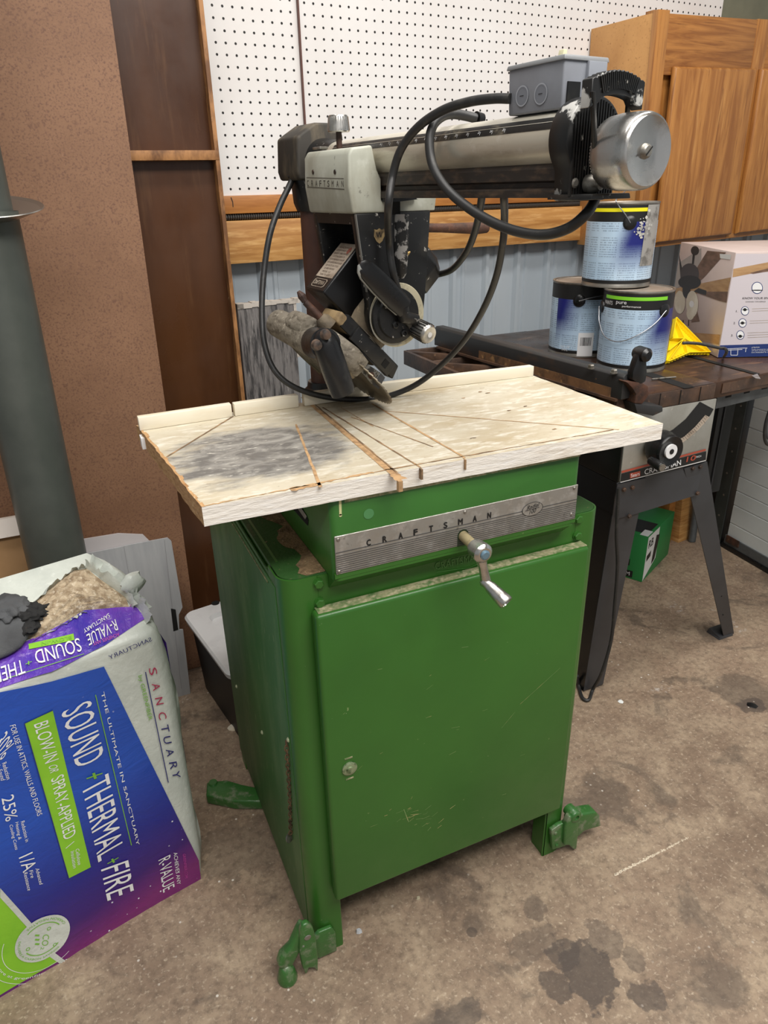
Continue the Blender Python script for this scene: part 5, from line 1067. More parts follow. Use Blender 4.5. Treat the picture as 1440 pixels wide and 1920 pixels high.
# torn white rim
def ribbon(pts, h0, h1, lean, seed, name='torn_rim', m=None):
    rnd = random.Random(seed); P = spline([V((*p, 0)) for p in pts], 5); lo = []; mid = []; hi = []
    for i, p in enumerate(P):
        q2 = V((p.x, p.y)); s_ = sq(p.x, p.y); out_ = (s_-cf).normalized(); hh = h0+(h1-h0)*rnd.random()
        lo.append(sp.pos(s_, .001)); mid.append(sp.pos(s_+out_*(lean*.5+rnd.uniform(-.003, .003)), hh*.6+rnd.uniform(-.002, .002))); hi.append(sp.pos(s_+out_*(lean+rnd.uniform(-.004, .004)), hh))
    n_ = len(P); mb = MB().add(lo+mid+hi, [(i, i+1, n_+i+1, n_+i) for i in range(n_-1)]+[(n_+i, n_+i+1, 2*n_+i+1, 2*n_+i) for i in range(n_-1)])
    back = [p-sp.n*.0006 for p in mb.v]; mb.add(back, list(mb.f)); return obj(name, mb, m or M['bagwhite'], body, smooth=60)
ribbon([(44, 1150), (60, 1132), (90, 1108), (118, 1086), (140, 1070), (163, 1064)], .006, .02, -.004, 1)
ribbon([(160, 1066), (178, 1076), (200, 1096), (232, 1120), (250, 1144)], .010, .026, .006, 2); ribbon([(166, 1068), (186, 1080), (208, 1098), (236, 1118), (262, 1150)], .012, .03, .018, 5)
ribbon([(64, 1203), (90, 1188), (119, 1172), (140, 1158), (160, 1148)], .004, .008, .004, 3)
ribbon([(243, 1138), (246, 1126), (238, 1116), (228, 1106)], .004, .01, .004, 6, 'pink_flap', mat('pink_film', sr(206, 90, 190), [(sr(226, 190, 228), 30, .5, .65)], rough=.3))
ribbon([(236, 1120), (247, 1130), (262, 1148), (274, 1170)], .02, .035, .010, 8)
# crumpled knot at the right of the rim
mb = MB(); rnd = random.Random(4); c_ = sp.pos(sq(248, 1118), .004)
pts = []
for j in range(7):
    h_ = j/6; r_ = .010+.010*math.sin(h_*3.0); pts.append([c_+UP*(.040*h_)+e1*(.008*h_)+(e1*math.cos(t)*r_*(1+.3*math.sin(3*t+j))+bk*math.sin(t)*r_*.6) for t in [2*math.pi*i/14 for i in range(14)]])
obj('crumpled_knot', MB().ring(pts), M['bagwhite'], body, smooth=60)
mb = MB().add([bp_.o+bp_.e1*sr_(t)+bp_.e2*t+bk*d+e1*.003 for t, d in ((.25, .035), (.25, .12), (.5, .16), (.555, .10), (.53, .02))], [(0, 1, 2, 3, 4)])
obj('side_print', mb, M['bagviolet'], body)
# work glove lying on the bag
def blob(mb, c, axes, k=.12, seed=0, nu=22, nv=12, f=2.2):
    c = V(c); a, b, d = [V(x) for x in axes]; rings = []
    for j in range(nv+1):
        ph = math.pi*j/nv; ring = []
        for i in range(nu):
            th = 2*math.pi*i/nu; v = V((math.sin(ph)*math.cos(th), math.sin(ph)*math.sin(th), math.cos(ph))); g = 1+k*mn.noise(v*f+V((seed, seed*2, 0)))*2
            ring.append(c+(a*v.x+b*v.y+d*v.z)*g)
        rings.append(ring)
    rings[0] = [sum(rings[0], V())/nu+(p-sum(rings[0], V())/nu)*.01 for p in rings[0]]
    return mb.ring(rings)
root = thing('work_glove', 'grey knitted work glove with black cuff draped on the insulation bag, at the left edge', 'glove', tuple(sp.pos(sq(15, 1190), .01)))
g = lambda x, y, o: sp.pos(sq(x, y), o)
mb = MB(); blob(mb, g(6, 1200, .014), (e1*.044, (g(8, 1238, .02)-g(8, 1172, .02))*.62, sp.n*.015), .03, 3)
glv = obj('glove_palm', mb, M['glove'], root, smooth=80)
mb = MB(); blob(mb, g(16, 1150, .012), (e1*.032, bk*.040, UP*.017), .16, 5, 36, 22, 2.6)
obj('glove_thumb', mb, M['glove'], glv, smooth=80)
mb = MB(); blob(mb, g(58, 1160, .012), (e1*.028, bk*.024, UP*.014), .24, 9, 40, 24, 3.4); blob(mb, g(52, 1180, .010), (e1*.018, bk*.026, UP*.010), .2, 2, 30, 16, 3)
obj('glove_cuff', mb, M['gloveblk'], root, smooth=80)

# ------------------------------------------------------------------ table saw
ZS = .84
ts = root = thing('table_saw', 'old table saw with stained brown top, silver front panel and dark steel legs', 'table saw', (1.1, .7, 0))
yF = .335
fx0, fx1 = .80, az(1341, 718, ZS).x
TT = .030
pR = [az(1205, 742, ZS), az(1303, 726, ZS), az(1341, 718, ZS), az(1425, 703, ZS)]
mb = MB().hexa([V((.86, .34, ZS-TT)), V((fx1, .342, ZS-TT)), V((fx1, 1.10, ZS-TT)), V((.86, 1.10, ZS-TT))], [V((.86, .34, ZS)), V((fx1, .342, ZS)), V((fx1, 1.10, ZS)), V((.86, 1.10, ZS))])
top_ = obj('saw_table', mb, M['sawtop'], root, bevel=.0015)
obj('front_edge', MB().box((.862, .337, ZS-TT-.006), (fx1, .3405, ZS-.001)), M['sawiron'], top_, bevel=.001)
mb = MB()
for x in (.935, .985, 1.045, 1.105): mb.box((x, .3355, ZS-TT-.006), (x+.0015, .3372, ZS-.002))
obj('edge_joint', mb, M['dark'], top_)
a = az(1303, 726, ZS); mb = MB().hexa([az(*p, ZS)+UP*.0004 for p in ((1283, 729), (1303, 726), (1195, 690), (1180, 694))], [az(*p, ZS)+UP*.0009 for p in ((1283, 729), (1303, 726), (1195, 690), (1180, 694))])
obj('miter_slot', mb, M['dark'], top_)
# extension wing to the right
mb = MB().hexa([V((fx1+.002, .345, ZS-TT-.01)), V((1.75, .38, ZS-TT-.01)), V((1.75, 1.12, ZS-TT-.01)), V((fx1+.002, 1.10, ZS-TT-.01))], [V((fx1+.002, .345, ZS-.001)), V((1.75, .38, ZS-.001)), V((1.75, 1.12, ZS-.001)), V((fx1+.002, 1.10, ZS-.001))])
obj('wing', mb, M['sawtop'], root, bevel=.0015)
mb = MB().hexa([V((fx1+.03, .344, ZS-TT)), V((1.75, .379, ZS-TT)), V((1.75, .3795, ZS-TT)), V((fx1+.03, .345, ZS-TT))], [V((fx1+.03, .3435, ZS-.006)), V((1.75, .3785, ZS-.006)), V((1.75, .3795, ZS-.006)), V((fx1+.03, .345, ZS-.006))]); obj('wing_edge', mb, M['sawiron'], root)
a0, a1 = az(1200, 678, ZS), az(1420, 705, ZS)
mb = MB().hexa([p+UP*.0003 for p in (az(1240, 655, ZS), az(1418, 703, ZS), az(1425, 701, ZS), az(1247, 653, ZS))], [p+UP*.0008 for p in (az(1240, 655, ZS), az(1418, 703, ZS), az(1425, 701, ZS), az(1247, 653, ZS))]); obj('wing_seam', mb, M['dark'], root)
# left cast wing with open windows
c = [az(762, 668, .815), az(905, 697, .815), az(1010, 672, .815), az(836, 636, .815)]
w0_, w1_ = .655, .86
def bar(a, b, w_, z0, z1): 
    a = V((a[0], a[1], 0)); b = V((b[0], b[1], 0)); d = (b-a).normalized(); n_ = V((-d.y, d.x, 0))*w_/2
    return MB().hexa([a-n_+UP*z0, b-n_+UP*z0, b+n_+UP*z0, a+n_+UP*z0], [a-n_+UP*z1, b-n_+UP*z1, b+n_+UP*z1, a+n_+UP*z1])
L0 = az(763, 658, .835); zt_ = .835
y0w, y1w = .40, 1.02; xw0 = L0.x
mb = join(bar((xw0, y0w), (xw0, L0.y+.01), .012, .795, zt_), bar((xw0, L0.y+.005), (.86, L0.y+.005), .014, .795, zt_), bar((.845, y0w), (.845, L0.y), .03, .795, zt_), bar((xw0, .46), (.86, .46), .014, .795, zt_))
for i in range(4):
    ya = L0.y-.16*i; mb = join(mb, bar((xw0, ya), (.85, ya-.15), .014, .80, zt_-.001), bar((xw0, ya-.15), (.85, ya-.15), .010, .80, zt_-.001))
obj('cast_wing', mb, M['sawiron'], root, bevel=.001)['label'] = 'rusty open webbed cast wing'
# rip fence
f0, f1 = az(1188, 752, .875), az(828, 608, .905)
nf = ay(1190, 700, .33)
FA = V((.872, .318, 0)); FBk = V((.80, 1.03, 0))
dF = (FBk-FA).normalized(); nF = V((dF.y, -dF.x, 0))
ff = MB(); FF = lambda x, y, z: FA+dF*x+nF*y+UP*z; LF = (FBk-FA).length
zf0, zf1 = ZS+.006, ZS+.060
P1 = ay(1180, 712, .33)
mb = MB().ring([[FF(x, y, z) for y, z in ((-.018, zf0), (-.018, zf1-.006), (-.012, zf1), (.012, zf1), (.018, zf1-.006), (.018, zf0))] for x in (0, .012, LF)])
rf = obj('rip_fence', mb, M['fenceblack'], root, bevel=.0015, smooth=30)
obj('fence_base', MB().box((.01, -.024, ZS+.0005), (LF-.02, .024, zf0), F=FF), M['sawiron'], rf)
obj('rust_strip', MB().box((.03, -.0190, zf0), (.50, -.0180, zf0+.020), F=FF), mat('rust_brown_strip', sr(118, 84, 54), [(sr(66, 50, 38), 20, .45, .65), (sr(160, 122, 78), 50, .6, .72)], rough=.7), rf)
hb = FF(-.01, .0, 0)
rb = [ay(x, y, .318) for x, y in ((1178, 742), (1190, 700), (1204, 664), (1216, 668), (1208, 720), (1198, 752))]
def yprism(pts, y, dy): ps_ = [ay(p[0], p[1], y) for p in pts]; return MB().hexa([p for p in ps_], [p+V((0, dy, 0)) for p in ps_])
lv_ = obj('lock_lever', yprism([(1186, 712), (1187, 698), (1199, 664), (1212, 662), (1214, 700), (1211, 716), (1200, 722)], .300, .018), M['blackplain'], root, bevel=.003, seg=2)
hp_ = ay(1209, 665, .300); obj('lever_knob', MB().lathe(hp_-V((0, .012, 0)), hp_+V((0, .026, 0)), [(0, .008), (.15, .0145), (.8, .0155), (1, .012)], 26), M['blackplain'], lv_)
obj('cam_bracket', yprism([(1174, 716), (1200, 716), (1216, 724), (1217, 742), (1205, 758), (1190, 757), (1193, 740), (1186, 728)], .300, .028), M['rust'], root, bevel=.003)
obj('fence_clamp', yprism([(1190, 757), (1243, 762), (1243, 772), (1225, 780), (1195, 774)], .300, .04), M['fenceblack'], root, bevel=.002)
for (x, y) in ((1108, 690), (1151, 699)):
    p = az(x, y, zf1); hx = MB(); hexbolt(hx, V((p.x, p.y, zf1)), UP, .007, .008); obj('fence_bolt', hx, M['bolt'], rf)
# body
bx0, bx1, bzb, bzt = .893, 1.163, .640, ZS-TT-.006
PBF = Plane((0, yF, 0), (1, 0, 0), (0, 0, 1)); q = PBF.st
BLp, BRp = q(1158, 906), q(1323, 865); TLp = V((BLp.x-.002, bzt)); TRp = V((q(1342, 752).x, bzt))
def yface(pts, y0, y1): return MB().hexa([V((p[0], y0, p[1])) for p in pts], [V((p[0], y1, p[1])) for p in pts])
obj('saw_body', yface([BLp, BRp, TRp, TLp], yF, .98), M['nearblack'], root, bevel=.002)
pan = [q(1165, 886), q(1321, 845), TRp+V((-.002, 0)), TLp+V((.006, 0))]
pnl = obj('front_panel', yface([BLp+V((.004, .003)), BRp+V((-.001, .003)), TRp+V((-.0015, 0)), TLp+V((.004, 0))], yF-.003, yF+.001), M['sawpanel'], root, bevel=.0008)
PF2 = Plane((0, yF-.0032, 0), (1, 0, 0), (0, 0, 1)); q = PF2.st
def facepoly(px, off): return MB().add([PF2.pos(q(*p), off) for p in px], [tuple(range(len(px)))])
obj('name_band', facepoly([(1163, 903), (1323, 862), (1324, 846), (1165, 888)], .0004), M['ink'], pnl)
obj('red_stripe', facepoly([(1165, 887), (1323, 845), (1323, 841.5), (1165, 883)], .0006), M['redline'], pnl)
obj('white_rule', facepoly([(1163, 905), (1323, 864), (1323, 862.8), (1163, 903.8)], .0006), WH, pnl)
obj('maker_tab', facepoly([(1181, 897), (1200, 892.5), (1200, 883), (1181, 887.5)], .0007), M['redline'], pnl)
obj('maker_name', text('Sears', PF2, q(1182.5, 895), q(1198.5, 891), q(1182.5, 888.5), .0012), WH, pnl)
obj('saw_name', text('CRAFTSMAN', PF2, q(1208, 890), q(1276, 871.5), q(1208, 880), .0010, bold=.0002), WH, pnl)
obj('size_mark', text('10', PF2, q(1286, 866), q(1303, 862), q(1288, 856.5), .0010, bold=.0004), M['redline'], pnl)
obj('size_word', text('INCH', PF2, q(1305, 858.5), q(1314, 856.5), q(1305, 855), .0010), WH, pnl)
# tilt scale: dark arc slot with graduated band
arcpts_o = [(1225, 812), (1262, 801), (1290, 778), (1312, 752), (1323, 755), (1336, 763)]
up_arc = [(1232, 822), (1262, 806), (1290, 783), (1316, 754), (1337, 766)]
lo_arc = [(1333, 776), (1310, 803), (1285, 825), (1255, 845), (1238, 852)]
obj('tilt_slot', facepoly([(1238, 818), (1262, 805), (1285, 786), (1303, 764), (1312, 753), (1338, 767), (1332, 778), (1312, 803), (1288, 824), (1260, 843), (1245, 850)], .0003), M['ink'], pnl)
obj('tilt_scale', facepoly([(1262, 830), (1283, 818), (1303, 800), (1322, 778), (1330, 782), (1310, 805), (1288, 824), (1268, 838)], .0007), M['label'], pnl)
mb = MB()
for i in range(18):
    t = i/17; a_ = V((1264, 829)).lerp(V((1322, 779)), t)+V((2.4, 4.6))*math.sin(t*math.pi)*.9; b_ = a_+V((3.4, 3.8)) if i % 5 else a_+V((6, 7)); mb = join(mb, line(PF2, q(*a_), q(*b_), .0006, .0010))
obj('scale_tick', mb, M['ink'], pnl)
# hand wheel
wc = ay(1225, 833, yF-.004); wf0 = V((wc.x, yF-.004, wc.z))
hwl = obj('hand_wheel', MB().lathe(wf0, wf0+V((0, -.055, 0)), [(0, .020), (.15, .034), (.35, .040), (.6, .040), (.82, .0365), (.9, .0375), (1, .034), (.92, .020), (.9, .0005)], 40), M['blackplain'], root, smooth=50)
ww = wf0+V((0, -.0550, 0))
obj('wheel_disc', MB().lathe(ww+V((0, .004, 0)), ww-V((0, .001, 0)), [(0, .0165), (1, .0165), (1, .006)], 32), WH, hwl); obj('wheel_nut', MB().cyl(ww, ww-V((0, .0022, 0)), .006), M['ink'], hwl)
gA = ay(1218, 862, wf0.y-.045); gB = ay(1242, 877, wf0.y-.088)
obj('wheel_grip', MB().lathe(gA, gB, [(0, .0065), (.1, .0098), (.9, .0108), (.96, .0095)], 20), M['blackplain'], hwl); obj('grip_cap', MB().cyl(gB.lerp(gA, .06), gB-(gA-gB)*.02, .0082), M['bolt'], hwl)
# stand
yS = yF+.004
obj('stand_apron', yface([BLp+V((.002, -.004)), BRp+V((0, -.003)), q(1311, 930), q(1189, 968), q(1160, 975)], yS, yS+.002), M['darksteel'], root)
obj('side_apron', MB().hexa([V((BLp.x, yS, .56)), V((BLp.x+.002, yS, .56)), V((BLp.x+.002, .97, .56)), V((BLp.x, .97, .56))], [V((BLp.x, yS, bzb)), V((BLp.x+.002, yS, bzb)), V((BLp.x+.002, .97, bzb)), V((BLp.x, .97, bzb))]), M['nearblack'], root)
def leg(outer_t, inner_t, outer_b, inner_b, nm='leg', toe=None):
    """angle leg: front flange plus side flange"""
    mb = MB().hexa([outer_b, inner_b, inner_b+V((0, .0025, 0)), outer_b+V((0, .0025, 0))], [outer_t, inner_t, inner_t+V((0, .0025, 0)), outer_t+V((0, .0025, 0))])
    sg = 1; w_ = .055
    mb.hexa([outer_b, outer_b+V((.0025, 0, 0)), outer_b+V((.0025, .03, 0)), outer_b+V((0, .03, 0))], [outer_t, outer_t+V((.0025, 0, 0)), outer_t+V((.0025, w_, 0)), outer_t+V((0, w_, 0))])
    return obj(nm, mb, M['darksteel'], root, bevel=.0006, seg=1)
def yz(px, py, y): return ay(px, py, y)
# right front leg
rt0, rt1 = ay(1325, 866, yS-.003), ay(1283, 879, yS-.003); rb0, rb1 = az(1371, 1185, .004), az(1357, 1194, .004)
rb1 = V((rb1.x, rb1.y, .004)); rb0 = V((rb0.x, rb1.y, .004))
lg = leg(rt0, rt1, rb0, rb1)
obj('foot', MB().hexa([rb1+V((-.022, -.004, -.003)), rb1+V((.035, -.004, -.003)), rb1+V((.035, .045, -.003)), rb1+V((-.022, .045, -.003))], [rb1+V((-.018, -.002, .003)), rb1+V((.033, -.002, .003)), rb1+V((.033, .04, .014)), rb1+V((-.020, .04, .014))]), M['darksteel'], lg)
for (x, y, r_) in ((1343, 1092, .004), (1353, 1118, .0022), (1356, 1153, .0022)):
    k_ = (y-866)/(1190-866); yy = yS-.003+(rb1.y-yS)*k_-.001; p = ay(x, y, yy-.0006); mb = MB(); mb.cyl(p, p+V((0, .0004, 0)), r_); obj('leg_hole', mb, M['dark'], lg)
# left front leg (nearest the green cabinet)
lt0, lt1 = ay(1158, 908, yS-.003), ay(1212, 896, yS-.003); lb0, lb1 = az(1094, 1296, .004), az(1139, 1290, .004); lb1 = V((lb1.x, lb0.y, .004))
leg(lt0, lt1, lb0, lb1)
mc0, mc1 = ay(1333, 850, .70).x, ay(1374, 790, .70).x
obj('gap_darkener', MB().box((mc0, .70, .33), (mc1, .73, ZS-.05)), M['nearblack'], root, bevel=.004)  # black box added to darken the gap between saw and post
obj('darkener_rib', MB().box((mc0+.022, .696, .33), (mc0+.026, .70, ZS-.05)), M['darksteel'], root)  # thin strip on the front of that added box
# rear legs
leg(V((BLp.x, .96, .64)), V((BLp.x+.08, .96, .64)), V((BLp.x-.06, 1.05, .0)), V((BLp.x-.02, 1.05, .0))); leg(V((1.08, .96, .64)), V((1.16, .96, .64)), V((1.32, 1.05, .0)), V((1.36, 1.05, .0)))
obj('leg_side', MB().hexa([V((lb0.x, lb0.y, .004)), V((lb0.x+.002, lb0.y, .004)), V((lb0.x+.002, lb0.y+.05, .004)), V((lb0.x, lb0.y+.05, .004))], [V((BLp.x, yS, bzb)), V((BLp.x+.002, yS, bzb)), V((BLp.x+.002, yS+.09, bzb)), V((BLp.x, yS+.09, bzb))]), M['nearblack'], root)
for (x, y) in ((1170, 918), (1186, 914), (1180, 968), (1299, 878), (1313, 875), (1308, 925)):
    p = ay(x, y, yS-.0035); mb = MB(); hexbolt(mb, p, (0, -1, 0), .0050, .004); obj('stand_bolt', mb, M['sawiron'], root)
# motor lead hanging along the left leg
cd_ = [ay(1160, 915, .325), ay(1156, 1000, .327), ay(1158, 1060, .330), ay(1153, 1130, .334), ay(1146, 1200, .338), ay(1128, 1262, .342), az(1112, 1292, .012), az(1104, 1312, .006), az(1092, 1308, .006), az(1085, 1285, .01), V((.895, .40, .05))]
obj('saw_cord', MB().tube(spline(cd_, 8), .0045, 10), M['rubber'], root)

# ------------------------------------------------------------------ paint cans
def can(pos, label, stripe, flare, z_ang, ears, tiltv=(0, 0, 0), words=None, spatter=None, handle=None, barcode=None, stripe_w=1.2):
    x, y, z = pos; R_ = .0826; H_ = .192
    r = thing('paint_can', label, 'paint can', pos, 'one gallon paint cans on the table saw')
    P = V(pos); up = UP
    def F(a_, h, rr=0): return P+V((math.cos(a_)*(R_+rr), math.sin(a_)*(R_+rr), h))
    obj('can_body', MB().lathe(P, P+up*H_, [(0, R_-.003), (0, R_+.001), (.015, R_+.0015), (.03, R_), (.97, R_), (.985, R_+.002), (1, R_+.0015), (1, R_-.004), (.975, R_-.006)], 64), M['canmetal'], r, smooth=40)
    obj('can_lid', MB().lathe(P+up*(H_-.006), P+up*(H_-.001), [(0, R_-.005), (.9, R_-.006), (1, R_-.010), (.6, R_-.012), (.6, .0005)], 48), M['lid'], r)
    def band(a0, a1, h0, h1, rr, m, name='wrap', k=48):
        P0 = [F(a0+(a1-a0)*i/k, h0, rr) for i in range(k+1)]; P1 = [F(a0+(a1-a0)*i/k, h1, rr) for i in range(k+1)]
        return obj(name, MB().add(P0+P1, [(i, i+1, k+2+i, k+1+i) for i in range(k)]), m, r, smooth=60)
    lab = band(z_ang-2.6, z_ang+2.6, .010, .186, .0006, M['ink'], 'label', 90)
    wrap = band(z_ang-2.3, z_ang+2.3, .018, .150, .0010, can_mat('can_print_'+str(len(bpy.data.materials)), flare, .55 if stripe else .85), 'label_field', 90)
    if stripe: band(z_ang-.9*stripe_w, z_ang+.75*stripe_w, .172, .180, .0014, M[stripe], 'colour_stripe')
    class Cyl:
        n = UP
        def pos(s, q, off=0): return F(q[0]/R_, q[1], .0016+off)
    cy = Cyl()
    if words:
        for (w_, a0, a1, h0, h1) in words: obj('label_lettering', text(w_, cy, (a0*R_, h0), (a1*R_, h0), (a0*R_, h1), .0002), WH, r)
    if barcode:
        a0, h0 = barcode; obj('barcode_field', MB().add([cy.pos((a0*R_+dx_, h0+dz_)) for dx_ in [0, .008, .016, .024, .032, .040] for dz_ in (0, .062)], [(2*i, 2*i+2, 2*i+3, 2*i+1) for i in range(5)]), WH, r)
        mb = MB(); rnd = random.Random(2); x_ = .006
        while x_ < .034: w_ = rnd.choice((.0007, .0012, .0018)); mb.add([cy.pos((a0*R_+x_+dx_, h0+dz_), .0003) for dx_, dz_ in ((0, .028), (w_, .028), (w_, .050), (0, .050))], [(0, 1, 2, 3)]); x_ += w_+rnd.choice((.0008, .0014))
        obj('barcode', mb, M['ink'], r)
    es = []
    for a_ in ears:
        p0, p1 = F(a_, .148, -.001), F(a_, .148, .006); e_ = obj('handle_ear', MB().lathe(p0, p1, [(0, .016), (.5, .0155), (.8, .012), (1, .006)], 28), M['blackplain'], r, smooth=50); es.append(F(a_, .148, .006))
    if handle:
        mb = MB(); pts = [es[0]]+[V(p) for p in handle]; 
        mb.tube(spline(pts, 10), .0013, 8); obj('wire_handle', mb, mat('handle_wire', sr(160, 162, 166), rough=.3, metal=.8), r)
    if spatter: spatter(F, r)
    return r
vang = lambda x, y: math.atan2(CAMP.y-y, CAMP.x-x)        # angle of the side that faces the camera
c1 = (az(1183, 700, ZS)+V((.053, .063, 0))).xy; c2 = az(1086, 671, ZS).xy+V((.050, .066))
va1 = vang(*c1); va2 = vang(*c2)
S3 = ZS+.1925
mid = az(1154, 541, S3).xy+V((.053, .063)); va3 = vang(*mid)
P_ = V((*c1, ZS+.0006)); R_ = .088
hd = [P_+V((math.cos(va1+a_)*(R_+.004), math.sin(va1+a_)*(R_+.004), h)) for a_, h in ((.50, .120), (.10, .094), (-.35, .076), (-.8, .082), (-1.15, .11), (-1.3, .135), (-1.36, .148))]
can(tuple(P_), 'paint can with green stripe and wire bail across its front, front one of three', 'canstripe_g', va1+1.0, va1, (va1+.85, va1-1.36), words=[('pure', va1-.62, va1-.30, .160, .1685), ('performance', va1-.42, va1+.10, .1545, .1605), ('PAINTS', va1-1.1, va1-.75, .158, .167)], handle=hd)
P2_ = V((*c2, ZS+.0006)); hd2 = [P2_+V((math.cos(va2+a_)*(R_+.003), math.sin(va2+a_)*(R_+.003), h)) for a_, h in ((.25, .158), (.7, .163), (1.1, .165))]
can(tuple(P2_), 'dark blue paint can with a barcode sticker, rear left one of three', None, va2-1.15, va2, (va2-.12, va2+3), handle=hd2, barcode=(va2-.05, .004), words=[('116 FL OZ', va2-.62, va2-.30, .024, .030), ('3.43 L', va2-.56, va2-.36, .016, .022)])
def spat(F, r):
    mb = MB(); k = 10
    for a0, a1, h0, h1 in ((.66, 1.25, .05, .186),):
        P0 = [F(va3+a0+(a1-a0)*i/k+(.03*math.sin(i*2.1)), h0, .0022) for i in range(k+1)]; P1 = [F(va3+a0+.05+(a1-a0)*i/k, h1, .0022) for i in range(k+1)]; mb.add(P0+P1, [(i, i+1, k+2+i, k+1+i) for i in range(k)])
    o_ = obj('metal_strip', mb, mat('clear_film', sr(170, 166, 160), [(sr(120, 116, 110), 26, .5, .6)], rough=.4, metal=.3), r)
    mb = MB(); rnd = random.Random(9)
    for i in range(46):
        a_ = va3+.62+rnd.gauss(0, .12); h = .138+rnd.gauss(0, .017)-.0; s_ = rnd.uniform(.001, .0045); c0 = F(a_, h, .0026); tg = V((-math.sin(a_), math.cos(a_), 0)); mb.add([c0+tg*math.cos(t)*s_+UP*math.sin(t)*s_*rnd.uniform(.4, 1.3) for t in [2*math.pi*j/7 for j in range(7)]], [tuple(range(7))])
    obj('paint_spatter', mb, M['spatter'], r)
P3_ = V((*mid, S3+.0006)); hd3 = [P3_+V((math.cos(va3+a_)*(R_+.002), math.sin(va3+a_)*(R_+.002), h)) for a_, h in ((.05, .168), (-.12, .185), (-.2, .199))]
can(tuple(P3_), 'paint can with yellow stripe and white spatter, on top of the other two', 'canstripe_y', va3+.55, va3-.1, (va3+.22, va3+3.3), words=None, spatter=spat, handle=hd3+[P3_+V((0, 0, .215))])

# ------------------------------------------------------------------ ceiling fan carton
fc = az(1345, 671, ZS).xy; af = math.radians(-25); FX = V((math.cos(af), math.sin(af), 0)); FY = V((-math.sin(af), math.cos(af), 0)); FH = .262; fL, fW = .37, .36
Z1 = ZS+.0006
fo = V((*fc, Z1))
fan = root = thing('fan_carton', 'ceiling fan carton with printed fan and navy band, standing behind the paint cans', 'box', tuple(fo))
mb = MB().box((0, 0, 0), (fW, fL, FH), F=lambda x, y, z: fo+FX*x+FY*y+UP*z); obj('carton', mb, M['cartonpink'], root, bevel=.0015)
pl = Plane(fo-FX*.0004, FY, UP); pr_ = Plane(fo-FY*.0004, FX, UP)
ql = lambda x, y: pl.st(x, y); qr = lambda x, y: pr_.st(x, y)
clampL = lambda p: V((min(max(p.x, .001), fL-.001), min(max(p.y, .001), FH-.001))); clampR = lambda p: V((min(max(p.x, .001), fW-.001), min(max(p.y, .001), FH-.001)))
def pf(px, m, name, off=.0002, side='L', par=root):
    P_l, qq, cl = (pl, ql, clampL) if side == 'L' else (pr_, qr, clampR)
    return obj(name, MB().add([P_l.pos(cl(qq(*p)), off) for p in px], [tuple(range(len(px)))]), m, par)
s6 = lambda x, y: (1200+x/6, 420+y/6)
art = pf([s6(140, 640), s6(1025, 600), s6(985, 770), s6(140, 700)], M['printwood'], 'printed_beam', .0002)
pf([s6(0, 330), s6(690, 270), s6(690, 600), s6(140, 640), s6(0, 640)], mat('printed_wall_shade', sr(150, 142, 138), [(sr(176, 168, 162), 3, .4, .7)]), 'printed_ceiling', .00015)
pf([s6(430, 1210), s6(905, 1245), s6(885, 1355), s6(430, 1260)], M['printwood'], 'printed_beam', .0002)
pf([s6(170, 290), s6(240, 300), s6(500, 610), s6(460, 650)], M['printdark'], 'printed_blade', .0004)
pf([s6(760, 300), s6(970, 320), s6(720, 600), s6(650, 660), s6(580, 590)], M['printblade'], 'printed_blade', .0004)
pf([s6(600, 760), s6(990, 760), s6(975, 885), s6(880, 860)], M['printblade'], 'printed_blade', .0004); pf([s6(660, 720), s6(750, 750), s6(745, 800), s6(600, 760)], M['printdark'], 'printed_bracket', .0005)
pf([s6(640, 960), s6(672, 1095), s6(575, 1105), s6(600, 1040)], M['printblade'], 'printed_blade', .0003)
pf([s6(595, 340), s6(620, 345), s6(608, 450), s6(585, 450)], M['printdark'], 'printed_rod', .0005)
def el_(cx, cy, rx, ry, m, name, off, side='L', n=22, r2=None): return pf([s6(cx+rx*math.cos(2*math.pi*i/n), cy+ry*math.sin(2*math.pi*i/n)) for i in range(n)], m, name, off, side)
el_(620, 300, 46, 52, M['printdark'], 'printed_canopy', .0005); el_(560, 560, 106, 118, mat('printed_bronze', sr(72, 62, 60), rough=.35), 'printed_motor', .0006); el_(560, 655, 128, 78, M['printdark'], 'printed_hub', .0007); el_(525, 745, 45, 90, M['printdark'], 'printed_finial', .0008)
el_(450, 880, 62, 130, M['printglow'], 'printed_shade', .0006); el_(590, 900, 68, 150, M['printglow'], 'printed_shade', .0009); el_(570, 1010, 44, 70, M['printglow'], 'printed_shade', .0007); el_(585, 900, 26, 38, WH, 'printed_bulb', .0011)
for x in (486, 548): pf([s6(x-4, 1080), s6(x+4, 1080), s6(x+2, 1145), s6(x-6, 1145)], M['ink'], 'pull_chain', .0005)
pf([s6(900, 335), s6(1030, 345), s6(1020, 400), s6(905, 385)], M['cartonwhite'], 'tape_patch', .0008)
sidep = pf([s6(1075, 335), s6(1700, 335), s6(1700, 1520), s6(870, 1505)], M['cartonside'], 'side_print', .0002, 'R')
pf([s6(1050, 505), s6(1440, 430), s6(1560, 400), s6(1560, 520), s6(1240, 560), s6(1040, 600)], M['printwood'], 'printed_beam', .0004, 'R'); pf([s6(1235, 550), s6(1560, 470), s6(1560, 510), s6(1270, 562)], M['printblade'], 'printed_beam', .0005, 'R')
nb_ = pf([s6(885, 1365), s6(1700, 1340), s6(1700, 1500), s6(872, 1503)], M['navyband'], 'navy_band', .0005, 'R')
def ft(s_, x0, y0, x1, y1, xt, yt, m, side='R'): P_l = pr_ if side == 'R' else pl; f_ = P_l.st; return obj('carton_lettering', text(s_, P_l, f_(*s6(x0, y0)), f_(*s6(x1, y1)), f_(*s6(xt, yt)), .0010), m, root)
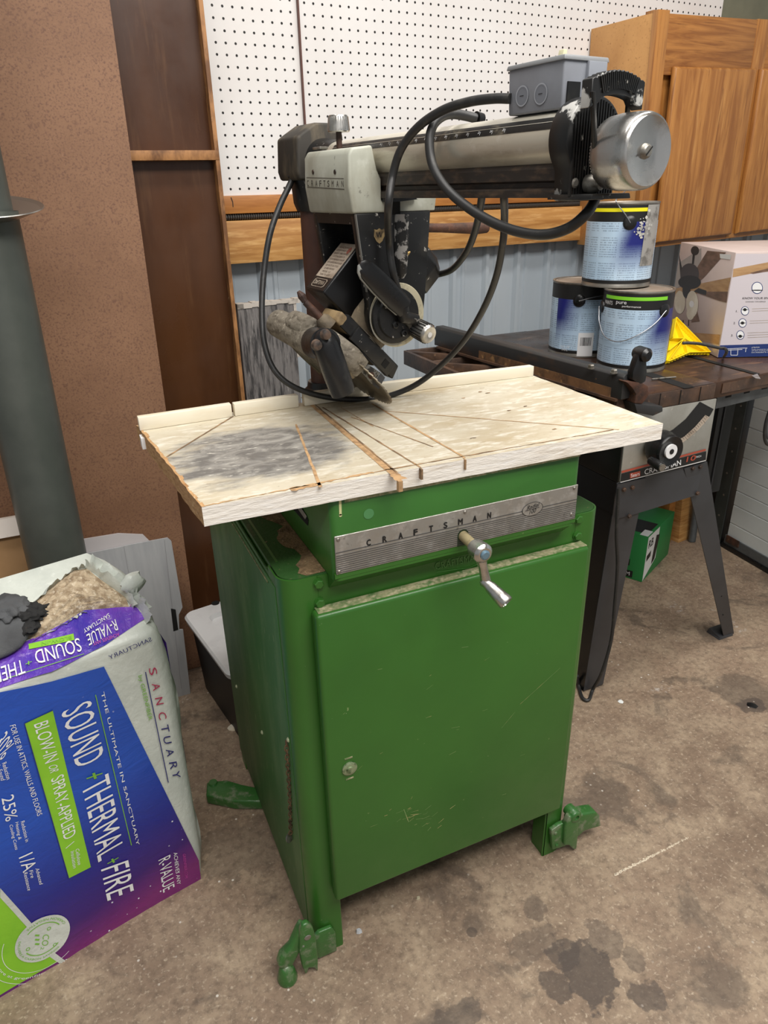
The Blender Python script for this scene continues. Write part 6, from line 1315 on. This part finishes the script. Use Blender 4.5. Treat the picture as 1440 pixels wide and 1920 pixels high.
ft('KNOW YOUR SPACE', 1150, 845, 1490, 845, 1156, 822, M['ink']); ft('CONNAIS TON ESPACE', 1185, 880, 1410, 878, 1187, 868, M['ink'])
for i, (cx, cy, nx, ny) in enumerate(((1180, 977, 1085, 985), (1153, 1113, 1057, 1118), (1128, 1248, 1030, 1258))):
    el_(cx, cy, 46, 52, M['navyband'], 'step_ring', .0006, 'R'); el_(cx, cy, 39, 45, WH, 'step_disc', .0008, 'R'); el_(cx-2, cy-14+14*i, 20, 17, M['ink'], 'step_mark', .0010, 'R'); pf([s6(cx-34, cy-16+14*i), s6(cx+34, cy-18+14*i), s6(cx+34, cy-12+14*i), s6(cx-34, cy-10+14*i)], M['ink'], 'step_mark', .0011, 'R')
    ft(str(i+1)+'.', nx-8, ny+6, nx+14, ny+6, nx-4, ny-16, M['ink'])
    for k in range(2+(i == 2)): pf([s6(cx+80, cy-25+k*26), s6(cx+360, cy-36+k*26), s6(cx+360, cy-32+k*26), s6(cx+80, cy-21+k*26)], M['label'], 'text_line', .0006, 'R')
el_(1317, 718, 64, 68, M['navyband'], 'space_ring', .0006, 'R'); el_(1317, 718, 56, 60, WH, 'space_disc', .0008, 'R'); el_(1317, 745, 66, 6, M['ink'], 'space_fan', .0010, 'R')
mb = MB()
for a_, b_ in (((970, 1405), (1150, 1395)), ((970, 1420), (1150, 1410)), ((1020, 1410), (1020, 1475)), ((1100, 1405), (1095, 1475)), ((1020, 1475), (1095, 1475)), ((1150, 1395), (1205, 1395)), ((1190, 1400), (1185, 1440))): mb = join(mb, line(pr_, qr(*s6(*a_)), qr(*s6(*b_)), .0012, .0009))
obj('fan_outline', mb, WH, root)
for (s_, y_) in (('ATTENTION', 1396), ('Tools required for assembly', 1418), ('of this ceiling fan are', 1434), ('not included in carton', 1450)): ft(s_, 1252, y_, 1252+(90 if s_ == 'ATTENTION' else 250), y_-5, 1252, y_-12, WH)
# yellow ribbed plastic piece and the black cord in front of it
root = thing('yellow_chute', 'yellow ribbed plastic chute leaning between front paint can and fan carton', 'plastic part', tuple(az(1270, 690, ZS)))
yq = lambda x, y, d: CAMP+ray(*s6(x, y))*d
dY = (az(1290, 672, ZS)-CAMP).dot(_f)
dA, dB, dC, dD = yq(375, 1075, dY+.06), yq(760, 1450, dY-.0), yq(290, 1570, dY-.06), yq(500, 1455, dY-.03)
b0_ = az(*s6(290, 1570), ZS+.001); b1_ = az(*s6(760, 1465), ZS+.001); b2_ = az(*s6(520, 1470), ZS+.012); apex = yq(378, 1078, (b2_-CAMP).dot(_f)+.05)
b3_ = yq(335, 1300, (b0_-CAMP).dot(_f)+.02)
back_ = (b1_-b0_).cross(apex-b0_).normalized(); back_ = back_ if back_.dot(CAMP-b0_) < 0 else -back_
mb = MB().hexa([b0_, b2_, b1_, apex, b3_], [p+back_*.003 for p in (b0_, b2_, b1_, apex, b3_)])
shell = obj('chute_panel', mb, M['yellow'], root)
mb = MB()
for i in range(22):
    for (p, q2) in ((apex, b1_),):
        c0 = p.lerp(q2, (i+.5)/22); mb.box(c0-V((.0035, .006, .0035)), c0+V((.0035, .004, .0035)))
for i in range(14):
    c0 = (b0_.lerp(b2_, (i+.5)/7) if i < 7 else b2_.lerp(b1_, (i-6.5)/7)); mb.box(c0-V((.0035, .005, -.0005)), c0+V((.0035, .003, .0065)))
obj('chute_teeth', mb, M['yellow'], root)
mb = MB()
cI = b0_.lerp(b1_, .38).lerp(apex, .42)-back_*.0
for p in (b0_, b2_, b1_, apex, b3_, b0_.lerp(b3_, .5)):
    d_ = (p-cI).normalized(); n_ = d_.cross(back_).normalized()*.0010; mb.hexa([cI-n_, p-n_, p+n_, cI+n_], [cI-n_-back_*.022, p-n_-back_*.006, p+n_-back_*.006, cI+n_-back_*.022])
for p, q2 in ((apex, b1_), (b3_, apex), (b2_, b1_), (b0_, b2_)):
    n_ = (q2-p).cross(back_).normalized()*.0012; mb.hexa([p-n_, q2-n_, q2+n_, p+n_], [p-n_-back_*.012, q2-n_-back_*.012, q2+n_-back_*.012, p+n_-back_*.012])
obj('chute_rib', mb, M['yellow'], root)
zc = ZS+.03
mb = MB().tube(spline([yq(480, 1340, 1.50), yq(560, 1338, 1.50), yq(700, 1352, 1.50), yq(880, 1392, 1.50), yq(950, 1400, 1.50), yq(975, 1440, 1.50), az(*s6(940, 1500), ZS+.004)], 8), .0032, 10)
kt = obj('cord_end', mb, M['rubber'], origin=yq(880, 1392, 1.50)); tag(kt, 'short black cord end with a knotted loop, in front of the fan carton', 'cord')
# screwdriver-like rod and small scrap on the saw top
p0, p1 = az(1222, 711, ZS+.003), az(1267, 707, ZS+.003); tag(obj('metal_rod', MB().cyl(p0, p1, .0022), M['bolt'], origin=p0), 'thin grey metal rod lying on the saw top below the front paint can', 'rod')
p0 = az(1418, 708, ZS); sc_p = [az(*s6(*p), ZS+.001) for p in ((1255, 1710), (1320, 1690), (1355, 1745), (1300, 1740))]
tag(obj('metal_scrap', MB().hexa(sc_p, [p+UP*.0012 for p in sc_p]), M['chrome'], origin=sc_p[0]), 'small shiny sheet metal scrap at the edge of the saw top, right', 'scrap')

# ------------------------------------------------------------------ oak wall cabinet
uc, zc1 = wall_u(1113, 47); OFF = .27; zc0 = 1.078; zc2 = 1.712
ctr_ = W(uc, 0, zc0)
rot = Matrix.Rotation(math.radians(-1.6), 3, NW)
pivot = W(1.2, 0, 1.4)
def WC(u, o, z): return pivot+rot@(W(u, o, z)-pivot)
oak = root = thing('wall_cabinet', 'honey oak wall cabinet with raised flat doors, hung over the fan carton', 'cabinet', tuple(W(uc+.6, .13, zc0)))
WD = 1.15
obj('cabinet_side', MB().box((uc, .0005, zc0), (uc+.013, OFF-.019, zc2), F=WC), M['particle'], root, bevel=.001)
obj('cabinet_box', MB().box((uc+.0132, .001, zc0+.012), (uc+WD, OFF-.0195, zc2-.02), F=WC), M['oak'], root)
obj('rear_top_rail', MB().box((uc+.0, OFF-.05, zc2-.001), (uc+.05, OFF-.019, zc2+.006), F=WC), M['oak'], root)
fs = .044; fr0 = OFF-.019
obj('frame_stile', MB().box((uc-.003, fr0, zc0-.002), (uc+fs, OFF, zc2+.004), F=WC), M['oak'], root, bevel=.0012)
P_fr = Plane(WC(0, OFF, 0), WC(1, OFF, 0)-WC(0, OFF, 0), WC(0, OFF, 1)-WC(0, OFF, 0)); qf = P_fr.st
d1l, d1r = qf(1252, 125), qf(1408, 130); d1b = qf(1229, 462); d1rb = qf(1366, 452); d2l = qf(1425, 132)
uu0 = (d1l.x+d1b.x)/2; uu1 = (d1r.x+d1rb.x)/2; zz1 = (d1l.y+d1r.y)/2; zz0 = zc0+.012
ust = uu1-.008
obj('frame_rail', MB().box((uc+fs, fr0+.0005, zz1-.02), (ust, OFF-.001, zc2-.004), F=WC), M['oakh'], root, bevel=.001)
obj('frame_rail', MB().box((uc+fs, fr0+.0005, zc0-.002), (uc+WD, OFF-.001, zc0+.03), F=WC), M['oakh'], root, bevel=.001)
obj('frame_stile', MB().box((ust, fr0, zc0), (ust+.06, OFF, zc2-.002), F=WC), M['oak'], root, bevel=.001)
obj('frame_rail', MB().box((ust+.06, fr0+.0005, zz1-.02), (uc+WD, OFF-.001, zc2-.004), F=WC), M['oakh'], root, bevel=.001)
def door(u0, u1, z0, z1):
    r0 = [WC(u, OFF+.0005, z) for u, z in ((u0, z0), (u1, z0), (u1, z1), (u0, z1))]
    rings = []
    for ins, o in ((0, .0008), (0, .010), (.004, .0165), (.012, .0185)):
        rings.append([WC(u, OFF+o, z) for u, z in ((u0+ins, z0+ins), (u1-ins, z0+ins), (u1-ins, z1-ins), (u0+ins, z1-ins))])
    return obj('cabinet_door', MB().ring(rings), M['oak'], root, bevel=.001)
door(uu0, uu1, zz0, zz1); door(uu1+.028, uu1+.028+(uu1-uu0), zz0, zz1)

# ------------------------------------------------------------------ right edge: ribbed panel, post, bench rail, ruler
GX = 1.935; zg1 = .80
gy = lambda y: GX+(.85-y)*-.09
mb = MB(); zlev = [.055]; z_ = .055
rows = []
hh = [.0, .055, .11, .165, .215, .27, .325, .38, .43, .485, .54, .595, .65, .70, .755, .80]
prof = []
z_ = .05; k = 0
while z_ < .77: prof += [(z_, 0), (z_+.050, 0), (z_+.0515, -.004), (z_+.0545, -.004), (z_+.056, 0)]; z_ += .0565+(.0 if k % 3 else .016); k += 1
Fg = lambda y, dx_, z: V((gy(y)-dx_, y, z))
mb.ring([[Fg(y, dx_, z) for z, dx_ in prof] for y in (-.25, .835)], closed=False, cap=False)
gp = root = thing('door_panel', 'white horizontally ribbed steel door section with black floor seal, at the right edge', 'door panel', (GX, .4, 0))
obj('ribbed_skin', mb, M['door_white'], root, smooth=20)
obj('panel_core', MB().hexa([Fg(-.25, -.03, .02), Fg(-.25, -.002, .02), Fg(.835, -.002, .02), Fg(.835, -.03, .02)], [Fg(-.25, -.03, .78), Fg(-.25, -.002, .78), Fg(.835, -.002, .78), Fg(.835, -.03, .78)]), M['door_white'], root)
obj('bottom_rail', MB().hexa([Fg(-.25, -.028, .018), Fg(-.25, .006, .018), Fg(.84, .006, .018), Fg(.84, -.028, .018)], [Fg(-.25, -.028, .052), Fg(-.25, .006, .052), Fg(.84, .006, .052), Fg(.84, -.028, .052)]), M['galv'], root)
obj('floor_seal', MB().hexa([Fg(-.25, -.026, .0), Fg(-.25, .014, .0), Fg(.85, .014, .0), Fg(.85, -.026, .0)], [Fg(-.25, -.026, .018), Fg(-.25, .010, .018), Fg(.85, .010, .018), Fg(.85, -.026, .018)]), M['blackplain'], root, bevel=.003)
obj('corner_bracket', MB().hexa([Fg(.77, .006, .03), Fg(.77, .010, .03), Fg(.83, .010, .03), Fg(.83, .006, .03)], [Fg(.77, .006, .056), Fg(.77, .010, .056), Fg(.83, .010, .056), Fg(.83, .006, .056)]), M['rust'], root)
pst = root = thing('steel_post', 'dark steel angle post with bolt holes at the end of the ribbed door', 'post', (GX, .88, 0))
mb = MB().box((GX-.012, .856, .0), (GX-.006, .93, .95)); mb.box((GX-.012, .856, 0), (GX+.035, .860, .95)); obj('post_angle', mb, M['nearblack'], root, bevel=.001)
po_ = obj('post_face', MB().box((GX-.0165, .852, .0), (GX-.012, .905, .95)), mat('dark_green_steel', sr(52, 56, 54), [(sr(72, 74, 70), 8, .45, .7)], rough=.5), root)
mb = MB()
for i in range(9): p = V((GX-.017, .876-.004*(i % 2), .12+.085*i)); mb.cyl(p, p-V((.0006, 0, 0)), .004)
obj('post_hole', mb, M['bolt'], root)
# bench rail with ruler on top, in front of the door
yr = .50
ra, rb_ = az(1346, 741, .80), az(1446, 718, .80)
rail_d = (rb_-ra).normalized(); rn = V((-rail_d.y, rail_d.x, 0)); Lr = .5
Fr = lambda x, y, z: ra+rail_d*x+rn*y+UP*(z)
root = ts
mb = MB().box((0, 0, -.0035), (Lr, .045, 0), F=Fr); mb.box((0, 0, -.034), (Lr, .003, -.0035), F=Fr); obj('side_rail', mb, M['galv'], root, bevel=.0008)
mb = MB()
for x_ in (.03, .10, .17, .24): mb.box((x_, -.0006, -.012), (x_+.022, .0002, -.007), F=Fr)
obj('rail_slot', mb, M['dark'], root)
tag(obj('ruler', MB().box((.035, .012, .0004), (Lr, .028, .004), F=Fr), M['ruler'], origin=tuple(Fr(.2, .02, .001)), bevel=.0005), 'narrow yellow ruler lying on the grey angle iron rail at the right edge', 'ruler')
# coiled black hose / wheel just entering the frame on the right
pc = ay(1452, 790, .42); tag(obj('cable_loop', MB().tube([pc+V((math.cos(t)*.032, 0, math.sin(t)*.066)) for t in [2*math.pi*i/40 for i in range(41)]], .0042, 10), M['rubber'], origin=pc), 'black cable loop hanging at the right edge before the ribbed door', 'cable')
tag(obj('cable_loop', MB().tube([pc+V((.012+math.cos(t)*.026, .01, math.sin(t)*.055)) for t in [2*math.pi*i/40 for i in range(41)]], .003, 10), M['galv'], origin=pc), 'grey cable loop inside the black one at the right edge', 'cable')
# things on the floor under the saw
gb = az(1203, 1092, 0).xy; ag = math.atan2(az(1245, 1047, 0).y-az(1203, 1092, 0).y, az(1245, 1047, 0).x-az(1203, 1092, 0).x)
gX = V((math.cos(ag), math.sin(ag), 0)); gY = V((-math.sin(ag), math.cos(ag), 0)); go = V((*gb, .0006)); GH = .175
root = thing('tool_carton', 'green and white carton on the floor under the table saw', 'box', tuple(go))
gl, gw = .26, .15
obj('carton', MB().box((0, 0, 0), (gl, gw, GH), F=lambda x, y, z: go+gX*x+gY*y+UP*z), M['rygreen'], root, bevel=.001)
pg = Plane(go-gY*.0004, gX, UP); pg2 = Plane(go-gX*.0004, gY, UP); ptp = Plane(go+UP*(GH+.0004), gX, gY)
f_ = lambda P, pts, m, nm, off=.0003: obj(nm, MB().add([P.pos(p, off) for p in pts], [tuple(range(len(pts)))]), m, root)
f_(pg, [(.002, .002), (.11, .05), (.11, GH-.002), (.002, GH-.002)], M['cartonwhite'], 'white_field'); f_(ptp, [(.02, .01), (.12, .01), (.12, .10), (.02, .10)], M['ink'], 'top_print'); f_(ptp, [(.002, .002), (.05, .002), (.05, .03), (.002, .03)], M['cartonwhite'], 'top_field', .0005)
obj('carton_lettering', text('RB', pg, (.015, .125), (.058, .125), (.015, .155), .0008, bold=.0006), M['ink'], root)
f_(pg, [(.012, .075), (.05, .082), (.05, .105), (.012, .098)], M['ink'], 'black_badge', .0005)
f_(pg, [(.07, .04), (.10, .05), (.12, .14), (.085, .15), (.075, .09)], M['ink'], 'tool_picture', .0006)
obj('carton_lettering', text('GPM', pg2, (.085, .012), (.045, .012), (.085, .026), .0008), WH, root); f_(pg2, [(.035, .006), (.09, .006), (.09, .032), (.035, .032)], M['ink'], 'end_badge', .0003)
f_(pg2, [(.05, .05), (.08, .05), (.08, .075), (.05, .075)], M['ink'], 'end_picture', .0003)
def post(x0, y0, x1, y1, w_, h, lab, m=M['lumber']):
    a_ = az(x0, y0, 0); o_ = V((a_.x, a_.y, 0)); mb = MB().hexa([o_, o_+V((w_, .01, 0)), o_+V((w_-.01, .05, 0)), o_+V((-.01, .045, 0))], [o_+V((x1, y1, h)), o_+V((x1+w_, y1+.01, h)), o_+V((x1+w_-.01, y1+.05, h)), o_+V((x1-.01, y1+.045, h))]); return tag(obj('lumber_post', mb, m, origin=o_, bevel=.001), lab, 'board')
post(1246, 1022, .0, .02, .04, .62, 'short pine post standing behind the green and white carton', M['lumber2']); post(1272, 1018, .05, .10, .07, .62, 'wide pine board standing under the table saw, right of the green carton')
a_ = az(1297, 1015, 0); tag(obj('grey_pipe', MB().cyl(a_+UP*.001, a_+V((.05, .08, .62)), .014), M['galv'], origin=a_), 'thin grey pipe standing beside the pine board under the saw', 'pipe')
# floor debris
def chip(x, y, s_, m, lab, nm='debris', h=.004):
    p = az(x, y, 0); rnd = random.Random(int(x*7+y)); k = 7; b = [p+V((math.cos(2*math.pi*i/k)*s_*rnd.uniform(.6, 1), math.sin(2*math.pi*i/k)*s_*rnd.uniform(.6, 1), .0004)) for i in range(k)]
    tag(obj(nm, MB().hexa(b, [q_+UP*h*rnd.uniform(.5, 1)+(p-q_)*.3 for q_ in b]), m, origin=p), lab, 'debris')
chip(673, 1747, .008, mat('glass_lump', sr(196, 200, 204), rough=.15), 'small shiny white lump on the floor right of the front left cabinet foot', 'glass_lump', .008)
chip(784, 1685, .005, M['cream'], 'tiny wood chip on the floor under the cabinet door edge', 'wood_chip', .006)
chip(1410, 1322, .016, M['nearblack'], 'dark flake on the concrete near the right edge', 'dark_flake', .002)
chip(1164, 1315, .010, M['cartonwhite'], 'white paint crumb on the floor beside the table saw foot', 'paint_crumb', .002)
mb = MB(); a_, b_ = az(1152, 1641, 0), az(1292, 1570, 0); rnd = random.Random(5)
for i in range(260):
    t = rnd.random()**.9; p = a_.lerp(b_, t)+V((rnd.gauss(0, .0011), rnd.gauss(0, .0011), .0003)); s_ = rnd.uniform(.0009, .0024)*(1-.5*t)
    lo_ = [p+V((math.cos(2*math.pi*j/5)*s_*1.5, math.sin(2*math.pi*j/5)*s_, 0)) for j in range(5)]; mb.hexa(lo_, [q_*.4+p*.6+UP*.0010 for q_ in lo_])
fm = obj('trim_1', mb, mat('sawdust_crumbs', sr(214, 200, 178), rough=.9)); fm['kind'] = 'structure'
chip(437, 1365, .018, M['fence'], 'pale scrap of wood beside the left side of the green cabinet', 'wood_scrap', .01)
for o in list(bpy.data.objects):
    if '_w' in o: del o['_w']
